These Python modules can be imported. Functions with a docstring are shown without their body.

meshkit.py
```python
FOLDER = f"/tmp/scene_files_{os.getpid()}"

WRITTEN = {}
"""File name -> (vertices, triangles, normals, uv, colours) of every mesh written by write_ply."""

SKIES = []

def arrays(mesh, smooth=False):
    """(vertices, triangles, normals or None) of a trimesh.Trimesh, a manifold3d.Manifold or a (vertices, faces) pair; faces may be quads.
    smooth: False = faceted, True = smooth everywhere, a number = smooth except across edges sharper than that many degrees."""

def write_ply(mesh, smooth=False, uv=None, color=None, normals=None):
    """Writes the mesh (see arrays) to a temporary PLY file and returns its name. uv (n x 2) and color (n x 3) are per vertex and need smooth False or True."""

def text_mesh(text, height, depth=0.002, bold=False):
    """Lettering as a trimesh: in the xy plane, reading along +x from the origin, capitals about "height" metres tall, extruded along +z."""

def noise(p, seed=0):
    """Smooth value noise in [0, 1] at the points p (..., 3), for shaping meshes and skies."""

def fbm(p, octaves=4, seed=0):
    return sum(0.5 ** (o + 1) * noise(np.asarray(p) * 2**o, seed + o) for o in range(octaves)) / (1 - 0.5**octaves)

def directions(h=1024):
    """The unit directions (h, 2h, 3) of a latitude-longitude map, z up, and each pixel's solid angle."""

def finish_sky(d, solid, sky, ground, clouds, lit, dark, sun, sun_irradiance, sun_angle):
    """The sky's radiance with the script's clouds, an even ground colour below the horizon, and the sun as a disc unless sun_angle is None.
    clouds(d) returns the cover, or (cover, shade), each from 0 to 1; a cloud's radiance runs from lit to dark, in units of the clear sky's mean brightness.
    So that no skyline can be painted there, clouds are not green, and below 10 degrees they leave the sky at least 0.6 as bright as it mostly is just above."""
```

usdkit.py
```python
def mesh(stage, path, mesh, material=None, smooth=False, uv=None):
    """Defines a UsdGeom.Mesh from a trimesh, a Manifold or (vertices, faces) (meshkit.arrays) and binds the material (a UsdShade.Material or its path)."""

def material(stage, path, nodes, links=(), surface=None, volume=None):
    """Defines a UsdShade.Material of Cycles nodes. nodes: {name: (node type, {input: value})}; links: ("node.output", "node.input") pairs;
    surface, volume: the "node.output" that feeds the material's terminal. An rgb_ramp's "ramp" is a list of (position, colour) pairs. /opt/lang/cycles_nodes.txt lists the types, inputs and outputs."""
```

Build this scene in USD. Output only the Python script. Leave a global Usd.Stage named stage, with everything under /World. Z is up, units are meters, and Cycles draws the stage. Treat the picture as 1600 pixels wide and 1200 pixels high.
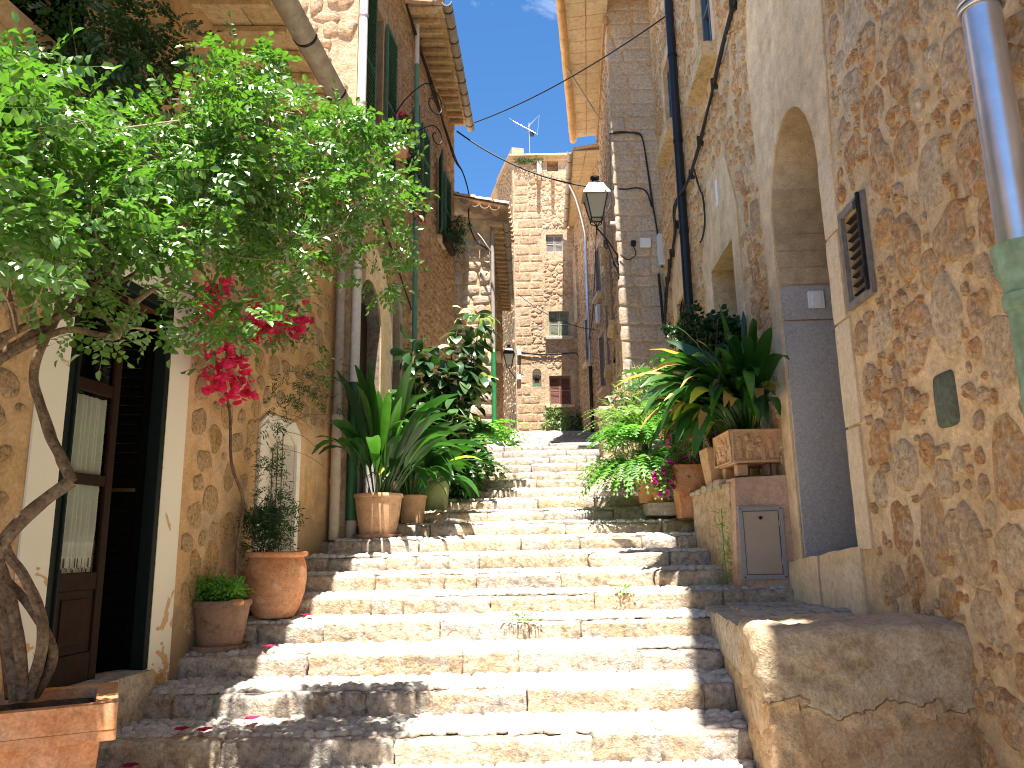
import math, random
import numpy as np, trimesh
from scipy.spatial import ConvexHull
from shapely.geometry import Polygon, Point, box as sbox
from shapely.prepared import prep
from shapely.ops import unary_union
import usdkit, meshkit
from pxr import Usd, UsdGeom, UsdLux, UsdShade, Gf, Sdf, Vt

stage = Usd.Stage.CreateInMemory()
UsdGeom.SetStageUpAxis(stage, 'Z')
UsdGeom.SetStageMetersPerUnit(stage, 1.0)
UsdGeom.Xform.Define(stage, '/World')
UsdGeom.Scope.Define(stage, '/World/Looks')

# ------------------------------------------------------------------ camera, sky, sun, exposure
EXPOSURE = 1.95
PITCH, ROLL = math.radians(11.77), math.radians(1.0)
EYE = np.array([0, 0, 1.6])
_f = np.array([0, math.cos(PITCH), math.sin(PITCH)])
_r = np.array([1.0, 0, 0])
_u = np.cross(_r, _f)
CR, CU = math.cos(ROLL) * _r - math.sin(ROLL) * _u, math.sin(ROLL) * _r + math.cos(ROLL) * _u
cam = UsdGeom.Camera.Define(stage, '/World/camera')
M4 = np.eye(4)
M4[0, :3], M4[1, :3], M4[2, :3], M4[3, :3] = CR, CU, -_f, EYE
cam.AddTransformOp().Set(Gf.Matrix4d(*M4.ravel().tolist()))
cam.CreateHorizontalApertureAttr(36.0)
cam.CreateFocalLengthAttr(27.0)
cam.CreateClippingRangeAttr(Gf.Vec2f(0.05, 5000))
cam.CreateExposureAttr(EXPOSURE)

SUN = np.array([0.03, -0.31, 1.0])
SUN /= np.linalg.norm(SUN)
ELEV, ROT = math.asin(SUN[2]), math.atan2(SUN[0], SUN[1])
sun = UsdLux.DistantLight.Define(stage, '/World/sun')
sun.CreateNormalizeAttr(True)
sun.CreateIntensityAttr(1.25)
sun.CreateAngleAttr(0.53)
sun.CreateColorAttr(Gf.Vec3f(1.0, 0.94, 0.85))
_z = SUN
_x = np.cross([0, 1, 0], _z); _x /= np.linalg.norm(_x)
_y = np.cross(_z, _x)
S4 = np.eye(4); S4[0, :3], S4[1, :3], S4[2, :3] = _x, _y, _z
sun.AddTransformOp().Set(Gf.Matrix4d(*S4.ravel().tolist()))

dome = UsdLux.DomeLight.Define(stage, '/World/sky')
sky_mat = usdkit.material(stage, '/World/Looks/sky_look', {
    'tc': ('texture_coordinate', {}),
    'sky': ('sky_texture', {'sky_type': 'single_scattering', 'sun_disc': False, 'sun_elevation': ELEV, 'sun_rotation': ROT, 'air_density': 0.9, 'aerosol_density': 0.12, 'ozone_density': 3.0}),
    'mp': ('mapping', {'mapping_type': 'point', 'scale': (1.0, 1.0, 1.6), 'location': (0.35, 0.1, 0.0)}),
    'n': ('noise_texture', {'scale': 5.0, 'detail': 7.0, 'roughness': 0.62, 'distortion': 0.5}),
    'big': ('noise_texture', {'scale': 1.7, 'detail': 2.0}),
    'add': ('math', {'math_type': 'multiply'}),
    'rmp': ('map_range', {'from_min': 0.325, 'from_max': 0.5, 'to_min': 0.0, 'to_max': 0.5, 'clamp': True}),
    'mix': ('mix_color', {'blend_type': 'mix', 'b': (9.0, 9.4, 10.0)}),
    'hs': ('hsv', {'saturation': 1.22, 'value': 1.0}),
    'bg': ('background_shader', {'strength': 0.066}),
}, [('tc.generated', 'mp.vector'), ('mp.vector', 'n.vector'), ('mp.vector', 'big.vector'), ('n.fac', 'add.value1'), ('big.fac', 'add.value2'),
    ('add.value', 'rmp.value'), ('rmp.result', 'mix.fac'), ('sky.color', 'hs.color'), ('hs.color', 'mix.a'), ('mix.result', 'bg.color')], surface='bg.background')
UsdShade.MaterialBindingAPI.Apply(dome.GetPrim()).Bind(sky_mat)
dome.GetPrim().SetCustomDataByKey('kind', 'structure')

# ------------------------------------------------------------------ things, parts, materials
used = {}


def path_for(parent, name):
    key = (parent, name)
    n = used.get(key, 0)
    used[key] = n + 1
    return f'{parent}/{name}' + (f'_{n:03d}' if n else '')


class Thing:
    def __init__(self, name, label=None, category=None, group=None, kind=None, loc=(0, 0, 0)):
        self.path = path_for('/World', name)
        self.loc = np.asarray(loc, float)
        x = UsdGeom.Xform.Define(stage, self.path)
        if np.any(self.loc):
            x.AddTranslateOp().Set(Gf.Vec3d(*self.loc.tolist()))
        tag(x.GetPrim(), label, category, group, kind)

    def add(self, name, mesh, mat, smooth=30, label=None, under=None, kind=None):
        """A part (or, under another part, a sub-part) from a mesh given in world coordinates."""
        v, f = compact(*va(mesh))
        p = path_for(under or self.path, name)
        m = usdkit.mesh(stage, p, (v - self.loc, f), mat, smooth)
        if label:
            m.GetPrim().SetCustomDataByKey('label', label)
        if kind:
            m.GetPrim().SetCustomDataByKey('kind', kind)
        return p


def tag(prim, label=None, category=None, group=None, kind=None):
    for k, v in (('label', label), ('category', category), ('group', group), ('kind', kind)):
        if v:
            prim.SetCustomDataByKey(k, v)


def compact(v, f):
    """Drops vertices that no face uses."""
    used_ = np.unique(f)
    if len(used_) == len(v):
        return v, f
    m = np.zeros(len(v), int); m[used_] = np.arange(len(used_))
    return v[used_], m[f]


def single(name, mesh, mat, label=None, category=None, smooth=30, group=None, kind=None):
    p = path_for('/World', name)
    m = usdkit.mesh(stage, p, compact(*va(mesh)), mat, smooth)
    tag(m.GetPrim(), label, category, group, kind)
    return p


def va(mesh):
    if isinstance(mesh, MB):
        return mesh.arr()
    if isinstance(mesh, trimesh.Trimesh):
        return np.asarray(mesh.vertices, float), np.asarray(mesh.faces)
    return np.asarray(mesh[0], float), np.asarray(mesh[1], int)


class MB:
    def __init__(self):
        self.v, self.f, self.n = [], [], 0

    def add(self, mesh):
        v, f = va(mesh)
        self.v.append(v); self.f.append(f + self.n); self.n += len(v)
        return self

    def arr(self):
        return np.vstack(self.v), np.vstack(self.f)


def looks(name, nodes, links, surface):
    return usdkit.material(stage, '/World/Looks/' + name, nodes, links, surface)


def stone_mat(name, ramp, scale=5.0, fine=55.0, bump=0.5, dist=0.012, rough=0.9, rnd=0.5, mott=0.35, dark=0.35, speck=0.22, spec=0.2, dirt=None):
    """Stone or plaster: a colour ramp driven by a per-piece random and two noises, pitted fine relief."""
    nodes = {
        'g': ('geometry', {}), 'oi': ('object_info', {}),
        'n1': ('noise_texture', {'scale': scale, 'detail': 5.0, 'roughness': 0.6}),
        'n2': ('noise_texture', {'scale': fine, 'detail': 4.0, 'roughness': 0.65}),
        'n3': ('noise_texture', {'scale': scale * 4.3, 'detail': 6.0, 'roughness': 0.7}),
        's': ('math', {'math_type': 'add'}), 'fr': ('math', {'math_type': 'fraction'}),
        'a': ('math', {'math_type': 'multiply', 'value2': rnd}),
        'c1': ('map_range', {'from_min': 0.3, 'from_max': 0.7, 'to_min': 0.0, 'to_max': 1 - rnd, 'clamp': True}),
        'b': ('math', {'math_type': 'add'}),
        'r': ('rgb_ramp', {'ramp': ramp}),
        'mt': ('map_range', {'from_min': 0.35, 'from_max': 0.65, 'to_min': 1 - mott, 'to_max': 1 + mott * 0.6}),
        'mc': ('mix_color', {'blend_type': 'multiply', 'fac': 1.0}),
        'cr': ('map_range', {'from_min': 0.28, 'from_max': 0.46, 'to_min': 1 - dark, 'to_max': 1.0, 'clamp': True}),
        'mc2': ('mix_color', {'blend_type': 'multiply', 'fac': 1.0}),
        'sk': ('map_range', {'from_min': 0.3, 'from_max': 0.7, 'to_min': 1 - speck, 'to_max': 1 + speck * .7}), 'mc3': ('mix_color', {'blend_type': 'multiply', 'fac': 1.0}),
        'n0': ('noise_texture', {'scale': 0.75, 'detail': 3.0, 'roughness': 0.6, 'distortion': 0.6}), 'lg': ('map_range', {'from_min': 0.3, 'from_max': 0.7, 'to_min': 0.86, 'to_max': 1.08}), 'mc4': ('mix_color', {'blend_type': 'multiply', 'fac': 1.0}),
        'hm': ('math', {'math_type': 'multiply_add', 'value2': 0.45}),
        'bp': ('bump', {'strength': bump, 'distance': dist}),
        'p': ('principled_bsdf', {'roughness': rough, 'specular_ior_level': spec}),
    }
    links = [('g.position', 'n1.vector'), ('g.position', 'n2.vector'), ('g.position', 'n3.vector'),
             ('oi.random', 's.value1'), ('g.random_per_island', 's.value2'), ('s.value', 'fr.value1'), ('fr.value', 'a.value1'),
             ('n1.fac', 'c1.value'), ('a.value', 'b.value1'), ('c1.result', 'b.value2'), ('b.value', 'r.fac'),
             ('n3.fac', 'mt.value'), ('r.color', 'mc.a'), ('mt.result', 'mc.b'),
             ('n3.fac', 'cr.value'), ('mc.result', 'mc2.a'), ('cr.result', 'mc2.b'), ('n2.fac', 'sk.value'), ('mc2.result', 'mc3.a'), ('sk.result', 'mc3.b'), ('g.position', 'n0.vector'), ('n0.fac', 'lg.value'), ('mc3.result', 'mc4.a'), ('lg.result', 'mc4.b'), ('mc4.result', 'p.base_color'),
             ('n2.fac', 'hm.value1'), ('n3.fac', 'hm.value3'), ('hm.value', 'bp.height'), ('bp.normal', 'p.normal')]
    if dirt:  # splashed dirt and damp in patches along the foot of the wall, which climbs with the street
        nodes.update({'sp': ('separate_xyz', {}), 'gy': ('math', {'math_type': 'multiply_add', 'value2': -0.317, 'value3': 1.0}), 'hh': ('math', {'math_type': 'add'}),
                      'dn': ('noise_texture', {'scale': 2.6, 'detail': 6.0, 'roughness': 0.62, 'distortion': 0.5}), 'dm': ('math', {'math_type': 'multiply_add', 'value2': -2.6, 'value3': 1.25}), 'da': ('math', {'math_type': 'add'}),
                      'df': ('map_range', {'from_min': 0.0, 'from_max': 0.55, 'to_min': 0.75, 'to_max': 0.0, 'clamp': True}), 'dx': ('mix_color', {'blend_type': 'mix', 'b': dirt})})
        links.remove(('mc4.result', 'p.base_color'))
        links += [('g.position', 'sp.vector'), ('sp.y', 'gy.value1'), ('gy.value', 'hh.value1'), ('sp.z', 'hh.value2'), ('g.position', 'dn.vector'), ('dn.fac', 'dm.value1'), ('hh.value', 'da.value1'), ('dm.value', 'da.value2'),
                  ('da.value', 'df.value'), ('mc4.result', 'dx.a'), ('df.result', 'dx.fac'), ('dx.result', 'p.base_color')]
    return looks(name, nodes, links, 'p.BSDF')


def plain_mat(name, color, rough=0.6, metallic=0.0, var=0.15, scale=20.0, bump=0.1, spec=0.3, transmission=0.0):
    nodes = {
        'g': ('geometry', {}), 'n': ('noise_texture', {'scale': scale, 'detail': 5.0, 'roughness': 0.65}),
        'm': ('map_range', {'from_min': 0.3, 'from_max': 0.7, 'to_min': 1 - var, 'to_max': 1 + var}),
        'c': ('mix_color', {'blend_type': 'multiply', 'fac': 1.0, 'a': color}),
        'bp': ('bump', {'strength': bump, 'distance': 0.004}),
        'p': ('principled_bsdf', {'roughness': rough, 'metallic': metallic, 'specular_ior_level': spec}),
    }
    return looks(name, nodes, [('g.position', 'n.vector'), ('n.fac', 'm.value'), ('m.result', 'c.b'), ('c.result', 'p.base_color'), ('n.fac', 'bp.height'), ('bp.normal', 'p.normal')], 'p.BSDF')


def leaf_mat(name, ramp, rough=0.35, trans=0.3, spec=0.5, glow=1.6):
    nodes = {
        'g': ('geometry', {}), 'oi': ('object_info', {}), 's': ('math', {'math_type': 'add'}), 'fr': ('math', {'math_type': 'fraction'}),
        'n': ('noise_texture', {'scale': 9.0, 'detail': 2.0}), 'ad': ('math', {'math_type': 'multiply_add', 'value2': 0.65}), 'nm': ('math', {'math_type': 'multiply', 'value2': 0.4}),
        'r': ('rgb_ramp', {'ramp': ramp}),
        'p': ('principled_bsdf', {'roughness': rough, 'specular_ior_level': spec}),
        'tc': ('mix_color', {'blend_type': 'multiply', 'fac': 1.0, 'b': (glow * 1.15, glow * 1.35, glow * 0.5)}),
        't': ('translucent_bsdf', {}), 'm': ('mix_closure', {'fac': trans}),
    }
    links = [('oi.random', 's.value1'), ('g.random_per_island', 's.value2'), ('s.value', 'fr.value1'), ('g.position', 'n.vector'),
             ('n.fac', 'nm.value1'), ('fr.value', 'ad.value1'), ('nm.value', 'ad.value3'), ('ad.value', 'r.fac'), ('r.color', 'p.base_color'), ('r.color', 'tc.a'), ('tc.result', 't.color'),
             ('p.BSDF', 'm.closure1'), ('t.BSDF', 'm.closure2')]
    return looks(name, nodes, links, 'm.closure')


# ------------------------------------------------------------------ mesh helpers
def unit(v):
    v = np.asarray(v, float)
    return v / (np.linalg.norm(v) + 1e-12)


_CB = None


def cbox(lo, hi, ch=0.006):
    """A box from corner lo to corner hi with chamfered edges."""
    global _CB
    lo, hi = np.minimum(lo, hi).astype(float), np.maximum(lo, hi).astype(float)
    c, h = (lo + hi) / 2, (hi - lo) / 2
    ch = min(ch, 0.45 * h.min())
    sg = np.array([(a, b, d) for a in (-1, 1) for b in (-1, 1) for d in (-1, 1)], float)
    if _CB is None:
        pts = np.vstack([sg * np.array([1 if k == j else 0.8 for k in range(3)]) for j in range(3)])
        hull = ConvexHull(pts)
        f = hull.simplices.copy()
        nn = np.cross(pts[f[:, 1]] - pts[f[:, 0]], pts[f[:, 2]] - pts[f[:, 0]])
        bad = (nn * pts[f].mean(1)).sum(1) < 0
        f[bad] = f[bad][:, ::-1]
        _CB = f
    v = np.vstack([c + sg * (h - ch * np.array([0 if k == j else 1 for k in range(3)])) for j in range(3)])
    return v, _CB


_RB = {}


def rblock(lo, hi, seg=(6, 3, 3), r=0.03, amp=0.01, freq=9.0, seed=0):
    """A rough rounded stone block with uneven faces."""
    lo, hi = np.asarray(lo, float), np.asarray(hi, float)
    if seg not in _RB:
        V, F, n = [], [], 0
        for ax in range(3):
            a, b = (ax + 1) % 3, (ax + 2) % 3
            for s in (-1, 1):
                ga, gb = np.linspace(-1, 1, seg[a] + 1), np.linspace(-1, 1, seg[b] + 1)
                A, B = np.meshgrid(ga, gb, indexing='ij')
                P = np.zeros(A.shape + (3,)); P[..., ax] = s; P[..., a] = A; P[..., b] = B
                i, j = np.meshgrid(np.arange(seg[a]), np.arange(seg[b]), indexing='ij')
                w = seg[b] + 1
                q = np.stack([i * w + j, (i + 1) * w + j, (i + 1) * w + j + 1, i * w + j + 1], -1).reshape(-1, 4)
                if s < 0:
                    q = q[:, ::-1]
                V.append(P.reshape(-1, 3)); F.append(q + n); n += A.size
        V, F = np.vstack(V), np.vstack(F)
        key, idx, inv = np.unique(np.round(V, 6), axis=0, return_index=True, return_inverse=True)
        F = inv.ravel()[F]
        _RB[seg] = (key, np.vstack([F[:, [0, 1, 2]], F[:, [0, 2, 3]]]))
    V, F = _RB[seg]
    c, h = (lo + hi) / 2, (hi - lo) / 2
    p = V * h
    r = min(r, 0.9 * h.min())
    inner = np.clip(p, -(h - r), h - r)
    d = p - inner
    L = np.linalg.norm(d, axis=1, keepdims=True)
    d = d / np.maximum(L, 1e-9)
    p = inner + d * r
    w = p + c
    nz = meshkit.fbm(w * freq + seed * 3.7, 3, seed) - 0.5
    return w + d * (amp * 2 * nz)[:, None], F


def smooth_path(pts, n=4):
    p = np.asarray(pts, float)
    if len(p) < 3:
        return p
    q = np.vstack([2 * p[0] - p[1], p, 2 * p[-1] - p[-2]])
    out = []
    for i in range(1, len(q) - 2):
        for t in np.linspace(0, 1, n, endpoint=False):
            a, b, c, d = q[i - 1], q[i], q[i + 1], q[i + 2]
            out.append(0.5 * (2 * b + (c - a) * t + (2 * a - 5 * b + 4 * c - d) * t * t + (3 * b - a - 3 * c + d) * t ** 3))
    out.append(p[-1])
    return np.array(out)


def tube(pts, radii, sides=8, caps=True, rough=0.0, seed=0):
    p = np.asarray(pts, float)
    n = len(p)
    rad = np.interp(np.linspace(0, 1, n), np.linspace(0, 1, np.size(radii)), np.atleast_1d(radii)) if np.size(radii) > 1 else np.full(n, float(np.atleast_1d(radii)[0]))
    t = np.gradient(p, axis=0)
    t /= np.linalg.norm(t, axis=1, keepdims=True) + 1e-12
    a = np.cross(t[0], [0, 0, 1.0])
    if np.linalg.norm(a) < 0.15:
        a = np.cross(t[0], [1.0, 0, 0])
    A = []
    a = unit(a)
    for k in range(n):
        a = unit(a - t[k] * (a @ t[k]))
        A.append(a)
    A = np.array(A)
    B = np.cross(t, A)
    ang = np.arange(sides) * 2 * np.pi / sides
    ring = np.cos(ang)[None, :, None] * A[:, None] + np.sin(ang)[None, :, None] * B[:, None]
    rr = np.broadcast_to(rad[:, None], (n, sides)).copy()
    if rough:
        rr *= 1 + rough * (np.random.default_rng(seed).random(sides)[None, :] - 0.5) * 2 + rough * 1.4 * (meshkit.noise(p[:, None] * 14 + ring * 0.8, seed) - 0.5)
    v = (p[:, None] + ring * rr[..., None]).reshape(-1, 3)
    i, j = np.meshgrid(np.arange(n - 1), np.arange(sides), indexing='ij')
    q = np.stack([i * sides + j, i * sides + (j + 1) % sides, (i + 1) * sides + (j + 1) % sides, (i + 1) * sides + j], -1).reshape(-1, 4)
    f = np.vstack([q[:, [0, 1, 2]], q[:, [0, 2, 3]]])
    if caps:
        v = np.vstack([v, p[0], p[-1]])
        k = np.arange(sides)
        f = np.vstack([f, np.stack([(k + 1) % sides, k, np.full(sides, n * sides)], 1), np.stack([(n - 1) * sides + k, (n - 1) * sides + (k + 1) % sides, np.full(sides, n * sides + 1)], 1)])
    return v, f


def lathe(profile, c, n=36):
    """A solid of revolution about the vertical through c; the profile runs (radius, height)."""
    p = np.asarray(profile, float)
    ang = np.arange(n) * 2 * np.pi / n
    v = np.stack([p[:, None, 0] * np.cos(ang), p[:, None, 0] * np.sin(ang), np.broadcast_to(p[:, None, 1], (len(p), n))], -1).reshape(-1, 3) + np.asarray(c, float)
    i, j = np.meshgrid(np.arange(len(p) - 1), np.arange(n), indexing='ij')
    q = np.stack([i * n + j, i * n + (j + 1) % n, (i + 1) * n + (j + 1) % n, (i + 1) * n + j], -1).reshape(-1, 4)
    return v, np.vstack([q[:, [0, 1, 2]], q[:, [0, 2, 3]]])


def extrude(poly, n0, n1):
    """A shapely polygon in (x, y) as a slab from n0 to n1 along z; returns (v, f)."""
    V = MB()
    for g in getattr(poly, 'geoms', [poly]):
        if g.area > 1e-7:
            m = trimesh.creation.extrude_polygon(g, n1 - n0, engine='earcut')
            V.add((np.asarray(m.vertices) + [0, 0, n0], m.faces))
    return V.arr()


class Wall:
    """A vertical plane with coordinates (c along, z up, n outwards)."""

    def __init__(self, p0, p1, c0, c1, side=1):
        p0, p1 = np.asarray(p0, float), np.asarray(p1, float)
        self.per = (p1 - p0) / (c1 - c0)
        self.o = p0 - self.per * c0
        t = unit(p1 - p0)
        self.n = np.array([t[1], -t[0]]) * side
        self.side, self.t = side, t

    def pt(self, c, z, n=0.0):
        xy = self.o + self.per * c + self.n * n
        return np.array([xy[0], xy[1], z])

    def pts(self, l):
        return np.array([self.pt(*q) for q in l])

    def map(self, mesh):
        v, f = va(mesh)
        xy = self.o + v[:, :1] * self.per + v[:, 2:3] * self.n
        return np.column_stack([xy, v[:, 1]]), (f if self.side > 0 else f[:, ::-1])

    def box(self, c0, c1, z0, z1, n0, n1, ch=0.006):
        return self.map(cbox((c0, z0, n0), (c1, z1, n1), ch))

    def rough(self, c0, c1, z0, z1, n0, n1, **k):
        return self.map(rblock((c0, z0, n0), (c1, z1, n1), **k))

    def poly(self, poly, n0, n1):
        return self.map(extrude(poly, n0, n1))


def pebble(c, z, w, h, height, seed, sides=11, ex=2.6, rough=0.16, base=-0.012, rings=3):
    """One wall stone in wall coordinates: an uneven outline, a shoulder and a rough domed face."""
    g = np.random.default_rng(seed)
    a = np.arange(sides) * 2 * np.pi / sides
    e = 2.0 / ex
    x, y = np.sign(np.cos(a)) * np.abs(np.cos(a)) ** e, np.sign(np.sin(a)) * np.abs(np.sin(a)) ** e
    k = 1 + g.uniform(-.35, .35, sides) * rough
    for m in (2, 3, 4):
        k = k + rough * .75 * g.uniform(-1, 1) * np.cos(m * a + g.uniform(0, 6.28)) / m * 1.6
    x, y = x * k * w / 2, y * k * h / 2
    tw = g.uniform(-0.3, 0.3) if ex < 4 else g.uniform(-.02, .02)
    x, y = x * math.cos(tw) - y * math.sin(tw), x * math.sin(tw) + y * math.cos(tw)
    R = []
    prof = ((1.0, base), (0.95, height * 0.60), (0.66, height * 0.95)) if rings == 3 else ((1.0, base), (0.90, height * 0.55), (0.68, height * .9), (0.38, height)) if rings == 4 else ((1.0, base), (0.93, height * 0.55), (0.78, height * .85), (0.55, height), (0.28, height * 1.05))
    for s, n in prof:
        jit = 1 + g.uniform(-.45, .35, sides) * (1.0 if s < .9 else .5)
        R.append(np.column_stack([c + x * s, z + y * s, (np.full(sides, n) if n <= 0 or s == 1.0 else n * jit)]))
    nr = len(R)
    v = np.vstack(R + [[[c, z, height * g.uniform(0.7, 1.2)]]])
    f = []
    for r in range(nr - 1):
        for j in range(sides):
            p, q = r * sides + j, r * sides + (j + 1) % sides
            f += [(p, q, q + sides), (p, q + sides, p + sides)]
    f += [((nr - 1) * sides + j, (nr - 1) * sides + (j + 1) % sides, nr * sides) for j in range(sides)]
    return v, np.array(f)


def dart_stones(thing, wall, region, mat, seed, n, wmin, wmax, aspect=(.8, 1.35), gap=.03, height=.03, rough=.2, limit=300, sides=14, base=-.012, rings=4, power=2.2, name='stone', smooth=True):
    """Stones of mixed size thrown over a region without overlapping, the larger first."""
    g = np.random.default_rng(seed)
    x0, z0, x1, z1 = region.bounds
    ws = np.sort(wmin + (wmax - wmin) * g.random(n) ** power)[::-1]
    P = np.zeros((0, 4))
    pr = prep(region)
    for w in ws:
        h = w * g.uniform(*aspect)
        for _ in range(14):
            c, z = g.uniform(x0, x1), g.uniform(z0, z1)
            if len(P):
                d = np.hypot((P[:, 0] - c) / ((P[:, 2] + w) / 2 + gap), (P[:, 1] - z) / ((P[:, 3] + h) / 2 + gap))
                if d.min() < 1:
                    continue
            if pr.contains(sbox(c - w * .46, z - h * .46, c + w * .46, z + h * .46)):
                P = np.vstack([P, [c, z, w, h]])
                break
    pos = np.array([wall.pt(o[0], o[1]) for o in P])
    order = np.argsort(-P[:, 2] * P[:, 3] / ((pos - EYE) ** 2).sum(1))
    rest = MB()
    for k, i in enumerate(order):
        o = P[i]
        mt = mat if not isinstance(mat, list) else mat[int(g.random() > .62)]
        m = wall.map(pebble(o[0], o[1], o[2], o[3], height * g.uniform(.35, 1.4), seed * 7919 + int(i), sides=sides + (4 if k < 140 and rings > 3 else 0), ex=g.uniform(2.0, 2.9), rough=rough, base=base, rings=(rings + (k < 140 and rings > 3)) if k < limit else 3))
        if k < limit:
            thing.add(name, m, mt, smooth=smooth)
        else:
            rest.add(m)
    if rest.n:
        thing.add('small_stones', rest, mat[0] if isinstance(mat, list) else mat, smooth=smooth, kind='stuff')


def rubble(thing, wall, region, cw, chh, mat, seed, height=0.02, fill=0.85, density=1.0, ex=2.6, near=None, limit=300, name='stone', sides=11, rough=0.16, courses=False, base=-0.012, joint=0.02):
    """Stones set in a wall over a region of (c, z): the nearest as parts of their own, the rest as one part."""
    g = np.random.default_rng(seed)
    pr = prep(region)
    x0, z0, x1, z1 = region.bounds
    out = []
    z = z0
    while z < z1:
        rh = chh * g.uniform(0.75, 1.3)
        x = x0 + g.uniform(-cw, 0)
        while x < x1:
            rw = cw * (g.uniform(0.6, 1.5) if courses else g.uniform(0.65, 1.4))
            cx, cz = x + rw / 2, z + rh / 2
            if not courses:
                cx += g.uniform(-.12, .12) * rw; cz += g.uniform(-.22, .22) * rh
            w, h = (rw - joint, rh - joint) if courses else (rw * fill * g.uniform(0.7, 1.0), rh * fill * g.uniform(0.7, 1.05))
            if g.random() < density:
                if courses:
                    s = sbox(cx - w / 2, cz - h / 2, cx + w / 2, cz + h / 2)
                    s = s.intersection(region)
                    if s.area > 0.25 * w * h:
                        a = s.bounds
                        out.append(((a[0] + a[2]) / 2, (a[1] + a[3]) / 2, a[2] - a[0], a[3] - a[1]))
                elif pr.contains(Point(cx, cz)) and pr.contains(sbox(cx - w * .42, cz - h * .42, cx + w * .42, cz + h * .42)):
                    out.append((cx, cz, w, h))
            x += rw
        z += rh
    P = np.array([wall.pt(o[0], o[1]) for o in out])
    size = np.array([o[2] * o[3] for o in out]) / ((P - EYE) ** 2).sum(1)
    order = np.argsort(-size)
    rest = MB()
    for k, i in enumerate(order):
        o = out[i]
        m = wall.map(pebble(o[0], o[1], o[2], o[3], height * g.uniform(0.6, 1.35), seed * 7919 + int(i), sides=sides, ex=ex, rough=rough, base=base))
        if k < limit:
            thing.add(name, m, mat, smooth=True)
        else:
            rest.add(m)
    if rest.n:
        thing.add('small_stones', rest, mat, smooth=True, kind='stuff')
    return len(out)

# ------------------------------------------------------------------ materials
M = {}
M['cobble'] = stone_mat('cobble', [(0, (.36, .31, .26)), (.4, (.52, .47, .40)), (.75, (.62, .58, .52)), (1, (.56, .47, .38))], scale=7, fine=90, bump=.35, dist=.006, rnd=.75, mott=.2, dark=.2)
M['bed'] = stone_mat('mortar_bed', [(0, (.20, .17, .13)), (1, (.40, .35, .29))], scale=6, fine=80, bump=.6, rnd=.0, mott=.3)
M['riser'] = stone_mat('riser_stone', [(0, (.57, .46, .33)), (.22, (.65, .55, .42)), (.42, (.54, .40, .26)), (.6, (.50, .45, .40)), (.78, (.61, .50, .39)), (1, (.65, .56, .45))], scale=4, fine=38, bump=1.0, dist=.035, rnd=.55, mott=.35, dark=.35)
M['grey_riser'] = stone_mat('grey_riser_stone', [(0, (.30, .28, .26)), (.5, (.42, .40, .37)), (1, (.40, .34, .27))], scale=4, fine=60, bump=.6, dist=.015, rnd=.6)
M['ochre'] = stone_mat('ochre_plaster', [(0, (.50, .30, .13)), (.45, (.62, .40, .20)), (.75, (.66, .45, .26)), (1, (.60, .44, .30))], scale=1.3, fine=45, bump=.35, dist=.008, rnd=0, mott=.16, dark=0.04, dirt=(.24, .18, .12))
M['ochre_stone'] = stone_mat('ochre_wall_stone', [(0, (.40, .24, .10)), (.35, (.50, .33, .16)), (.7, (.45, .31, .18)), (1, (.54, .37, .19))], scale=9, fine=60, bump=.8, dist=.014, rnd=.6, mott=.4, dark=.45)
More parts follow.
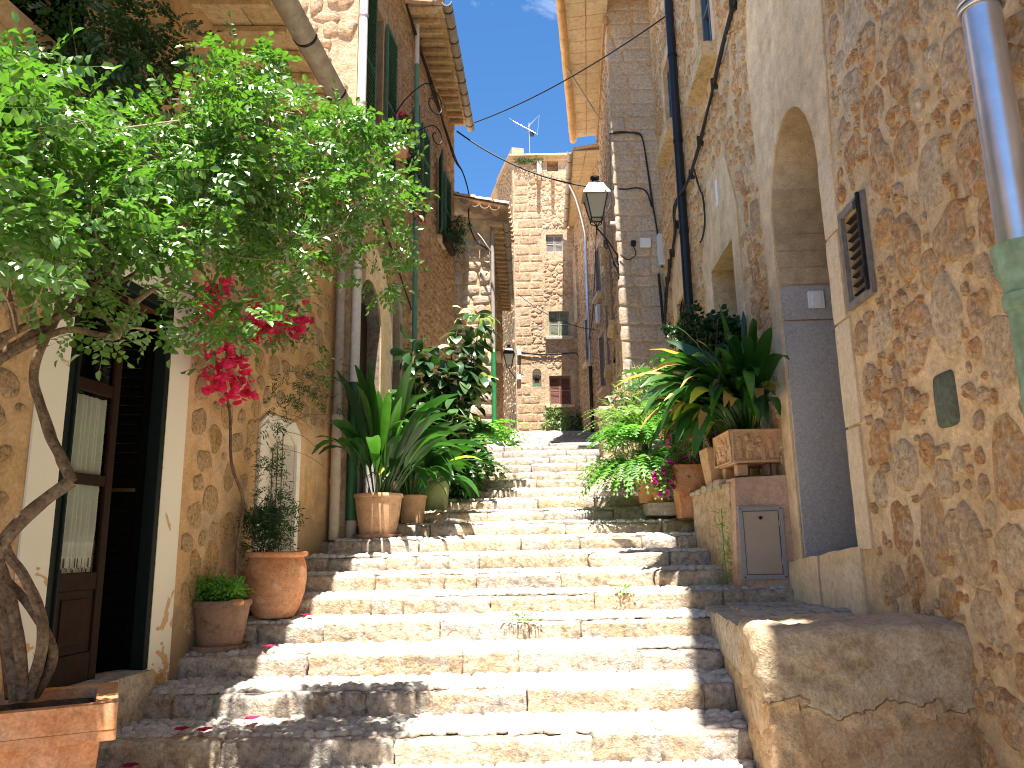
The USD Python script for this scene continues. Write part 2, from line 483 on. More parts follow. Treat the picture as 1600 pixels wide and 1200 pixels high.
M['mortar'] = stone_mat('pale_mortar', [(0, (.58, .39, .20)), (.5, (.69, .49, .27)), (1, (.74, .56, .35))], scale=2.2, fine=38, bump=.8, dist=.03, rnd=0, mott=.2, dark=0.06, dirt=(.36, .27, .18))
M['orange_stone'] = stone_mat('orange_wall_stone', [(0, (.70, .34, .13)), (.14, (.76, .50, .25)), (.28, (.58, .28, .11)), (.40, (.76, .57, .36)), (.54, (.72, .38, .15)), (.68, (.72, .50, .28)), (.82, (.58, .40, .26)), (1, (.75, .55, .33))], scale=7.5, fine=24, bump=1.0, dist=.04, rnd=.5, mott=.28, dark=.10, speck=.25)
M['pale_rubble'] = stone_mat('pale_embedded_stone', [(0, (.62, .44, .26)), (.3, (.69, .53, .34)), (.6, (.62, .43, .25)), (1, (.67, .54, .39))], scale=7, fine=24, bump=.9, dist=.03, rnd=.45, mott=.3, dark=.12, speck=.25)
M['brown_mortar'] = stone_mat('brown_mortar', [(0, (.48, .32, .18)), (1, (.60, .43, .26))], scale=2.0, fine=50, bump=.6, dist=.012, dark=0.1, rnd=0, mott=.25)
M['brown_stone'] = stone_mat('brown_wall_stone', [(0, (.40, .24, .12)), (.3, (.54, .35, .19)), (.6, (.46, .30, .17)), (.8, (.58, .39, .22)), (1, (.45, .33, .22))], scale=6, fine=50, bump=.8, dist=.016, rnd=.7, mott=.35, dark=.4)
M['pale_stone'] = stone_mat('pale_wall_stone', [(0, (.52, .44, .34)), (.3, (.62, .50, .38)), (.55, (.55, .41, .29)), (.8, (.60, .54, .46)), (1, (.50, .46, .40))], scale=5, fine=45, bump=.8, dist=.018, rnd=.7, mott=.3, dark=.4)
M['tower_stone'] = stone_mat('tower_stone', [(0, (.43, .29, .18)), (.3, (.52, .37, .24)), (.6, (.42, .28, .17)), (.8, (.54, .41, .28)), (1, (.47, .34, .23))], scale=4, fine=30, bump=.8, dist=.025, rnd=.65, mott=.35, dark=.4)
M['tower_mortar'] = stone_mat('tower_mortar', [(0, (.46, .33, .21)), (1, (.57, .43, .29))], scale=2, fine=25, bump=.8, dist=.03, dark=0.1, rnd=0, mott=.3)
M['ashlar'] = stone_mat('grey_ashlar', [(0, (.47, .37, .27)), (.4, (.56, .45, .33)), (.7, (.50, .42, .34)), (1, (.60, .47, .34))], scale=5, fine=50, bump=.6, dist=.012, rnd=.65, mott=.25, dark=.35)
M['yellow_stone'] = stone_mat('yellow_sandstone', [(0, (.52, .38, .20)), (1, (.64, .50, .31))], scale=3, fine=60, bump=.5, dist=.01, rnd=.2, mott=.25, dark=.4)
M['plaster'] = stone_mat('pale_plaster', [(0, (.66, .46, .25)), (1, (.76, .57, .35))], scale=1.2, fine=70, bump=.25, dist=.005, rnd=0, mott=.24, dark=0.03)
M['granite'] = stone_mat('granite', [(0, (.42, .38, .35)), (1, (.56, .52, .48))], scale=30, fine=85, bump=.9, dist=.006, rnd=0, mott=.28, dark=0.1)
M['jamb'] = stone_mat('jamb_stone', [(0, (.63, .48, .29)), (1, (.72, .57, .38))], scale=4, fine=110, bump=.45, dist=.006, rnd=.2, mott=.15, dark=0.1)
M['pink'] = stone_mat('pink_plaster', [(0, (.52, .33, .22)), (1, (.62, .43, .31))], scale=1.5, fine=60, bump=.25, dist=.005, rnd=0, mott=.24, dark=0.03)
M['bench'] = stone_mat('bench_plaster', [(0, (.48, .32, .17)), (.5, (.58, .43, .27)), (1, (.56, .47, .36))], scale=2.6, fine=45, bump=.8, dist=.018, rnd=0, mott=.3, dark=.4)
M['bench_cap'] = stone_mat('bench_cap_stone', [(0, (.42, .34, .25)), (1, (.56, .49, .39))], scale=4, fine=45, bump=.8, dist=.018, rnd=0, mott=.3, dark=.4)
M['flag'] = stone_mat('flagstone', [(0, (.38, .33, .27)), (1, (.52, .46, .39))], scale=5, fine=60, bump=.6, dist=.012, rnd=.6, mott=.25)
M['white'] = stone_mat('whitewash', [(0, (.70, .66, .55)), (1, (.80, .77, .68))], scale=1.4, fine=70, bump=.2, dist=.004, rnd=0, mott=.06, dark=0.03)
M['terra'] = stone_mat('terracotta', [(0, (.46, .18, .07)), (.45, (.56, .26, .12)), (.75, (.58, .31, .17)), (1, (.64, .46, .34))], scale=5, fine=80, bump=.2, dist=.004, rnd=.12, mott=.22, dark=.15, rough=.75)
M['terra_pale'] = stone_mat('pale_terracotta', [(0, (.56, .31, .16)), (1, (.66, .44, .27))], scale=2.5, fine=80, bump=.3, dist=.005, rnd=.3, mott=.16, dark=.2, rough=.8)
M['terra_dark'] = stone_mat('dark_clay', [(0, (.20, .12, .08)), (1, (.32, .20, .13))], scale=3, fine=80, bump=.25, dist=.005, rnd=.3, mott=.2, rough=.8)
M['green_glaze'] = plain_mat('green_glaze', (.30, .34, .14), rough=.3, var=.2, scale=5)
M['roof_tile'] = stone_mat('roof_tile_clay', [(0, (.55, .36, .22)), (.5, (.64, .46, .31)), (1, (.60, .52, .42))], scale=4, fine=60, bump=.4, dist=.008, rnd=.6, mott=.25, dark=.3)
M['soffit'] = stone_mat('soffit_clay', [(0, (.50, .33, .17)), (.5, (.62, .44, .24)), (1, (.66, .52, .34))], scale=3, fine=60, bump=.3, dist=.006, rnd=.6, mott=.2, dark=.3)
M['soffit_pale'] = stone_mat('soffit_board_cream', [(0, (.66, .52, .32)), (1, (.76, .62, .42))], scale=3, fine=60, bump=.2, dist=.004, rnd=.5, mott=.12, dark=.2)
M['gutter'] = plain_mat('weathered_gutter', (.36, .31, .25), rough=.65, metallic=.2, var=.25, scale=8)
M['clay_gutter'] = plain_mat('clay_gutter', (.60, .36, .14), rough=.7, var=.2, scale=6)
M['zinc'] = plain_mat('zinc_pipe', (.62, .64, .68), rough=.32, metallic=.85, var=.12, scale=6, bump=.05)
M['grey_pipe'] = plain_mat('grey_fibre_pipe', (.34, .31, .29), rough=.8, var=.2, scale=9)
M['cream_pipe'] = plain_mat('cream_pipe', (.50, .42, .33), rough=.7, var=.15, scale=9)
M['white_pipe'] = plain_mat('white_pipe', (.62, .62, .62), rough=.4, var=.1)
M['green_pipe'] = plain_mat('dark_green_pipe', (.02, .09, .035), rough=.35, var=.2)
M['bright_green'] = plain_mat('bright_green_pipe', (.03, .20, .07), rough=.4, var=.15)
M['teal_pipe'] = plain_mat('teal_pipe', (.12, .27, .20), rough=.5, var=.15)
M['cast_green'] = plain_mat('faded_green_iron', (.20, .29, .18), rough=.55, var=.3, scale=14, bump=.3)
M['black'] = plain_mat('black_paint', (.012, .012, .015), rough=.4, var=.2)
M['black_pipe'] = plain_mat('black_pipe', (.014, .017, .022), rough=.35, var=.2)
M['cable'] = plain_mat('black_cable', (.025, .024, .024), rough=.6, var=.2)
M['green_shutter'] = plain_mat('green_shutter_paint', (.035, .105, .06), rough=.5, var=.2, scale=12)
M['faded_green'] = plain_mat('faded_green_paint', (.06, .16, .10), rough=.5, var=.2, scale=12)
M['grey_shutter'] = plain_mat('grey_shutter_wood', (.36, .34, .31), rough=.7, var=.25, scale=14)
M['red_shutter'] = plain_mat('brown_red_shutter', (.24, .11, .085), rough=.6, var=.2, scale=14)
M['green_grey_shutter'] = plain_mat('greyish_green_shutter', (.26, .28, .20), rough=.7, var=.25, scale=14)
M['dark_wood'] = plain_mat('dark_door_wood', (.030, .018, .012), rough=.5, var=.35, scale=10)
M['brown_wood'] = plain_mat('brown_door_wood', (.022, .010, .006), rough=.6, var=.3, scale=12, spec=.08)
M['door_frame'] = plain_mat('dark_green_frame', (.010, .015, .013), rough=.55, var=.2, spec=.12)
M['dark_shutter'] = plain_mat('dark_door_shutter', (.0035, .0035, .003), rough=.9, var=.3, spec=.03)
M['lace'] = plain_mat('white_lace', (.72, .71, .68), rough=.9, var=.08, scale=60, bump=.2)
M['white_plastic'] = plain_mat('white_plastic', (.74, .74, .73), rough=.4, var=.04)
M['grey_plastic'] = plain_mat('grey_plastic', (.55, .57, .58), rough=.45, var=.05)
M['meter_door'] = plain_mat('beige_meter_door', (.42, .33, .25), rough=.5, var=.08, scale=4)
M['grey_metal'] = plain_mat('grey_metal_frame', (.33, .31, .31), rough=.5, metallic=.3, var=.1)
M['grey_wood'] = plain_mat('weathered_grey_wood', (.20, .17, .14), rough=.8, var=.3, scale=14, bump=.4)
M['iron'] = plain_mat('black_iron', (.018, .017, .017), rough=.45, metallic=.2, var=.2)
M['lamp_white'] = plain_mat('white_lamp_hood', (.80, .80, .80), rough=.45, var=.05)
M['aluminium'] = plain_mat('aluminium', (.70, .70, .70), rough=.3, metallic=.8, var=.05)
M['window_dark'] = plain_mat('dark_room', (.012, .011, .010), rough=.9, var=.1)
M['blue_frame'] = plain_mat('slate_blue_frame', (.055, .085, .11), rough=.4, var=.1)
M['bark'] = stone_mat('brown_bark', [(0, (.10, .065, .04)), (.5, (.18, .125, .08)), (1, (.27, .20, .13))], scale=12, fine=70, bump=.9, dist=.014, rnd=.2, mott=.4, dark=.4)
M['twig'] = stone_mat('pale_twig', [(0, (.30, .22, .14)), (1, (.42, .33, .22))], scale=12, fine=70, bump=.3, dist=.004, rnd=.4)
M['soil'] = stone_mat('potting_soil', [(0, (.05, .035, .025)), (1, (.14, .10, .07))], scale=20, fine=80, bump=.9, dist=.02, rnd=0)
M['glass'] = looks('window_glass', {'f': ('fresnel', {'IOR': 1.5}), 't': ('transparent_bsdf', {'color': (.82, .85, .84)}), 'g': ('glossy_bsdf', {'roughness': .03, 'color': (.9, .9, .9)}), 'm': ('mix_closure', {})}, [('f.fac', 'm.fac'), ('t.BSDF', 'm.closure1'), ('g.BSDF', 'm.closure2')], 'm.closure')
M['frosted'] = looks('frosted_glass', {'d': ('diffuse_bsdf', {'color': (.62, .60, .48)}), 't': ('translucent_bsdf', {'color': (.62, .60, .48)}), 'm': ('mix_closure', {'fac': .5}), 'g': ('glossy_bsdf', {'roughness': .15}), 'm2': ('mix_closure', {'fac': .08})}, [('d.BSDF', 'm.closure1'), ('t.BSDF', 'm.closure2'), ('m.closure', 'm2.closure1'), ('g.BSDF', 'm2.closure2')], 'm2.closure')
M['door_glass'] = looks('door_glass', {'f': ('fresnel', {'IOR': 1.12}), 't': ('transparent_bsdf', {'color': (.86, .88, .86)}), 'g': ('glossy_bsdf', {'roughness': .03, 'color': (.9, .9, .9)}), 'm': ('mix_closure', {})}, [('f.fac', 'm.fac'), ('t.BSDF', 'm.closure1'), ('g.BSDF', 'm.closure2')], 'm.closure')
M['tree_leaf'] = leaf_mat('tree_leaf', [(0, (.026, .075, .013)), (.5, (.055, .145, .022)), (.85, (.105, .225, .034)), (1, (.18, .31, .05))], rough=.36, trans=.33, spec=1.0, glow=1.45)
M['dark_leaf'] = leaf_mat('dark_leaf', [(0, (.012, .045, .012)), (1, (.03, .085, .02))], rough=.35, trans=.25)
M['asp_leaf'] = leaf_mat('aspidistra_leaf', [(0, (.012, .048, .012)), (.6, (.024, .085, .016)), (1, (.06, .16, .028))], rough=.33, trans=.28)
M['asp_dry'] = leaf_mat('dry_leaf', [(0, (.34, .17, .05)), (1, (.52, .33, .13))], rough=.7, trans=.25)
M['asp_yellow'] = leaf_mat('yellowed_leaf', [(0, (.20, .27, .04)), (1, (.36, .38, .06))], rough=.45, trans=.35)
M['ficus_leaf'] = leaf_mat('ficus_leaf', [(0, (.022, .06, .026)), (.6, (.04, .10, .035)), (1, (.08, .17, .05))], rough=.3, trans=.15)
M['ficus_edge'] = leaf_mat('ficus_leaf_edge', [(0, (.34, .38, .18)), (1, (.48, .50, .28))], rough=.35, trans=.2)
M['fern_leaf'] = leaf_mat('fern_leaf', [(0, (.05, .16, .02)), (.6, (.09, .25, .03)), (1, (.17, .36, .05))], rough=.45, trans=.4)
M['palm_leaf'] = leaf_mat('palm_leaf', [(0, (.10, .20, .05)), (1, (.24, .34, .12))], rough=.4, trans=.3)
M['olea_leaf'] = leaf_mat('oleander_leaf', [(0, (.12, .20, .07)), (1, (.26, .34, .17))], rough=.4, trans=.25)
M['herb_leaf'] = leaf_mat('herb_leaf', [(0, (.06, .18, .02)), (1, (.14, .32, .04))], rough=.5, trans=.35)
M['red_petal'] = leaf_mat('crimson_petal', [(0, (.62, .014, .09)), (1, (.82, .05, .18))], rough=.6, trans=.35, spec=.2, glow=.9)
M['pink_petal'] = leaf_mat('pink_petal', [(0, (.62, .05, .16)), (1, (.80, .22, .34))], rough=.6, trans=.3, spec=.2, glow=.9)
M['magenta_petal'] = leaf_mat('magenta_petal', [(0, (.42, .01, .26)), (1, (.66, .04, .42))], rough=.6, trans=.3, spec=.2, glow=.9)
M['pale_pink'] = leaf_mat('pale_pink_petal', [(0, (.72, .30, .40)), (1, (.82, .52, .56))], rough=.6, trans=.3, spec=.2, glow=.9)
M['fallen_petal'] = leaf_mat('fallen_petal_look', [(0, (.28, .01, .06)), (1, (.42, .02, .10))], rough=.6, trans=.2, spec=.2)

# ------------------------------------------------------------------ walls of the street (world: x right, y up the street, z up)
W1 = Wall((-3.33 - .129 * 3, -3), (-3.33 + .129 * 9.1, 9.1), -3, 9.1, 1)           # ochre house, left
W2 = Wall((-3.17 + .129 * 9.15, 9.15), (-3.17 + .129 * 15.45, 15.45), 9.15, 15.45, 1)   # house with green shutters, left
W2E = Wall((-7.0, 9.15), (-3.17 + .129 * 9.15, 9.15), -7.0, -3.17 + .129 * 9.15, 1)   # its end wall towards the camera
W3 = Wall((-1.6, 15.5), (-.42, 15.5), -1.6, -.42, 1)                                 # small house: front
W3S = Wall((-.42, 15.5), (-.27, 22.0), 15.5, 22.0, 1)                                  # small house: street side
WT = Wall((.13, 23.0), (2.9, 23.0), .13, 2.9, 1)                                     # tower front
WTS = Wall((.13, 23.0), (-.42, 25.2), 23.0, 25.2, -1)                                # tower left side
WR = Wall((2.27 - .044 * 3, -3), (2.27 + .044 * 13.6, 13.6), -3, 13.6, -1)           # long stone house, right
WP = Wall((2.02, 13.6), (3.2, 13.6), 2.02, 3.2, 1)                                   # the next house's end wall (pillar of ashlar)
WB = Wall((2.02, 13.6), (2.36, 18.2), 13.6, 18.2, -1)                                # its street side
WC = Wall((2.36, 18.2), (2.05, 23.0), 18.2, 23.0, -1)                                # house beyond it

# ------------------------------------------------------------------ terrain and steps
D0, RISE, TREAD, ZE = 5.0, .1725, .5446, .471


def step_dz(k):
    if k <= 17:
        return D0 + TREAD * k, ZE + RISE * k
    return 14.2582 + .87 * (k - 17), 3.4035 + .1555 * (k - 17)


def left_x(d):
    return (-3.33 + .129 * d) if d < 9.1 else ((-3.17 + .129 * d) if d < 15.4 else -.42 + .0646 * (d - 15.5))


def right_x(k, d):
    if k <= 3:
        return 1.40 + .13 * (d - 5) - .01
    if k == 4:
        return 2.60
    if k <= 7:
        return 2.06
    if d < 13.6:
        return 2.75
    return 2.35


def terrain():
    xs = np.unique(np.concatenate([np.linspace(-900, -30, 14), np.linspace(-30, 30, 31), np.linspace(30, 900, 14)]))
    ys = np.unique(np.concatenate([np.linspace(-900, -20, 14), np.linspace(-20, 40, 61), np.linspace(40, 900, 14)]))
    X, Y = np.meshgrid(xs, ys, indexing='ij')
    Z = np.interp(Y, [-900, 3.2, 4.4, 14.3, 22.4, 23.2, 900], [-.06, -.06, -.25, 2.75, 4.45, 4.70, 4.70])
    V = np.stack([X, Y, Z], -1).reshape(-1, 3)
    i, j = np.meshgrid(np.arange(len(xs) - 1), np.arange(len(ys) - 1), indexing='ij')
    w = len(ys)
    q = np.stack([i * w + j, (i + 1) * w + j, (i + 1) * w + j + 1, i * w + j + 1], -1).reshape(-1, 4)
    return V, np.vstack([q[:, [0, 1, 2]], q[:, [0, 2, 3]]])


single('ground', terrain(), M['bed'], 'pale packed stone ground under and around the stepped street', 'ground', kind='structure', smooth=True)

ICO = trimesh.creation.icosphere(subdivisions=1)
ICOV, ICOF = np.asarray(ICO.vertices), np.asarray(ICO.faces)
_keep = ICOV[ICOF].mean(1)[:, 2] > -0.45
ICOF = ICOF[_keep]
ICOV, ICOF = compact(ICOV, ICOF)
rng = np.random.default_rng(11)


def cobbles(xl, xr, y0, y1, z, seed, sx=.078, sy=.062):
    g = np.random.default_rng(seed)
    out = []
    y = y0
    while y < y1 - .015:
        x = xl + g.uniform(0, sx)
        while x < xr:
            w = sx * g.uniform(.65, 1.5)
            out.append((x + w / 2, y + sy / 2 + g.uniform(-.016, .016), w * .56, sy * g.uniform(.42, .68), g.uniform(.020, .036), g.uniform(-.4, .4), z + g.uniform(-.008, .006)))
            x += w * .93
        y += sy * .88
    return out


def cobble_mesh(c, seed):
    g = np.random.default_rng(seed)
    v = ICOV * (1 + g.uniform(-.13, .13, (len(ICOV), 1))) * [c[2], c[3], c[4]]
    a = c[5]
    v = np.column_stack([v[:, 0] * math.cos(a) - v[:, 1] * math.sin(a), v[:, 0] * math.sin(a) + v[:, 1] * math.cos(a), v[:, 2]])
    return v + [c[0], c[1], c[6]], ICOF


ORD = 'first second third fourth fifth sixth seventh eighth ninth tenth eleventh twelfth thirteenth fourteenth fifteenth sixteenth seventeenth eighteenth'.split()
PART_COBBLES = {-2: 120, -1: 300, 0: 300, 1: 220, 2: 120}
for k in range(-2, 27):
    d, z = step_dz(k)
    d1 = step_dz(k + 1)[0]
    xl = left_x(d + .3) - .12
    xr = right_x(k, d + .2)
    far = k > 17
    lab = f'{ORD[k - 18]} of the narrow grey steps above the cobbled flight' if far else ['lowest cobbled step, level with the terracotta trough', 'cobbled step just above the lowest one'][k + 2] if k < 0 else f'{ORD[k]} cobbled step above the two beside the trough'
    t = Thing('stone_step', lab, 'step', kind='structure')
    t.add('bed', cbox((xl - .1, d + .05, z - .42), (xr + .02, d1 + .2, z - .022), .004), M['bed'])
    g = np.random.default_rng(300 + k)
    x = xl
    n = 0
    joined = MB()
    top = z + .004
    while x < xr - .05:
        w = (g.uniform(.28, .6) if g.random() < .45 else g.uniform(.6, 1.25)) if k < 8 else g.uniform(.45, 1.3)
        if xr - (x + w) < .2:
            w = xr - x
        wob = .012 * math.sin(x * 1.7 + k * 1.3) + g.uniform(-.010, .010)
        big = k < 7
        h0 = z - (RISE if not far else .1555) - .02
        lo, hi = (x - .004, d - .015 + g.uniform(-.018, .014), h0), (x + w + .004 - (g.uniform(.01, .024) if g.random() < .2 else 0), d + g.uniform(.10, .17), top + wob - (.012 if k < 12 else 0))
        rr_ = .03 if k < 6 else .055
        m = rblock(lo, hi, seg=(10, 3, 6) if big else (5, 2, 4), r=rr_, amp=.022 if big else .014, freq=14, seed=k * 50 + n)
        if k < 14:
            t.add('riser_stone', m, M['riser'], smooth=50)
        else:
            joined.add(m)
        x += w
        n += 1
    if joined.n:
        t.add('riser_stones', joined, M['grey_riser'] if far or k in (16, 17) else M['riser'], smooth=50, kind='stuff')
    if k < 12:
        cs = cobbles(xl, xr, d + .055, d1 + .01, z - .006, 900 + k, sx=.078 if k < 5 else .10, sy=.062 if k < 5 else .08)
        nmax = PART_COBBLES.get(k, 0)
        size = np.array([c[2] * c[3] for c in cs]) / np.array([c[0] ** 2 + c[1] ** 2 for c in cs])
        vis = np.array([abs(c[0] + .3) for c in cs])
        order = np.argsort(-size)
        rest = MB()
        for r_, i in enumerate(order):
            m = cobble_mesh(cs[i], 5000 + k * 997 + int(i))
            if r_ < nmax:
                t.add('cobble', m, M['cobble'], smooth=True)
            else:
                rest.add(m)
        if rest.n:
            t.add('cobbles', rest, M['cobble'], smooth=True, kind='stuff')


# ------------------------------------------------------------------ building helpers
def arch_poly(c0, c1, z0, zs, rise, n=14):
    """An opening from z0 up to springing zs with an arched head of the given rise."""
    cx, r = (c0 + c1) / 2, (c1 - c0) / 2
    a = np.linspace(0, np.pi, n)
    return Polygon([(c0, z0), (c1, z0)] + [(cx + r * math.cos(t), zs + rise * math.sin(t)) for t in a])


def chamfer_poly(c0, c1, z0, z1, ch):
    return Polygon([(c0, z0), (c1, z0), (c1, z1 - ch * .7), (c1 - ch, z1), (c0 + ch, z1), (c0, z1 - ch * .7)])


def shutter(t, wall, c0, c1, z0, z1, n0, mat, slats, thick=.035, name='shutter', border=.05, label=None, mid=True, tilt=.8):
    """A louvred shutter lying along the wall at offset n0: frame, and each slat under it."""
    rails = [(z0, z0 + border * 1.5), (z1 - border * 1.2, z1)] + ([((z0 + z1) / 2 - border * .6, (z0 + z1) / 2 + border * .6)] if mid else [])
    fr = MB()
    sw = border * (1 if (c1 - c0) > .3 else .7)
    fr.add(wall.box(c0, c0 + sw, z0, z1, n0, n0 + thick, .004)); fr.add(wall.box(c1 - sw, c1, z0, z1, n0, n0 + thick, .004))
    for a, b in rails:
        fr.add(wall.box(c0 + sw, c1 - sw, a, b, n0 + .003, n0 + thick - .003, .003))
    p = t.add(name, fr, mat, label=label)
    zs = np.linspace(z0 + border * 1.5, z1 - border * 1.2, slats + 1)
    for a, b in zip(zs[:-1], zs[1:]):
        mz = (a + b) / 2
        if mid and abs(mz - (z0 + z1) / 2) < border * .6:
            continue
        h = (b - a) * .50
        v, f = cbox((c0 + sw, -h, -.004), (c1 - sw, h, .004), .002)
        yy, zz = v[:, 1].copy(), v[:, 2].copy()
        v = np.column_stack([v[:, 0], yy * math.cos(tilt) + zz * math.sin(tilt) + mz, -yy * math.sin(tilt) + zz * math.cos(tilt) + n0 + thick / 2])
        t.add('slat', wall.map((v, f)), mat, smooth=False, under=p)
    return p


def half_pipe(p0, p1, r, th=.012, n=9, droop=0):
    """A half-round gutter, open to the sky, from p0 to p1."""
    p0, p1 = np.asarray(p0, float), np.asarray(p1, float)
    t = unit(p1 - p0)
    s = unit(np.cross(t, [0, 0, 1.0]))
    a = np.linspace(np.pi, 2 * np.pi, n)
    prof = [(r * math.cos(x), r * math.sin(x)) for x in a] + [((r - th) * math.cos(x), (r - th) * math.sin(x)) for x in a[::-1]]
    v = np.array([q + s * x + np.array([0, 0, y]) for q in (p0, p1) for x, y in prof])
    m = len(prof)
    f = []
    for i in range(m):
        j = (i + 1) % m
        f += [(i, j, j + m), (i, j + m, i + m)]
    for i in range(n - 1):
        a_, b_, c_, d_ = i, i + 1, m - 2 - i, m - 1 - i
        f += [(a_, d_, c_), (a_, c_, b_), (a_ + m, b_ + m, c_ + m), (a_ + m, c_ + m, d_ + m)]
    v2, f2 = v, np.array(f)
    return v2, f2


def gutter_with_bands(t, p0, p1, r, mat, n=6, name='gutter'):
    p = t.add(name, half_pipe(p0, p1, r), mat, smooth=40)
    for k in range(n):
        q = np.asarray(p0) + (np.asarray(p1) - np.asarray(p0)) * (k + .5) / n
        d = unit(np.asarray(p1) - np.asarray(p0)) * .014
        t.add('gutter_band', half_pipe(q - d, q + d, r + .006, .005), M['iron'], smooth=40, under=p)


def eave(t, wall, c0, c1, z, over, unit_w, matA, matB, rafters=True, depth=.09, slope=.0, roof=True, seed=0):
    """A soffit of separate tiles on rafters, with the roof slab above; over = overhang at c0 and at c1."""
    g = np.random.default_rng(seed)
    n = max(1, int(round(abs(c1 - c0) / unit_w)))
    for i in range(n):
        a, b = c0 + (c1 - c0) * i / n, c0 + (c1 - c0) * (i + 1) / n
        o = np.interp((a + b) / 2, [c0, c1], over)
        for q0, q1 in ((-.02, .48), (.495, 1.0)):
            v, f = cbox((a + .006, z + .0, o * q0), (b - .006, z + .035 + g.uniform(0, .012), o * q1), .006)
            v[:, 1] -= slope * v[:, 2]
            t.add('soffit_tile', wall.map((v, f)), matA, smooth=False)
        if rafters:
            w = .05
            v, f = cbox((a - w / 2, z - depth, -.05), (a + w / 2, z - .003, o * .9), .008)
            v[:, 1] -= slope * v[:, 2]
            t.add('rafter', wall.map((v, f)), matB, smooth=False)
    if roof:
        om = max(over)
        v, f = extrude(Polygon([(c0, -2.6), (c1, -2.6), (c1, over[1]), (c0, over[0])]), 0, .08)
        v = np.column_stack([v[:, 0], z + .052 + v[:, 2] - (slope + .0) * np.maximum(v[:, 1], 0) - .22 * np.minimum(v[:, 1], 0), v[:, 1]])
        m = wall.map((v, f[:, ::-1]))
        t.add('roof', m, M['roof_tile'], smooth=False)

# ------------------------------------------------------------------ ochre house, left foreground
h1 = Thing('ochre_house', 'ochre plastered house with whitewashed door surround behind the potted tree', 'house', loc=W1.pt(5, 0))
door1 = sbox(4.60, .78, 5.66, 3.46)
niche_o = chamfer_poly(7.30, 8.03, 1.30, 2.74, .12)
win_o = sbox(2.6, 4.66, 4.42, 5.75)
face1 = sbox(-3, -.4, 9.1, 6.12)
h1.add('wall', W1.poly(face1.difference(unary_union([door1, niche_o, win_o])), -.5, 0), M['ochre'], smooth=False)
h1.add('end_wall', Wall((-9, 9.06), (-3.33 + .129 * 9.1 - .5, 9.06), 0, 1, 1).poly(sbox(0, -.4, 1, 6.1), -.03, 0), M['ochre'], smooth=False)
surr = unary_union([sbox(4.36, .55, 4.60, 3.72), sbox(5.66, .62, 5.93, 3.72), sbox(4.60, 3.46, 5.66, 3.72)])
M['peeling'] = looks('peeling_whitewash', {
    'g': ('geometry', {}), 'sp': ('separate_xyz', {}), 'n': ('noise_texture', {'scale': 4.2, 'detail': 5.0, 'roughness': .55, 'distortion': .6}), 'n2': ('noise_texture', {'scale': 60, 'detail': 3.0}),
    'zr': ('map_range', {'from_min': .6, 'from_max': 2.3, 'to_min': .06, 'to_max': -.09, 'clamp': True}), 'ad': ('math', {'math_type': 'add'}),
    'th': ('map_range', {'from_min': .595, 'from_max': .605, 'clamp': True}),
    'th2': ('map_range', {'from_min': .655, 'from_max': .665, 'clamp': True}),
    'm': ('mix_color', {'blend_type': 'mix', 'a': (.76, .72, .60), 'b': (.60, .37, .18)}), 'm2': ('mix_color', {'blend_type': 'mix', 'b': (.40, .26, .15)}),
    'inv': ('math', {'math_type': 'multiply_add', 'value2': -1.0, 'value3': 1.0}), 'hh': ('math', {'math_type': 'multiply_add', 'value2': .12}),
    'bp': ('bump', {'strength': .6, 'distance': .008}), 'p': ('principled_bsdf', {'roughness': .9, 'specular_ior_level': .2})},
    [('g.position', 'n.vector'), ('g.position', 'n2.vector'), ('g.position', 'sp.vector'), ('sp.z', 'zr.value'), ('n.fac', 'ad.value1'), ('zr.result', 'ad.value2'), ('ad.value', 'th.value'), ('ad.value', 'th2.value'),
     ('th.result', 'm.fac'), ('m.result', 'm2.a'), ('th2.result', 'm2.fac'), ('m2.result', 'p.base_color'), ('th.result', 'inv.value1'), ('n2.fac', 'hh.value1'), ('inv.value', 'hh.value3'), ('hh.value', 'bp.height'), ('bp.normal', 'p.normal')], 'p.BSDF')
h1.add('door_surround', W1.poly(surr, 0.002, .016), M['peeling'], smooth=False)
h1.add('door_step', W1.rough(4.42, 5.62, .42, .80, -.2, .10, seg=(10, 4, 4), r=.03, amp=.008, seed=3), M['bench_cap'], smooth=50)
# the door: dark green frame, half-open glazed leaf with a lace curtain, dark louvred leaf
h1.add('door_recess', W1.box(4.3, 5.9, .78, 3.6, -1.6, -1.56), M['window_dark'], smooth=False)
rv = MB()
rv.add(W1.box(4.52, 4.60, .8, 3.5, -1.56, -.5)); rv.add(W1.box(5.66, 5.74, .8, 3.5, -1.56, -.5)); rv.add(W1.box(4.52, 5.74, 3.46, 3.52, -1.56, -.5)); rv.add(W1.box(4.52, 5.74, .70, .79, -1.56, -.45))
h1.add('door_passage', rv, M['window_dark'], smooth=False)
dfr = MB()
for c0, c1 in ((4.595, 4.66), (5.60, 5.665)):
    dfr.add(W1.box(c0, c1, .79, 3.46, -.09, .014, .008))
dfr.add(W1.box(4.66, 5.60, 3.38, 3.455, -.09, .012, .008))
for c0, c1 in ((4.662, 4.68), (5.578, 5.598)):
    dfr.add(W1.box(c0, c1, .79, 3.38, -.07, .03, .004))
h1.add('door_frame', dfr, M['door_frame'], smooth=False)
leafw = Wall(W1.pt(4.69, 0, -.04)[:2], W1.pt(5.20, 0, -.05)[:2], 0, .48, 1)
dl = MB()
for a, b in ((0, .07), (.41, .48)):
    dl.add(leafw.box(a, b, .80, 3.36, -.04, 0, .005))
for a, b in ((.80, .98), (1.36, 1.47), (2.02, 2.09), (2.62, 2.70), (3.28, 3.36)):
    dl.add(leafw.box(.07, .41, a, b, -.038, -.002, .005))
dl.add(leafw.box(.07, .41, .98, 1.36, -.03, -.014, .003)); dl.add(leafw.box(.12, .36, 1.03, 1.31, -.02, -.006, .006))
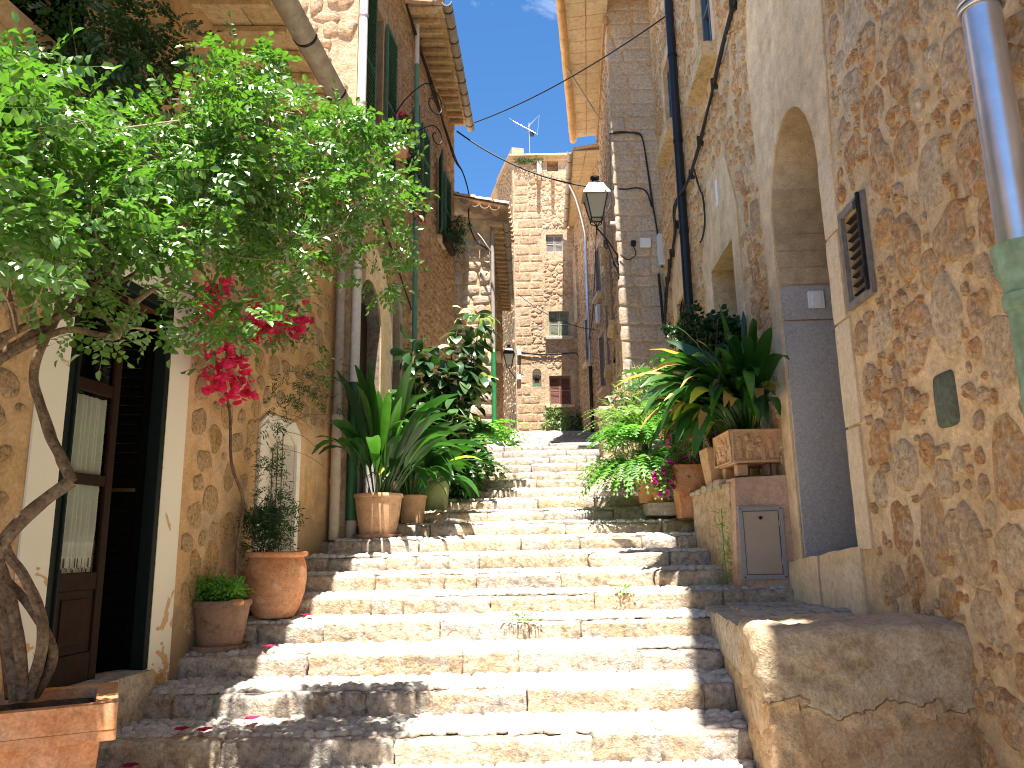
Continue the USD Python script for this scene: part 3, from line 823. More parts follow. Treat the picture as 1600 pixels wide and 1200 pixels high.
door = h1.add('door', dl, M['brown_wood'], smooth=False)
for a, b in ((1.47, 2.02), (2.09, 2.62), (2.70, 3.28)):
    h1.add('pane', leafw.box(.07, .41, a, b, -.024, -.020, .001), M['door_glass'], smooth=False, under=door)
# lace curtain: a pleated strip with a scalloped, pierced hem
cx = np.linspace(.075, .405, 67)
cv, cf = [], []
zs_ = [1.40, 1.43, 1.46, 1.50, 1.56, 1.75, 2.0, 2.3, 2.60]
for i, x in enumerate(cx):
    pl = .018 * math.sin(x * 150) + .010 * math.sin(x * 67 + 1)
    for j, z in enumerate(zs_):
        zz = z + (.035 * abs(math.sin(x * 28.5)) if j < 3 else 0)
        cv.append((x, zz, -.055 + pl * (1 if j > 4 else .6)))
nz = len(zs_)
for i in range(len(cx) - 1):
    for j in range(nz - 1):
        if j in (1, 2, 3) and (i + j) % 3 == 0:
            continue
        a = i * nz + j
        cf += [(a, a + nz, a + nz + 1), (a, a + nz + 1, a + 1)]
h1.add('curtain', leafw.map((np.array(cv), np.array(cf))), M['lace'], smooth=True, under=door)
dshw = Wall(W1.pt(5.40, 0, -.60)[:2], W1.pt(5.592, 0, -.075)[:2], 0, .56, 1)
shutter(h1, dshw, 0, .56, .80, 3.36, -.04, M['dark_shutter'], 34, name='louvred_leaf', border=.06, tilt=.3)
# niche window
ring = chamfer_poly(7.18, 8.12, 1.30, 2.88, .16).difference(chamfer_poly(7.30, 8.03, 1.20, 2.74, .12))
h1.add('niche_frame', W1.poly(ring, .002, .03), M['white'], smooth=False)
nr = MB()
nr.add(W1.poly(chamfer_poly(7.25, 8.08, 1.28, 2.78, .1), -.27, -.25))
nr.add(W1.poly(chamfer_poly(7.22, 8.11, 1.26, 2.80, .12).difference(chamfer_poly(7.301, 8.029, 1.32, 2.738, .12)), -.25, -.005))
h1.add('niche_lining', nr, M['white'], smooth=False)
fr = h1.add('niche_window', MB().add(W1.box(7.36, 7.41, 1.36, 2.62, -.24, -.17)).add(W1.box(7.60, 7.65, 1.36, 2.62, -.24, -.17)).add(W1.box(7.41, 7.60, 2.55, 2.62, -.24, -.17)).add(W1.box(7.41, 7.60, 1.9, 1.94, -.24, -.18)), M['grey_wood'], smooth=False)
h1.add('pane', W1.box(7.41, 7.60, 1.36, 2.55, -.235, -.225, .001), M['window_dark'], smooth=False, under=fr)
# upper window with dark louvres
wf = MB()
wf.add(W1.box(4.36, 4.42, 4.66, 5.75, -.2, .012)); wf.add(W1.box(2.6, 4.36, 4.66, 4.70, -.2, -.05)); wf.add(W1.box(2.6, 4.36, 5.70, 5.75, -.2, -.05))
uw = h1.add('upper_window', wf, M['dark_shutter'], smooth=False)
h1.add('window_back', W1.box(2.5, 4.5, 4.6, 5.8, -.34, -.3), M['window_dark'], smooth=False, under=uw)
for k in range(22):
    z = 4.73 + k * .044
    v, f = cbox((2.7, -.02, -.004), (4.355, .02, .004), .002)
    v = np.column_stack([v[:, 0], v[:, 1] * .8 + v[:, 2] * .6 + z, -v[:, 1] * .6 + v[:, 2] * .8 - .12])
    h1.add('slat', W1.map((v, f)), M['dark_shutter'], smooth=False, under=uw)
h1.add('window_sill', W1.rough(2.5, 4.44, 4.52, 4.655, -.3, .05, seg=(10, 3, 4), r=.02, amp=.004, seed=8), M['ochre'], smooth=50)
# stones showing through the plaster
keep_out = unary_union([door1.buffer(.1), surr.buffer(.06), niche_o.buffer(.16), win_o.buffer(.1)])
reg = unary_union([sbox(5.93, .9, 7.25, 3.7), sbox(3.2, .4, 4.33, 3.9), sbox(7.1, 2.9, 8.95, 5.0)]).difference(keep_out)
dart_stones(h1, W1, reg, M['ochre_stone'], 21, 420, .07, .25, aspect=(.8, 1.3), gap=.022, height=.013, rough=.26, base=-.004, rings=3, limit=220, power=1.3)
dart_stones(h1, W1, sbox(4.5, 3.85, 9.0, 5.95).difference(unary_union([keep_out, sbox(7.1, 2.9, 8.95, 5.0)])), M['ochre_stone'], 22, 90, .12, .30, gap=.08, height=.005, rough=.22, base=-.008, rings=3, limit=60)
# eave, gutter and downpipe
eave(h1, W1, 1.5, 9.05, 6.10, (.92, .62), .34, M['soffit'], M['soffit'], depth=.07, slope=.12, seed=4)
gutter_with_bands(h1, W1.pt(1.5, 6.0, .98), W1.pt(8.95, 5.98, .68), .105, M['gutter'], n=9)
h1.add('gutter_outlet', tube(smooth_path([W1.pt(8.8, 5.97, .66), W1.pt(8.85, 5.7, .62), W1.pt(9.0, 5.35, .25), W1.pt(9.02, 5.1, .10)], 5), .055, 12), M['gutter'], smooth=40)
h1.add('downpipe', tube([W1.pt(9.0, 5.15, .09), W1.pt(9.0, 3.4, .09), W1.pt(9.0, 3.1, .09)], .052, 14), M['grey_pipe'], smooth=40)
h1.add('downpipe', tube([W1.pt(9.0, 3.12, .09), W1.pt(9.0, 1.68, .09)], .06, 14), M['cream_pipe'], smooth=40, label='cream lower length of downpipe')
for z in (3.1, 2.35):
    h1.add('pipe_collar', tube([W1.pt(9.0, z - .03, .09), W1.pt(9.0, z + .03, .09)], .069, 14), M['cream_pipe'], smooth=40)

# ------------------------------------------------------------------ house with green shutters, left
M['brown_plaster'] = stone_mat('brown_plaster', [(0, (.46, .32, .18)), (1, (.56, .41, .25))], scale=1.5, fine=60, bump=.4, rnd=0, mott=.2, dark=.05)
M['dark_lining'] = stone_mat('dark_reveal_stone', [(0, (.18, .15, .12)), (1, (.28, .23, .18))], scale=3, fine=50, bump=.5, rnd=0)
h2 = Thing('green_shuttered_house', 'tall brown rubble house with green louvred shutters and tiled eaves', 'house', loc=W2.pt(12, 2))
adoor = arch_poly(9.36, 10.36, 1.2, 4.45, .66)
awin = arch_poly(10.92, 11.32, 2.9, 4.95, .42)
w1o, w2o, w3o = sbox(9.78, 6.88, 10.27, 9.40), sbox(12.18, 7.75, 12.42, 9.0), sbox(13.86, 7.45, 14.28, 9.05)
face2 = sbox(9.15, .8, 15.45, 10.62)
holes2 = unary_union([adoor, awin, w1o, w2o, w3o])
h2.add('wall', W2.poly(face2.difference(holes2), -.45, 0), M['brown_mortar'], smooth=False)
h2.add('end_wall', W2E.poly(sbox(-7.0, .8, W2.pt(9.15, 0)[0] - .02, 10.6), -.4, 0), M['tower_mortar'], smooth=False)
h2.add('far_wall', Wall((-5, 15.43), (W2.pt(15.45, 0)[0] - .05, 15.43), 0, 1, 1).poly(sbox(0, .8, 1, 10.6), -.05, 0), M['brown_mortar'], smooth=False)
dk = MB()
for c0, c1, z0, z1 in ((9.3, 10.42, 1.2, 5.2), (10.85, 11.4, 2.8, 5.5), (9.7, 10.35, 6.8, 9.5), (12.1, 12.5, 7.6, 9.1), (13.8, 14.35, 7.3, 9.15)):
    dk.add(W2.box(c0, c1, z0, z1, -.5, -.46))
h2.add('dark_rooms', dk, M['window_dark'], smooth=False)
h2.add('arch_surround', W2.poly(arch_poly(9.2, 10.82, 1.2, 4.6, 1.05).difference(arch_poly(9.36, 10.36, 1.1, 4.45, .66)), .002, .022), M['brown_plaster'], smooth=False)
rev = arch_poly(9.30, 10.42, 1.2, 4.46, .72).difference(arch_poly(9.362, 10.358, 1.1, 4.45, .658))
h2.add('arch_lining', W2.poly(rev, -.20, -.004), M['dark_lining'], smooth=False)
h2.add('jamb', W2.rough(10.30, 10.44, 1.3, 3.0, -.20, .035, seg=(3, 10, 4), r=.02, amp=.006, seed=5), M['granite'], smooth=50)
ad = MB()
for i in range(6):
    ad.add(W2.box(9.37 + i * .165, 9.37 + i * .165 + .158, 1.3, 4.9, -.23, -.18, .008))
h2.add('arched_door', ad, M['dark_wood'], smooth=False)
h2.add('arched_window_surround', W2.poly(arch_poly(10.82, 11.43, 2.8, 4.98, .56).difference(arch_poly(10.92, 11.32, 2.9, 4.95, .42)), .002, .02), M['granite'], smooth=False)
ag = MB()
for i in range(3):
    ag.add(tube([W2.pt(11.02 + .1 * i, 2.9, -.1), W2.pt(11.02 + .1 * i, 5.3, -.1)], .009, 6))
for z in np.arange(3.1, 5.3, .3):
    ag.add(tube([W2.pt(10.92, z, -.1), W2.pt(11.32, z, -.1)], .007, 6))
h2.add('window_grille', ag, M['iron'], smooth=False)
shutter(h2, W2, 9.24, 9.74, 6.88, 9.40, .04, M['green_shutter'], 34, label='left shutter of the largest window')
shutter(h2, W2, 10.30, 10.82, 6.84, 9.36, .03, M['faded_green'], 34, label='faded right shutter of the largest window')
shutter(h2, Wall(W2.pt(12.16, 0, .03)[:2], W2.pt(11.90, 0, .12)[:2], 0, .34, -1), 0, .34, 7.75, 8.98, 0, M['faded_green'], 20)
shutter(h2, W2, 12.44, 13.02, 7.75, 8.98, .03, M['faded_green'], 20)
shutter(h2, Wall(W2.pt(13.84, 0, .03)[:2], W2.pt(13.50, 0, .16)[:2], 0, .4, -1), 0, .4, 7.45, 9.03, 0, M['green_shutter'], 24)
shutter(h2, W2, 14.31, 14.86, 7.42, 9.0, .03, M['faded_green'], 24)
for c0, c1, z in ((9.68, 10.36, 6.86), (12.1, 12.5, 7.73), (13.78, 14.36, 7.42)):
    h2.add('window_sill', W2.rough(c0, c1, z - .09, z, -.1, .09, seg=(6, 2, 3), r=.015, amp=.004, seed=int(c0 * 9)), M['jamb'], smooth=50)
for c0, c1, z0, z1 in ((9.74, 9.78, 6.88, 9.4), (10.27, 10.30, 6.88, 9.4)):
    h2.add('window_reveal', W2.box(c0, c1, z0, z1, -.4, .004), M['plaster'], smooth=False)
h2.add('curtain', W2.box(9.80, 9.98, 6.9, 9.38, -.36, -.34), M['lace'], smooth=False)
reg2 = face2.buffer(-.04).difference(unary_union([holes2.buffer(.08), arch_poly(9.1, 10.9, 1.0, 4.6, 1.1), arch_poly(10.78, 11.47, 2.6, 5.0, .6), sbox(9.15, .8, 10.9, 4.6)]))
rubble(h2, W2, reg2.intersection(sbox(9.15, 3.2, 15.4, 10.6)), .25, .15, M['brown_stone'], 31, height=.028, fill=.88, density=.93, sides=8, rough=.2)
rubble(h2, W2E, sbox(-4.6, 5.8, W2.pt(9.15, 0)[0] - .03, 10.5), .34, .20, M['tower_stone'], 32, height=.03, fill=1.0, density=1, limit=120, rough=.3, ex=3.2)
eave(h2, W2, 11.55, 15.34, 10.60, (.62, .30), .27, M['soffit'], M['soffit'], depth=.11, slope=.1, seed=5)
eave(h2, W2, 9.1, 11.5, 10.75, (.72, .60), .30, M['soffit'], M['soffit'], depth=.11, slope=.1, seed=6)
gutter_with_bands(h2, W2.pt(11.5, 10.62, .70), W2.pt(15.5, 10.60, .36), .085, M['gutter'], n=10)
gutter_with_bands(h2, W2.pt(9.0, 10.84, .74), W2.pt(11.75, 10.84, .52), .09, M['gutter'], n=4)
h2.add('downpipe', tube([W2.pt(11.85, 10.5, .10), W2.pt(11.85, 9.7, .10)], .04, 12), M['white_pipe'], smooth=40, label='white top length of teal downpipe')
h2.add('downpipe', tube([W2.pt(11.85, 9.72, .10), W2.pt(11.85, 4.6, .10), W2.pt(11.85, 2.6, .10)], .042, 12), M['teal_pipe'], smooth=40, label='teal painted downpipe')
h2.add('downpipe', tube([W2.pt(9.13, 10.4, .08), W2.pt(9.13, 6.3, .08), W2.pt(9.13, 3.5, .08)], .058, 14), M['white_pipe'], smooth=40, label='pale upper length of green footed downpipe')
h2.add('downpipe', tube([W2.pt(9.13, 3.55, .08), W2.pt(9.13, 1.9, .08)], .068, 14), M['green_pipe'], smooth=40, label='dark green lower length of downpipe')
h2.add('downpipe', tube([W2.pt(9.13, 1.92, .08), W2.pt(9.13, 1.69, .08)], .066, 14), M['grey_pipe'], smooth=40)
for z in (5.0, 6.1, 7.3, 8.6):
    h2.add('pipe_clip', tube([W2.pt(9.13, z - .015, .08), W2.pt(9.13, z + .015, .08)], .066, 12), M['grey_metal'], smooth=40)


def scroll(base, out, up, size):
    """An iron scroll arm: rises from base, curls over at its end."""
    pts = [base, base + out * size * .35 + np.array([0, 0, up * .55]), base + out * size * .8 + np.array([0, 0, up])]
    c = base + out * size * 1.0 + np.array([0, 0, up * .78])
    for t in np.linspace(1.7, -4.6, 16):
        r = size * .24 * (1 - .11 * (1.7 - t))
        pts.append(c + out * r * math.cos(t) + np.array([0, 0, r * math.sin(t)]))
    return tube(smooth_path(pts, 3), .011, 6)


al = unit(W2.pt(12, 0) - W2.pt(9, 0))
nn2 = np.array([W2.n[0], W2.n[1], 0])
h2.add('iron_scroll', scroll(W2.pt(10.2, 7.55, .1), unit(al * .9 + nn2 * .5), 1.15, 1.0), M['iron'], smooth=True)
h2.add('iron_scroll', scroll(W2.pt(11.0, 7.75, .15), unit(al * .8 + nn2 * .4), .6, .75), M['iron'], smooth=True)

# ------------------------------------------------------------------ small house beyond it
h3 = Thing('small_stone_house', 'small pale stone house with barrel tile eave and green footed corner downpipe', 'house', loc=(-1, 15.5, 3.4))
h3.add('wall', W3.poly(sbox(-4.0, 2.2, -.42, 8.25), -.4, 0), M['mortar'], smooth=False)
h3.add('gable', W3.poly(Polygon([(-4.0, 8.25), (-.42, 8.25), (-.42, 8.42), (-4.0, 9.2)]), -.4, -.002), M['plaster'], smooth=False)
side3 = sbox(15.52, 2.2, 22.0, 8.5)
h3o = unary_union([sbox(16.9, 5.9, 17.5, 7.2), sbox(16.3, 3.2, 17.2, 5.5)])
h3.add('side_wall', W3S.poly(side3.difference(h3o), -.4, 0), M['brown_mortar'], smooth=False)
h3.add('dark_rooms', MB().add(W3S.box(16.8, 17.6, 5.8, 7.3, -.3, -.26)).add(W3S.box(16.2, 17.3, 3.1, 5.6, -.3, -.26)), M['dark_wood'], smooth=False)
rubble(h3, W3, sbox(-1.22, 3.3, -.42, 8.1), .34, .24, M['pale_stone'], 41, height=.035, courses=True, ex=4.5, rough=.16, joint=.035, sides=14)
rubble(h3, W3S, side3.buffer(-.05).difference(h3o.buffer(.12)), .26, .16, M['brown_stone'], 42, height=.03, density=.95, sides=7, limit=40)
eave(h3, W3S, 15.5, 21.9, 8.38, (.34, .30), .30, M['soffit'], M['soffit'], depth=.07, slope=.1, roof=False, seed=9)
tl = MB()


def barrel(p0, p1, r0, r1, th=.014, n=8, up=True):
    """One barrel tile from p0 to p1."""
    p0, p1 = np.asarray(p0, float), np.asarray(p1, float)
    t = unit(p1 - p0); s = unit(np.cross(t, [0, 0, 1.0])); w = np.cross(s, t)
    a = np.linspace(0, np.pi, n) if up else np.linspace(np.pi, 2 * np.pi, n)
    v = []
    for q, r in ((p0, r0), (p1, r1)):
        v += [q + s * r * math.cos(x) + w * r * math.sin(x) * .85 for x in a] + [q + s * (r - th) * math.cos(x) + w * (r - th) * math.sin(x) * .85 for x in a[::-1]]
    m = 2 * n
    f = []
    for i in range(m):
        j = (i + 1) % m
        f += [(i, j, j + m), (i, j + m, i + m)]
    for i in range(n - 1):
        f += [(i, m - 1 - i, m - 2 - i), (i, m - 2 - i, i + 1), (i + m, i + 1 + m, 2 * m - 2 - i), (i + m, 2 * m - 2 - i, 2 * m - 1 - i)]
    return np.array(v), np.array(f)


rv3, rf3 = extrude(Polygon([(-4.2, 15.2), (-.02, 15.25), (.12, 22.0), (-4.2, 22.0)]), 0, .03)
h3.add('roof', (np.column_stack([rv3[:, 0], rv3[:, 1], rv3[:, 2] + 8.62 - .22 * rv3[:, 0]]), rf3), M['roof_tile'], smooth=False)
for j in range(9):
    y = 15.3 + j * .24
    for i in range(5 if j == 0 else 3):
        x0 = -.06 - i * .36 + j * .014
        z0 = 8.66 - .22 * x0
        h3.add('roof_tile', barrel((x0 + .06, y, z0 + .012), (x0 - .36, y, z0 + .0825 + .012), .105, .085), M['roof_tile'], smooth=50)
for i in range(4):
    x = -.30 - i * .21
    h3.add('verge_tile', barrel((x, 15.16, 8.56 - .22 * x - .02), (x, 15.55, 8.56 - .22 * x - .02), .10, .10, up=False), M['roof_tile'], smooth=50)
gutter_with_bands(h3, W3S.pt(15.35, 8.36, .36), W3S.pt(20.5, 8.36, .32), .085, M['gutter'], n=6)
h3.add('downpipe', tube([(-.37, 15.42, 8.15), (-.37, 15.42, 5.55)], .042, 12), M['grey_pipe'], smooth=40)
h3.add('downpipe', tube([(-.37, 15.42, 5.57), (-.37, 15.42, 3.55)], .05, 12), M['bright_green'], smooth=40, label='bright green foot of downpipe')
h3.add('window_frame', MB().add(W3S.box(16.86, 16.92, 5.86, 7.24, -.1, .03)).add(W3S.box(17.48, 17.54, 5.86, 7.24, -.1, .03)).add(W3S.box(16.8, 17.6, 5.78, 5.86, -.1, .14)), M['jamb'], smooth=False)

# ------------------------------------------------------------------ tower at the head of the steps
tw = Thing('stone_tower', 'old square stone tower house at the head of the steps', 'tower', loc=(1.2, 23, 4.8))
ft = sbox(.13, 3.6, 2.9, 13.95)
o1, o2, o3 = sbox(1.14, 5.72, 1.80, 6.62), sbox(1.18, 7.86, 1.82, 8.68), sbox(1.16, 10.62, 1.70, 11.24)
oop = arch_poly(1.26, 1.62, 13.42, 13.78, .12)
oni = arch_poly(.63, .90, 6.30, 6.72, .14)
holes_t = unary_union([o1, o2, o3, oop, oni])
tw.add('wall', WT.poly(ft.difference(holes_t), -.5, 0), M['tower_mortar'], smooth=False)
tw.add('side_wall', WTS.poly(sbox(23.0, 3.6, 25.2, 14.3), -.4, 0), M['tower_mortar'], smooth=False)
tw.add('rooms', MB().add(WT.box(1.0, 1.95, 5.5, 14.0, -.62, -.55)), M['window_dark'], smooth=False)
tw.add('opening_back', WT.box(1.2, 1.7, 13.35, 14.0, -.40, -.36), M['tower_mortar'], smooth=False)
tw.add('niche_back', WT.box(.58, .95, 6.25, 6.9, -.17, -.14), M['white'], smooth=False)
fig = MB()
for a in np.linspace(-1.0, 1.0, 7):
    v, f = cbox((-.011, .02, 0), (.011, .20, .012), .003)
    c_, s_ = math.cos(a), math.sin(a)
    fig.add(WT.map((np.column_stack([v[:, 0] * c_ + v[:, 1] * s_ + .765, -v[:, 0] * s_ + v[:, 1] * c_ + 6.50, v[:, 2] - .138]), f)))
fig.add(WT.box(.70, .83, 6.44, 6.52, -.138, -.11))
tw.add('niche_relief', fig, M['dark_wood'], smooth=False)
tw.add('niche_band', WT.box(.635, .895, 6.33, 6.39, -.139, -.12), M['faded_green'], smooth=False)
for (c0, z0, c1, z1), mm, lab, ns in ((o1.bounds, 'red_shutter', 'lowest tower window, brown red shutters', 22), (o2.bounds, 'green_grey_shutter', 'middle tower window, greyish green shutters', 20), (o3.bounds, 'grey_shutter', 'top tower window, grey shutters', 14)):
    cm = (c0 + c1) / 2
    shutter(tw, WT, c0 + .01, cm - .005, z0 + .01, z1 - .01, -.10, M[mm], ns, border=.035)
    shutter(tw, WT, cm + .005, c1 - .01, z0 + .01, z1 - .01, -.10, M[mm], ns, border=.035)
    fr = unary_union([sbox(c0 - .16, z0 - .02, c0, z1), sbox(c1, z0 - .02, c1 + .16, z1), sbox(c0 - .16, z1, c1 + .16, z1 + .17)])
    if ns > 14:
        tw.add('window_surround', WT.poly(fr, .002, .03), M['tower_mortar'], smooth=False)
        tw.add('window_sill', WT.rough(c0 - .12, c1 + .1, z0 - .11, z0 - .01, -.1, .16, seg=(8, 2, 3), r=.02, amp=.006, seed=ns), M['jamb'] if ns > 20 else M['flag'], smooth=50)
qreg = unary_union([sbox(.15, 4.3, .62, 13.4), sbox(.62, 9.0, 1.05, 12.2), sbox(.62, 4.5, 1.0, 6.1)]).difference(holes_t.buffer(.2))
rubble(tw, WT, qreg, .44, .29, M['tower_stone'], 51, height=.010, courses=True, ex=7, rough=.10, joint=.02, sides=12)
rreg = ft.buffer(-.05).difference(unary_union([qreg, holes_t.buffer(.19)])).intersection(sbox(.13, 4.5, 2.1, 13.9))
dart_stones(tw, WT, rreg, M['tower_stone'], 52, 1100, .06, .26, aspect=(.55, 1.0), gap=.002, height=.018, rough=.25, sides=9, rings=3, limit=200)
rubble(tw, WTS, sbox(23.05, 4.4, 25.1, 14.1), .26, .16, M['brown_stone'], 53, height=.04, fill=.9, density=.95, sides=7, rough=.25, limit=60)
tw.add('roof_slab', extrude(Polygon([(.02, 22.86), (3.0, 22.86), (3.0, 27), (-.9, 27), (-.5, 25.2)]), 13.93, 13.99), M['roof_tile'], smooth=False)
tw.add('parapet', WT.box(.05, 2.95, 13.78, 13.95, -.4, .06, .02), M['brown_mortar'], smooth=False)
for k in range(26):
    c = .12 + k * .112
    tw.add('parapet_stone', WT.rough(c, c + .105, 13.93, 13.99 + .05 * ((k * 37) % 10) / 10, -.3, .05, seg=(3, 2, 3), r=.02, amp=.012, seed=k), M['brown_stone'], smooth=50)
for c in (.985, 1.44):
    tw.add('corbel', WT.rough(c - .055, c + .055, 12.95, 13.27, -.1, .34, seg=(2, 4, 4), r=.03, amp=.01, seed=int(c * 10)), M['tower_stone'], smooth=50)
tw.add('corbel', WT.rough(.92, 1.09, 13.27, 13.75, -.1, .16, seg=(2, 4, 3), r=.03, amp=.01, seed=77), M['pale_stone'], smooth=50)
pl = MB()
g = np.random.default_rng(4)
for k in range(160):
    c = WT.pt(g.uniform(.25, 1.1), 13.72 + g.uniform(-.06, .12), g.uniform(.02, .16))
    d = unit(g.normal(size=3)); e = unit(np.cross(d, g.normal(size=3)))
    pl.add((np.array([c, c + d * .06 + e * .02, c + d * .1, c + d * .06 - e * .02]), np.array([[0, 1, 2], [0, 2, 3]])))
single('wall_plant', pl, M['dark_leaf'], 'low green plant growing along the top edge of the tower', 'plant', smooth=False)
# aerial
an = Thing('roof_aerial', 'thin television aerial on the tower roof', 'aerial', loc=(.74, 24, 14.06))
an.add('mast', tube([(.74, 24, 14.05), (.74, 24, 15.75)], .018, 8), M['aluminium'])
an.add('boom', tube([(.95, 23.9, 15.3), (.20, 24.2, 15.95)], .012, 6), M['aluminium'])
for k in range(7):
    if k % 2:
        continue
    q = np.array([.95, 23.9, 15.3]) + (np.array([.20, 24.2, 15.95]) - np.array([.95, 23.9, 15.3])) * k / 6
    e = np.array([.22, .5, .1]) * (.3 + .05 * k)
    an.add('element', tube([q - e, q + e], .006, 5), M['aluminium'])
an.add('reflector', tube([(.70, 23.9, 15.55), (1.10, 24.0, 16.05), (1.02, 24.1, 15.35)], .010, 5), M['aluminium'])
an.add('amplifier', cbox((.77, 23.95, 15.25), (.90, 24.05, 15.42), .01), M['black'])
an.add('foot', rblock((.62, 23.9, 14.03), (.86, 24.1, 14.2), seg=(3, 3, 3), r=.03), M['terra_pale'], smooth=50)

# ------------------------------------------------------------------ long stone house, right foreground
hr = Thing('orange_stone_house', 'tall house of orange rubble in pale mortar with arched stone doorway', 'house', loc=WR.pt(6, 1))
arch_o = arch_poly(5.735, 7.035, 1.40, 4.55, .85)
vent_o = sbox(5.03, 3.28, 5.37, 3.93)
d2_o = sbox(8.56, 1.8, 9.72, 5.10)
gr_o = sbox(11.62, 4.55, 12.42, 5.50)
rw1, rw2 = sbox(8.72, 7.80, 9.52, 9.6), sbox(11.42, 8.35, 12.35, 9.8)
TOPR = 12.55
facer = sbox(-3, -.5, 13.6, TOPR)
holes_r = unary_union([arch_o, vent_o, d2_o, gr_o, rw1, rw2])
hr.add('wall', WR.poly(facer.difference(holes_r), -.6, 0), M['mortar'], smooth=False)
rooms = MB()
for c0, c1, z0, z1 in ((8.4, 9.9, 1.7, 5.2), (11.5, 12.5, 4.4, 5.6), (8.6, 9.6, 7.7, 9.8), (11.3, 12.5, 8.2, 10.0), (4.9, 5.5, 3.1, 4.1)):
    rooms.add(WR.box(c0, c1, z0, z1, -.66, -.61))
hr.add('dark_rooms', rooms, M['window_dark'], smooth=False)
# arched doorway: jambs of stone, plastered head
hr.add('doorway_back', WR.box(5.575, 7.175, 1.3, 5.6, -.66, -.61), M['window_dark'], smooth=False)
ringr = arch_poly(5.475, 7.295, 1.40, 4.6, 1.15).difference(arch_poly(5.735, 7.035, 1.30, 4.55, .85))
fun = Polygon([(5.455, 4.6), (7.325, 4.6), (7.375, 6.6), (6.8, 8.6), (5.2, 8.6), (5.24, 6.6)]).difference(arch_poly(5.475, 7.295, 1.40, 4.6, 1.15))
hr.add('portal_plaster', WR.poly(fun.union(ringr).intersection(sbox(4.9, 4.4, 7.5, 8.7)), .002, .016), M['plaster'], smooth=False)
hr.add('portal_plaster', WR.poly(sbox(7.04, 1.4, 7.295, 4.4), .002, .016), M['plaster'], smooth=False)
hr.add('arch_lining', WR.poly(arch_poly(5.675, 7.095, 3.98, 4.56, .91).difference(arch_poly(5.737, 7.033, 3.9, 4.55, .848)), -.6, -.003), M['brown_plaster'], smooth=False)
for z0, z1 in ((1.40, 3.62), (3.63, 3.97)):
    hr.add('door_jamb', WR.rough(7.005, 7.175, z0, z1, -.60, -.004, seg=(3, 9, 5), r=.015, amp=.005, seed=int(z0 * 7)), M['granite'], smooth=50)
for z0, z1, w in ((1.52, 2.4, .26), (2.41, 3.2, .30), (3.21, 3.9, .25), (3.91, 4.55, .29)):
    hr.add('door_jamb', WR.rough(5.475 + .28 - w, 5.75, z0, z1, -.6, .022, seg=(3, 7, 5), r=.015, amp=.006, seed=int(z0 * 9)), M['jamb'], smooth=50)
for k in range(5):
    a0, a1 = np.pi * k / 5, np.pi * (k + 1) / 5
    hr.add('lining_joint', WR.map(cbox((7.025, 3.99 + .17 * k, -.58), (7.031, 3.994 + .17 * k, -.02), .001)), M['brown_mortar'], smooth=False)
dd = MB()
for i in range(8):
    dd.add(WR.box(5.745 + i * .162, 5.745 + i * .162 + .155, 1.42, 5.3, -.6, -.55, .006))
hr.add('door', dd, M['dark_wood'], smooth=False)
hr.add('bell_switch', WR.map((lambda v, f: (np.column_stack([7.003 - v[:, 2], v[:, 1] + 3.82, v[:, 0] - .32]), f[:, ::-1]))(*cbox((-.075, -.085, 0), (.075, .085, .03), .012))), M['white_plastic'], smooth=False)
hr.add('bell_switch', WR.map((lambda v, f: (np.column_stack([6.975 - v[:, 2], v[:, 1] + 3.82, v[:, 0] - .32]), f[:, ::-1]))(*cbox((-.045, -.06, 0), (.045, .06, .01), .006))), M['white_plastic'], smooth=False)
# sill blocks that run along the foot of the wall
for c0, c1, n0, n1 in ((6.50, 7.28, .085, .075), (5.70, 6.497, .07, .03)):
    v, f = rblock((c0, .95, -.5), (c1, 1.40, .08), seg=(10, 7, 5), r=.035, amp=.014, freq=7, seed=int(c0 * 5))
    t_ = (v[:, :1] - c0) / (c1 - c0)
    v[:, 1:2] += np.where(v[:, 1:2] > 1.1, (7.28 - v[:, :1]) * .10, 0)
    v[:, 2:3] = np.where(v[:, 2:3] > -.1, v[:, 2:3] - .08 + (n1 + (n0 - n1) * t_), v[:, 2:3])
    hr.add('base_stone', WR.map((v, f)), M['jamb'], smooth=50)
# louvred vent
vf = unary_union([sbox(4.98, 3.23, 5.42, 3.98)]).difference(vent_o)
vp = hr.add('vent', WR.poly(vf, .002, .035), M['grey_wood'], smooth=False)
for k in range(9):
    z = 3.33 + k * .07
    v, f = cbox((5.03, -.018, -.003), (5.37, .018, .003), .001)
    v = np.column_stack([v[:, 0], v[:, 1] * .35 - v[:, 2] * .93 + z, v[:, 1] * .93 + v[:, 2] * .35 - .02])
    hr.add('slat', WR.map((v, f)), M['black'], smooth=False, under=vp)
hr.add('vent_shutter', MB().add(WR.box(5.00, 5.03, 3.26, 3.98, .036, .06)).add(WR.box(4.985, 5.045, 3.36, 3.42, .06, .075)).add(WR.box(4.985, 5.045, 3.86, 3.92, .06, .075)), M['black'], smooth=False, under=vp)
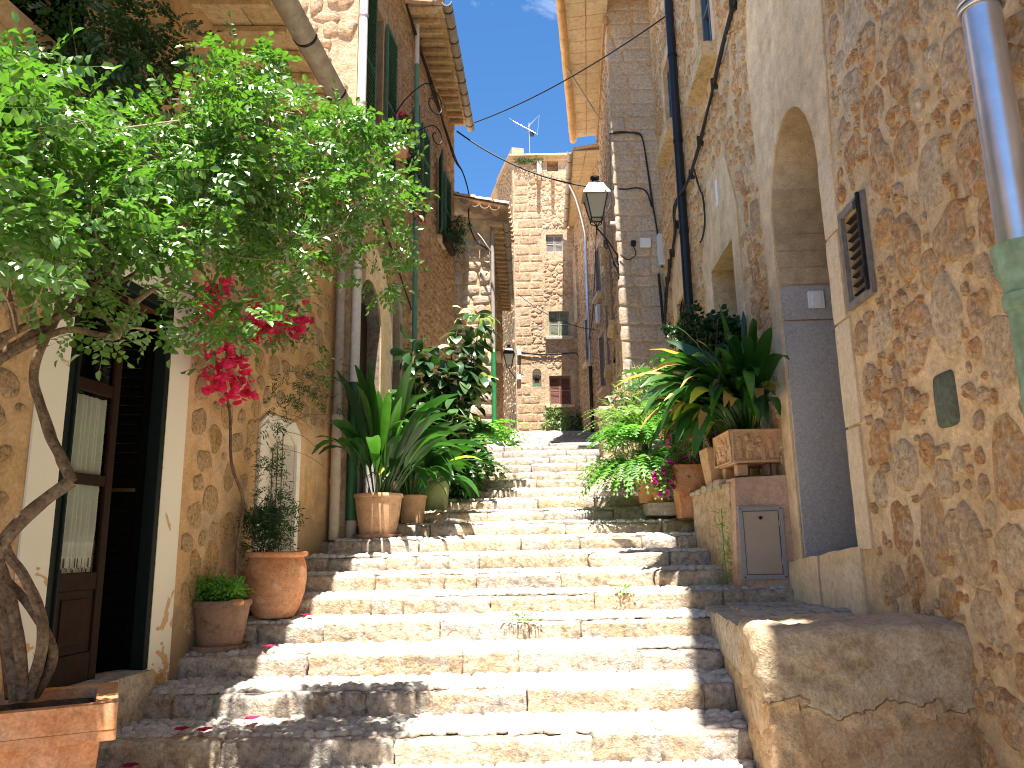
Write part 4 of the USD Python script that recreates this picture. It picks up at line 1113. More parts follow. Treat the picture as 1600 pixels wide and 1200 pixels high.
# second doorway
lin = MB()
lin.add(WR.box(9.722, 9.80, 1.8, 5.1, -.6, -.003)); lin.add(WR.box(8.48, 8.558, 1.8, 5.1, -.6, -.003)); lin.add(WR.box(8.48, 9.80, 5.102, 5.2, -.6, -.003))
hr.add('doorway_lining', lin, M['granite'], smooth=False)
hr.add('doorway_surround', WR.poly(Polygon([(8.30, 1.8), (8.558, 1.8), (8.558, 5.1), (9.722, 5.1), (9.722, 1.8), (10.2, 1.8), (10.1, 5.5), (9.6, 6.35), (8.6, 6.2), (8.25, 5.4)]), .002, .018), M['plaster'], smooth=False)
d2 = MB()
for i in range(6):
    d2.add(WR.box(8.57 + i * .192, 8.57 + i * .192 + .186, 1.8, 5.09, -.56, -.50, .006))
hr.add('door', d2, M['dark_wood'], smooth=False, label='dark wooden door set deep in its reveal')
hr.add('door_edge', WR.box(8.66, 8.70, 1.8, 5.0, -.5, -.40), M['brown_wood'], smooth=False)
# grilled window
hr.add('grille_surround', WR.poly(Polygon([(11.30, 4.2), (12.75, 4.2), (12.75, 5.9), (11.9, 6.5), (11.30, 6.3)]).difference(gr_o), .002, .018), M['plaster'], smooth=False)
gm = MB()
for i in range(6):
    gm.add(tube([WR.pt(11.68 + i * .135, 4.55, -.03), WR.pt(11.68 + i * .135, 5.5, -.03)], .010, 5))
for z in np.arange(4.62, 5.5, .13):
    gm.add(tube([WR.pt(11.62, z, -.03), WR.pt(12.42, z, -.03)], .010, 5))
hr.add('window_grille', gm, M['iron'], smooth=False)
# upper windows with heavy stone sills
for (c0, z0, c1, z1), s0, s1 in ((rw1.bounds, 8.60, 9.75), (rw2.bounds, 11.3, 12.6)):
    f = MB()
    f.add(WR.box(c0, c0 + .06, z0, z1, -.16, -.06)); f.add(WR.box(c1 - .06, c1, z0, z1, -.16, -.06)); f.add(WR.box(c0 + .06, c1 - .06, z0, z0 + .06, -.15, -.07)); f.add(WR.box((c0 + c1) / 2 - .03, (c0 + c1) / 2 + .03, z0 + .06, z1, -.15, -.065)); f.add(WR.box(c0 + .06, c1 - .06, z0 + .9, z0 + .95, -.15, -.07)); f.add(WR.box(c0 + .06, c1 - .06, z1 - .06, z1, -.15, -.07))
    p = hr.add('window', f, M['blue_frame'], smooth=False)
    hr.add('pane', WR.box(c0 + .06, c1 - .06, z0 + .06, z1 - .06, -.12, -.115, .001), M['glass'], smooth=False, under=p)
    hr.add('window_surround', WR.poly(sbox(c0 - .14, z0 - .02, c1 + .14, z1 + .15).difference(sbox(c0, z0, c1, z1)), .002, .018), M['plaster'], smooth=False)
    hr.add('window_sill', WR.rough(s0, s1, z0 - .24, z0 - .02, -.1, .20, seg=(10, 3, 4), r=.02, amp=.010, seed=int(c0)), M['yellow_stone'], smooth=50)
avoid = unary_union([holes_r.buffer(.10), fun.buffer(.06), ringr.buffer(.05), sbox(5.42, .9, 7.35, 4.7), sbox(4.95, 3.2, 5.45, 4.02), Polygon([(8.2, 1.7), (10.25, 1.7), (10.1, 5.5), (9.6, 6.4), (8.6, 6.25), (8.2, 5.4)]), Polygon([(11.25, 4.1), (12.8, 4.1), (12.8, 5.95), (11.9, 6.55), (11.25, 6.35)]), rw1.buffer(.2), rw2.buffer(.2), sbox(8.5, 7.5, 9.8, 7.85), sbox(11.2, 8.0, 12.7, 8.4), sbox(4.4, -.4, 5.6, 1.12), sbox(7.1, .9, 9.0, 2.3)])
slate_hole = sbox(4.08, 2.14, 4.48, 2.58)
dart_stones(hr, WR, sbox(2.4, .3, 8.0, 8.2).difference(avoid.union(slate_hole)), [M['orange_stone'], M['pale_rubble']], 61, 1700, .045, .36, aspect=(.8, 1.5), gap=.008, height=.030, base=-.003, rough=.28, sides=15, power=3.2, smooth=32)
rubble(hr, WR, sbox(8.0, 2.0, 13.55, 12.0).difference(avoid), .24, .19, M['orange_stone'], 62, height=.024, fill=.9, density=.92, rough=.3, sides=9, limit=0, ex=2.4)
rubble(hr, WR, sbox(5.0, 8.2, 8.0, 12.0).difference(avoid), .26, .21, M['orange_stone'], 63, height=.024, fill=.9, density=.92, rough=.3, sides=9, limit=0, ex=2.4)
hr.add('slate_patch', WR.map(pebble(4.28, 2.36, .24, .33, .020, 5, ex=5, rough=.06, sides=16)), plain_mat('green_slate', (.10, .115, .075), rough=.8, var=.4, scale=30, bump=.6), smooth=True)
# eave high above the street
ev, ef = extrude(Polygon([(1.66, -4), (1.72, .92), (2.14, 1.10), (1.47, 1.30), (1.90, 3.7), (2.30, 6.6), (2.41, 11.1), (2.07, 12.9), (2.05, 13.6), (6.5, 13.6), (6.5, -4)]), TOPR, TOPR + .14)
hr.add('roof', (ev, ef), M['roof_tile'], smooth=False)
# black downpipe, cable runs, lead downpipe near the camera
hr.add('downpipe', tube([WR.pt(10.95, 12.5, .10), WR.pt(10.95, 8, .10), WR.pt(10.95, 2.6, .10)], .068, 14), M['black_pipe'], smooth=40, label='black painted downpipe')
for z in (4.6, 6.2, 7.7, 9.2):
    hr.add('pipe_clip', tube([WR.pt(10.95, z - .02, .10), WR.pt(10.95, z + .02, .10)], .078, 12), M['black'], smooth=40)
dpn = .16
hr.add('downpipe', tube([WR.pt(3.20, 8, dpn), WR.pt(3.20, 4, dpn), WR.pt(3.20, 2.86, dpn)], .082, 24), M['zinc'], smooth=40, label='shiny zinc downpipe nearest the camera')
hr.add('downpipe', lathe([(.0, -2.2), (.080, -2.2), (.080, .36), (.094, .365), (.094, .43), (.084, .435), (.084, .47), (.094, .50), (.104, .53), (.108, .60), (.112, .62), (.112, .655), (.0, .655)], WR.pt(3.20, 2.2, dpn), 28), M['cast_green'], smooth=40, label='faded green cast iron foot of zinc downpipe')
br = MB()
for dz in (0, .035):
    br.add(tube([WR.pt(3.20, 4.04 + dz, dpn) + .092 * np.array([math.cos(a), math.sin(a), 0]) for a in np.linspace(0, 2 * np.pi, 25)], .010, 6))
br.add(tube([WR.pt(3.10, 4.06, dpn - .03), WR.pt(3.08, 4.06, -.02)], .009, 6))
hr.add('pipe_bracket', br, M['zinc'], smooth=True)


def cable_run(t, name, pts, n, r, spread, seed, wall=None, mat='cable', under=None):
    g = np.random.default_rng(seed)
    m = MB()
    for k in range(n):
        q = smooth_path([np.asarray(p) + g.uniform(-spread, spread, 3) * [.4, .7, 1] for p in pts], 5)
        m.add(tube(q, r, 5))
    return t.add(name, m, M[mat], smooth=True, under=under) if t else single(name, m, M[mat])


cable_run(hr, 'cable_bundle', [WR.pt(7.1, 7.62, .05), WR.pt(8.4, 7.3, .05), WR.pt(9.6, 7.02, .05), WR.pt(10.5, 6.84, .06), WR.pt(11.2, 6.72, .17), WR.pt(11.9, 6.60, .06), WR.pt(12.6, 6.35, .05), WR.pt(13.35, 5.95, .06)], 6, .012, .045, 3)
for k, c in enumerate((7.6, 8.7, 9.7, 10.4, 11.7, 12.4, 13.0)):
    z = np.interp(c, [7.1, 8.4, 9.6, 10.5, 11.9, 12.6, 13.35], [7.62, 7.3, 7.02, 6.84, 6.6, 6.35, 5.95])
    hr.add('cable_clip', WR.box(c - .02, c + .02, z - .07, z + .07, 0, .085, .006), M['cable'], smooth=False)
cable_run(hr, 'cable', [WR.pt(10.2, 6.85, .05), WR.pt(9.95, 6.4, .04), WR.pt(9.75, 6.2, .05), WR.pt(9.72, 5.85, .05), WR.pt(9.9, 5.7, .05), WR.pt(9.98, 5.62, .08)], 1, .013, .0, 4)
cable_run(hr, 'cable_loop', [WR.pt(13.5, 6.45, .12), WR.pt(13.45, 5.75, .10), WR.pt(13.25, 5.28, .12), WR.pt(13.0, 5.42, .14), WR.pt(12.85, 5.85, .1), WR.pt(12.6, 6.35, .06)], 5, .010, .06, 5)
hr.add('ceramic_plaque', WR.box(9.02, 9.12, 5.75, 6.1, .018, .03), M['white_plastic'], smooth=False)

# bench of plastered stone along the wall, with the doorstep of flagstones behind
M['bench_coat'] = looks('bench_render_coat', {
    'g': ('geometry', {}), 'sp': ('separate_xyz', {}), 'n': ('noise_texture', {'scale': 3.2, 'detail': 4.0, 'roughness': .55}), 'f': ('noise_texture', {'scale': 48, 'detail': 4.0, 'roughness': .65}), 'md': ('noise_texture', {'scale': 9, 'detail': 5.0, 'roughness': .65}),
    'zz': ('math', {'math_type': 'multiply_add', 'value2': .52}), 'co': ('map_range', {'from_min': .99, 'from_max': 1.0, 'clamp': True}),
    'ed': ('math', {'math_type': 'subtract', 'value2': .99}), 'ea': ('math', {'math_type': 'absolute'}), 'el': ('map_range', {'from_min': .001, 'from_max': .012, 'to_min': .6, 'to_max': 1.0, 'clamp': True}),
    'r1': ('rgb_ramp', {'ramp': [(.3, (.46, .28, .14)), (.55, (.58, .40, .23)), (.75, (.56, .43, .29))]}), 'r2': ('rgb_ramp', {'ramp': [(.3, (.32, .22, .13)), (.45, (.48, .36, .23)), (.58, (.54, .43, .29)), (.72, (.63, .52, .38))]}),
    'm': ('mix_color', {'blend_type': 'mix'}), 'm2': ('mix_color', {'blend_type': 'multiply', 'fac': 1.0}), 'm3': ('mix_color', {'blend_type': 'multiply', 'fac': 1.0}), 'm4': ('mix_color', {'blend_type': 'multiply', 'fac': 1.0}),
    'sk': ('map_range', {'from_min': .3, 'from_max': .7, 'to_min': .75, 'to_max': 1.18}),
    'wv': ('vector_math', {'math_type': 'multiply_add', 'vector2': (.30, .30, .30)}), 'vo': ('voronoi_texture', {'feature': 'distance_to_edge', 'scale': 1.25}), 'cr': ('map_range', {'from_min': .001, 'from_max': .0065, 'to_min': .9, 'to_max': 1.0, 'clamp': True}),
    'h1': ('math', {'math_type': 'multiply_add', 'value2': .5}), 'h2': ('math', {'math_type': 'multiply_add', 'value2': .1}), 'h3': ('math', {'math_type': 'multiply_add', 'value2': .5}),
    'bp': ('bump', {'strength': .9, 'distance': .04}), 'p': ('principled_bsdf', {'roughness': .92, 'specular_ior_level': .2})},
    [('g.position', 'n.vector'), ('g.position', 'f.vector'), ('g.position', 'md.vector'), ('g.position', 'sp.vector'), ('n.fac', 'zz.value1'), ('sp.z', 'zz.value3'), ('zz.value', 'co.value'), ('zz.value', 'ed.value1'), ('ed.value', 'ea.value1'), ('ea.value', 'el.value'),
     ('md.fac', 'r1.fac'), ('md.fac', 'r2.fac'), ('r1.color', 'm.a'), ('r2.color', 'm.b'), ('co.result', 'm.fac'), ('m.result', 'm2.a'), ('el.result', 'm2.b'), ('n.color', 'wv.vector1'), ('g.position', 'wv.vector3'), ('wv.vector', 'vo.vector'), ('vo.distance', 'cr.value'),
     ('m2.result', 'm3.a'), ('cr.result', 'm3.b'), ('f.fac', 'sk.value'), ('m3.result', 'm4.a'), ('sk.result', 'm4.b'), ('m4.result', 'p.base_color'),
     ('f.fac', 'h1.value1'), ('md.fac', 'h1.value3'), ('cr.result', 'h2.value1'), ('h1.value', 'h2.value3'), ('co.result', 'h3.value1'), ('h2.value', 'h3.value3'), ('h3.value', 'bp.height'), ('bp.normal', 'p.normal')], 'p.BSDF')
bn = Thing('stone_bench', 'worn plastered stone bench with rough capstone against the right wall', 'bench', loc=(1.9, 5, .2))


def bench_x(d):
    return 1.40 + .13 * (d - 5)


def plank_bench(y0, y1, z0, z1, seed, amp, mat, name, inset=0.0, seg=(12, 10, 14), r=.06):
    v, f = rblock((0, 0, z0), (1, 1, z1), seg=seg, r=.001, amp=0)
    y = y0 + v[:, 1] * (y1 - y0)
    xl, xr = bench_x(y) - inset, WR_x(y) + .05
    p = np.column_stack([xl + v[:, 0] * (xr - xl), y, v[:, 2]])
    c = np.array([(bench_x((y0 + y1) / 2) + WR_x((y0 + y1) / 2)) / 2, (y0 + y1) / 2, (z0 + z1) / 2])
    h = np.array([(xr - xl).mean() / 2, (y1 - y0) / 2, (z1 - z0) / 2])
    loc = np.column_stack([(v[:, 0] * 2 - 1) * h[0], (v[:, 1] * 2 - 1) * h[1], p[:, 2] - c[2]])
    inner = np.clip(loc, -(h - r), h - r)
    dv = loc - inner
    L = np.linalg.norm(dv, axis=1, keepdims=True)
    dn = dv / np.maximum(L, 1e-9)
    sh = inner + dn * np.minimum(L, r) - loc
    nz = meshkit.fbm(p * 4.5 + seed, 4, seed) - .5 + (.7 * (meshkit.fbm(p * 15 + seed, 3, seed + 3) - .5) if name == 'end_block' else 0)
    if name == 'end_block':
        edge = p[:, 2] + .52 * (meshkit.fbm(p * 3.1, 3, 9)) - .99
        nz = nz + np.where(edge > 0, .28, -.28)
    return bn.add(name, (p + sh + dn * (amp * 2 * nz)[:, None], f), mat, smooth=45)


def WR_x(d):
    return 2.27 + .044 * d


plank_bench(4.44, 6.70, -.1, .80, 3, .030, M['bench'], 'bench_body', inset=-.015, seg=(12, 20, 12))
plank_bench(4.39, 5.07, -.12, 1.115, 7, .034, M['bench_coat'], 'end_block', seg=(40, 20, 40), r=.055)
plank_bench(5.04, 5.75, .74, 1.065, 8, .016, M['bench_cap'], 'capstone', seg=(12, 10, 6), r=.04)
plank_bench(5.74, 6.42, .74, 1.055, 9, .016, M['bench_cap'], 'capstone', seg=(12, 10, 6), r=.04)
plank_bench(6.41, 7.20, .74, 1.035, 10, .014, M['bench_cap'], 'capstone', seg=(12, 10, 6), r=.04)
g = np.random.default_rng(17)
fy = 5.72
while fy < 7.05:
    fx = bench_x(fy) + .20
    dy = g.uniform(.13, .2)
    while fx < WR_x(fy) - .08:
        w = g.uniform(.14, .3)
        bn.add('flagstone', rblock((fx, fy + g.uniform(-.02, .02), 1.00), (min(fx + w - .014, WR_x(fy)), fy + dy - .012, 1.078 - .016 * (fy - 5.7) + g.uniform(-.008, .01)), seg=(4, 3, 2), r=.02, amp=.012, seed=int(fx * 100 + fy * 50)), M['flag'], smooth=50)
        fx += w
    fy += dy

# planter wall with plastered meter pedestal
pw = Thing('planter_wall', 'low rough stone planter wall with pink plastered meter pedestal at its end', 'wall', loc=(2.3, 7.8, 1.2))
v, f = rblock((2.03, 7.28, 1.10), (2.63, 7.62, 2.19), seg=(8, 5, 10), r=.02, amp=.006, seed=4)
v[:, 0] += np.where(v[:, 0] < 2.3, .05 * (v[:, 2] - 1.16), 0)
v[:, 2] += np.where(v[:, 2] > 2.0, .03 * (v[:, 0] - 2.3), 0)
pw.add('pedestal', (v, f), M['pink'], smooth=45)
pw.add('rough_wall', rblock((2.045, 7.40, 1.15), (2.72, 8.95, 2.155), seg=(8, 16, 12), r=.05, amp=.022, freq=6, seed=6), M['bench'], smooth=45)
for k in range(5):
    y = 7.62 + k * .27
    pw.add('cap_stone', rblock((2.02, y + .005, 2.09), (2.38, y + .262, 2.205 - .012 * k), seg=(5, 4, 3), r=.03, amp=.014, seed=50 + k), M['bench_cap'], smooth=50)
mf = sbox(2.085, 1.245, 2.50, 1.905).difference(sbox(2.125, 1.285, 2.46, 1.865))
WPD = Wall((2.0, 7.272), (2.7, 7.272), 2.0, 2.7, 1)
mp = pw.add('meter_frame', WPD.poly(mf, .0, .018), M['grey_metal'], smooth=False)
pw.add('meter_door', WPD.box(2.129, 2.456, 1.289, 1.861, .0, .012, .003), M['meter_door'], smooth=False, under=mp)
for q in ((2.105, 1.265), (2.48, 1.265), (2.105, 1.885), (2.48, 1.885)):
    pw.add('screw', tube([WPD.pt(q[0], q[1], .017), WPD.pt(q[0], q[1], .022)], .007, 8), M['black'], smooth=40, under=mp)
for z in (1.40, 1.75):
    pw.add('hinge', tube([WPD.pt(2.462, z - .03, .018), WPD.pt(2.462, z + .03, .018)], .008, 8), M['grey_metal'], smooth=40, under=mp)
pw.add('lock', MB().add(tube([WPD.pt(2.29, 1.80, .01), WPD.pt(2.29, 1.80, .022)], .016, 14)).add(WPD.box(2.262, 2.267, 1.797, 1.803, .01, .016, .001)).add(WPD.box(2.313, 2.318, 1.797, 1.803, .01, .016, .001)), M['black'], smooth=40, under=mp)
pw.add('meter_gap', WPD.poly(sbox(2.124, 1.284, 2.461, 1.866).difference(sbox(2.130, 1.290, 2.455, 1.860)), .004, .0155), M['black'], smooth=False, under=mp)

# ------------------------------------------------------------------ next house on the right: ashlar end wall, cream eave
hb = Thing('ashlar_house', 'house with grey ashlar end wall and long cream tiled eave', 'house', loc=(2.4, 13.6, 3))
hb.add('end_wall', WP.poly(sbox(2.02, 2.0, 3.2, 13.6), -.4, 0), M['brown_mortar'], smooth=False)
hb.add('side_wall', WB.poly(sbox(13.62, 2.0, 18.2, 11.9), -.4, 0), M['brown_mortar'], smooth=False)
rubble(hb, WP, sbox(2.0, 2.6, 2.92, 13.0), .58, .29, M['ashlar'], 71, height=.014, courses=True, ex=7, rough=.12, joint=.016, sides=14)
rubble(hb, WB, sbox(13.75, 2.8, 18.1, 11.7), .26, .15, M['brown_stone'], 72, height=.035, fill=.9, density=.95, sides=7, limit=60, rough=.25)
eave(hb, WB, 12.8, 18.3, 12.0, (.86, .64), .40, M['soffit_pale'], M['soffit_pale'], rafters=False, slope=.06, seed=12)
for i in range(13):
    c0, c1 = 12.9 + i * .42, 12.9 + (i + 1) * .42 + .03
    hb.add('gutter', half_pipe(WB.pt(c0, 11.98 - .003 * i, .92 - .02 * i), WB.pt(c1, 11.98 - .003 * i, .90 - .02 * i), .088 + .004 * (i % 2), .015, 10), M['clay_gutter'], smooth=40)
hb.add('gutter_stay', tube([WB.pt(15.1, 11.86, .80), WB.pt(16.2, 11.2, .06)], .022, 8), M['gutter'], smooth=40)
hb.add('cornice', WB.box(13.5, 18.2, 11.72, 11.90, -.02, .08, .02), M['brown_stone'], smooth=False)
hb.add('door', MB().add(WB.box(14.6, 15.3, 3.3, 5.2, -.02, .02)).add(WB.box(14.55, 15.35, 5.2, 5.35, .0, .07)), M['dark_wood'], smooth=False)
hb.add('door_surround', WB.poly(sbox(14.45, 3.2, 15.45, 5.4).difference(sbox(14.6, 3.2, 15.3, 5.2)), .002, .06), M['yellow_stone'], smooth=False)
for c, z0, z1 in ((15.0, 6.0, 7.4), (16.6, 8.2, 9.6), (17.2, 5.6, 7.0)):
    hb.add('window', MB().add(WB.box(c, c + .7, z0, z1, -.02, .02)).add(WB.box(c - .06, c, z0, z1, .0, .08)), M['grey_wood'], smooth=False)
    hb.add('window_sill', WB.box(c - .12, c + .82, z0 - .14, z0, -.02, .14, .02), M['yellow_stone'], smooth=False)
# its services: cables framing the end wall, boxes
cable_run(hb, 'cable_bundle', [WP.pt(1.99, 9.35, .03), WP.pt(2.2, 9.36, .05), WP.pt(2.5, 9.34, .05), WP.pt(2.60, 9.2, .05), WP.pt(2.66, 8.6, .05), WP.pt(2.72, 7.9, .05), WP.pt(2.78, 7.2, .05), WP.pt(2.83, 6.6, .06)], 4, .014, .022, 8)
cable_run(hb, 'cable', [WP.pt(1.98, 9.35, .03), WP.pt(1.96, 8.6, .02), WP.pt(1.94, 8.0, .03), WP.pt(1.85, 7.7, .1)], 2, .010, .01, 9)
cable_run(hb, 'cable', [WP.pt(2.22, 8.17, .04), WP.pt(2.45, 8.19, .05), WP.pt(2.62, 8.1, .05), WP.pt(2.7, 7.8, .05)], 1, .016, .0, 10)
cable_run(hb, 'cable', [WP.pt(2.30, 7.05, .06), WP.pt(2.35, 6.85, .06), WP.pt(2.2, 6.75, .06), WP.pt(2.06, 6.85, .05)], 1, .010, .0, 11)
hb.add('junction_box', WP.box(2.44, 2.64, 6.98, 7.16, .02, .11, .01), M['white_plastic'], smooth=False)
hb.add('socket_box', WP.box(2.27, 2.36, 7.02, 7.12, .02, .10, .01), M['black'], smooth=False)
mb_ = hb.add('meter_box', WP.box(2.76, 2.93, 6.62, 7.22, .02, .16, .012), M['grey_plastic'], smooth=False)
hb.add('box_seam', WP.box(2.842, 2.846, 6.63, 7.20, .158, .162, .0005), M['grey_metal'], smooth=False, under=mb_)
hb.add('insulator', WP.rough(1.90, 2.0, 7.45, 7.52, 0, .07, seg=(3, 3, 3), r=.02, amp=.004), M['white_plastic'], smooth=50)

# ------------------------------------------------------------------ last house on the right
hc = Thing('far_right_house', 'narrow brown rubble house with tiled eave and zinc downpipe by tower', 'house', loc=(2.2, 20, 4))
fc = sbox(18.2, 3.0, 22.98, 11.5)
wc = unary_union([sbox(18.7, 5.4, 19.3, 6.8), sbox(18.8, 7.9, 19.4, 9.2), sbox(20.9, 6.6, 21.4, 7.9)])
hc.add('wall', WC.poly(fc.difference(wc), -.4, 0), M['brown_mortar'], smooth=False)
hc.add('end_wall', Wall((2.36, 18.21), (3.6, 18.21), 0, 1, 1).poly(sbox(0, 3, 1, 10.9), -.05, 0), M['brown_mortar'], smooth=False)
rubble(hc, WC, fc.buffer(-.05).difference(wc.buffer(.1)), .24, .15, M['brown_stone'], 81, height=.03, fill=.9, density=.95, sides=7, limit=60, rough=.25)
for (c0, z0, c1, z1) in (q.bounds for q in wc.geoms):
    hc.add('window', MB().add(WC.box(c0, c1, z0, z1, -.2, -.15)).add(WC.box(c0, c0 + .05, z0, z1, -.15, .02)).add(WC.box(c1 - .05, c1, z0, z1, -.15, .02)), M['grey_wood'], smooth=False)
    hc.add('window_sill', WC.box(c0 - .1, c1 + .1, z0 - .12, z0 - .002, -.05, .12, .02), M['jamb'], smooth=False)
eave(hc, WC, 18.2, 22.95, 11.5, (.70, .20), .33, M['soffit_pale'], M['soffit_pale'], rafters=False, slope=.06, seed=14)
gutter_with_bands(hc, WC.pt(18.2, 11.48, .76), WC.pt(22.9, 11.48, .26), .075, M['gutter'], n=5)
hc.add('downpipe', tube(smooth_path([WC.pt(19.9, 11.4, .55), WC.pt(20.0, 11.0, .35), WC.pt(20.3, 10.2, .10), WC.pt(20.4, 9.7, .08)], 4), .04, 10), M['zinc'], smooth=40)
hc.add('downpipe', tube([WC.pt(20.4, 9.75, .08), WC.pt(20.4, 6.3, .08)], .042, 10), M['zinc'], smooth=40)
hc.add('downpipe', tube([WC.pt(20.4, 6.3, .08), WC.pt(20.4, 4.5, .08)], .05, 10), M['dark_wood'], smooth=40, label='brown foot of downpipe')
hc.add('corner_stones', WC.rough(22.3, 22.96, 8.2, 10.6, -.1, .10, seg=(4, 10, 3), r=.04, amp=.02, seed=3), M['tower_stone'], smooth=50)
cable_run(hc, 'cable', [WC.pt(18.6, 10.0, .05), WC.pt(19.2, 8.8, .05), WC.pt(19.8, 7.6, .06), WC.pt(20.2, 7.0, .12)], 1, .012, .0, 15)
hc.add('meter_box', WC.box(18.9, 19.2, 7.15, 7.6, 0, .1, .01), M['grey_plastic'], smooth=False)

# stone pier by the steps
pr_ = Thing('stone_pier', 'low rubble pier with worn white capstone beside the upper steps', 'pier', loc=(1.7, 13, 3))
WPR = Wall((1.50, 12.82), (2.05, 12.82), 1.50, 2.05, 1)
WPL = Wall((1.50, 12.82), (1.53, 13.35), 12.82, 13.35, -1)
pr_.add('core', cbox((1.51, 12.83, 2.5), (2.1, 13.35, 3.78), .02), M['mortar'])
rubble(pr_, WPR, sbox(1.5, 2.85, 2.08, 3.74), .24, .2, M['pale_stone'], 91, height=.03, fill=.92, density=1)
rubble(pr_, WPL, sbox(12.82, 2.85, 13.34, 3.74), .24, .2, M['pale_stone'], 92, height=.03, fill=.92, density=1)
pr_.add('capstone', rblock((1.45, 12.76, 3.75), (2.12, 13.4, 3.86), seg=(8, 8, 3), r=.03, amp=.012), M['pale_stone'], smooth=50)
single('loose_block', rblock((1.36, 12.1, 2.70), (1.66, 12.32, 2.79), seg=(5, 4, 2), r=.02, amp=.006), M['terra_dark'], 'flat brown block lying on the step at the pier foot', 'block', smooth=50)
single('ledge_stone', rblock((1.62, 9.4, 1.90), (2.66, 9.85, 2.07), seg=(8, 4, 3), r=.03, amp=.012, seed=5), M['flag'], 'low stone ledge carrying the fern pots on the right', 'ledge', smooth=50)


# ------------------------------------------------------------------ lanterns
def lantern(t, c, s, hood, hood_mat):
    """A four-sided tapering street lantern hanging upright at c (its base), s = scale."""
    c = np.asarray(c, float)

    def fr(r0, z0, r1, z1):
        v = np.array([(a * r, b * r, z) for r, z in ((r0, z0), (r1, z1)) for a, b in ((-1, -1), (1, -1), (1, 1), (-1, 1))], float) * s + c
        f = [(0, 3, 2), (0, 2, 1), (4, 5, 6), (4, 6, 7)]
        for i in range(4):
            j = (i + 1) % 4
            f += [(i, j, j + 4), (i, j + 4, i + 4)]
        return v, np.array(f)
    body = MB()
    r0, r1, z0, z1 = .10, .195, .16, .60
    for a, b in ((-1, -1), (1, -1), (1, 1), (-1, 1)):
        body.add(tube(np.array([(a * r0, b * r0, z0), (a * r1, b * r1, z1)]) * s + c, .013 * s, 5))
        body.add(tube(smooth_path(np.array([(a * r0, b * r0, z0), (a * r0 * .9, b * r0 * .9, .10), (a * .03, b * .03, .06), (0, 0, 0)]) * s + c, 3), .011 * s, 5))
    for r, z in ((r0, z0), (r1, z1)):
        q = np.array([(-r, -r, z), (r, -r, z), (r, r, z), (-r, r, z), (-r, -r, z)]) * s + c
        for a, b in zip(q[:-1], q[1:]):
            body.add(tube([a, b], .013 * s, 5))
    fp = t.add('frame', body, M['iron'], smooth=30)
    for i in range(4):
        a, b = [((-1, -1), (1, -1)), ((1, -1), (1, 1)), ((1, 1), (-1, 1)), ((-1, 1), (-1, -1))][i]
        q = np.array([(a[0] * r0, a[1] * r0, z0), (b[0] * r0, b[1] * r0, z0), (b[0] * r1, b[1] * r1, z1), (a[0] * r1, a[1] * r1, z1)]) * s * [.985, .985, 1] + c
        t.add('pane', (q, np.array([[0, 1, 2], [0, 2, 3]])), M['frosted'], smooth=False, under=fp)
    t.add('brim', fr(.245, .585, .235, .635), M['iron'] if hood_mat is M['iron'] else M['grey_metal'], smooth=False)
    t.add('hood', fr(.222, .636, .13, .82), hood_mat, smooth=False)
    t.add('finial', lathe([(0, .815), (.125, .82), (.115, .86), (.06, .89), (.05, .93), (.085, .95), (.085, .985), (.05, 1.0), (0, 1.005)] * np.array([s, s]), c, 16), M['iron'], smooth=40)


def curl(c, u, w, r, a0, a1, n=14, shrink=.6):
    return [np.asarray(c) + u * (r * (1 - shrink * k / n)) * math.cos(a0 + (a1 - a0) * k / n) + w * (r * (1 - shrink * k / n)) * math.sin(a0 + (a1 - a0) * k / n) for k in range(n + 1)]


lt = Thing('street_lantern', 'wall lantern with white hood on scrolled iron bracket, right side', 'street lamp', loc=(1.7, 13.0, 7.4))
LC = np.array([1.58, 13.0, 7.16])
lantern(lt, LC, 1.0, None, M['lamp_white'])
e = np.array([2.02, 13.58, 6.84])
u = unit(e - LC); u[2] = 0; u = unit(u); w = np.array([0, 0, 1.0])
brk = MB()
brk.add(tube([LC + [0, 0, .0], LC + (e - LC) * .5 + [0, 0, .04], e], .016, 6))
brk.add(tube([LC + [0, 0, .02], LC + [0, 0, -.14]], [.02, .004], 6))
brk.add(tube(smooth_path([LC + (e - LC) * .45 + [0, 0, .0], LC + (e - LC) * .7 + [0, 0, -.16], e + [0, 0, -.36], e + [0, 0, -.42]], 5), .012, 5))
brk.add(tube(curl(e + [0, 0, -.17] - u * .10, u, w, .115, 0, 9.5), .011, 5))
brk.add(tube(curl(LC + (e - LC) * .42 + [0, 0, -.10], u, w, .09, 1.5, 9), .010, 5))
brk.add(tube(curl(e + [0, 0, -.36] - u * .05, u, w, .07, 1.5, 8), .009, 5))
lt.add('bracket', brk, M['iron'], smooth=True)
lt.add('wall_plate', tube([e + [0, .02, .06], e + [0, .02, -.46]], .018, 6), M['iron'], smooth=True)

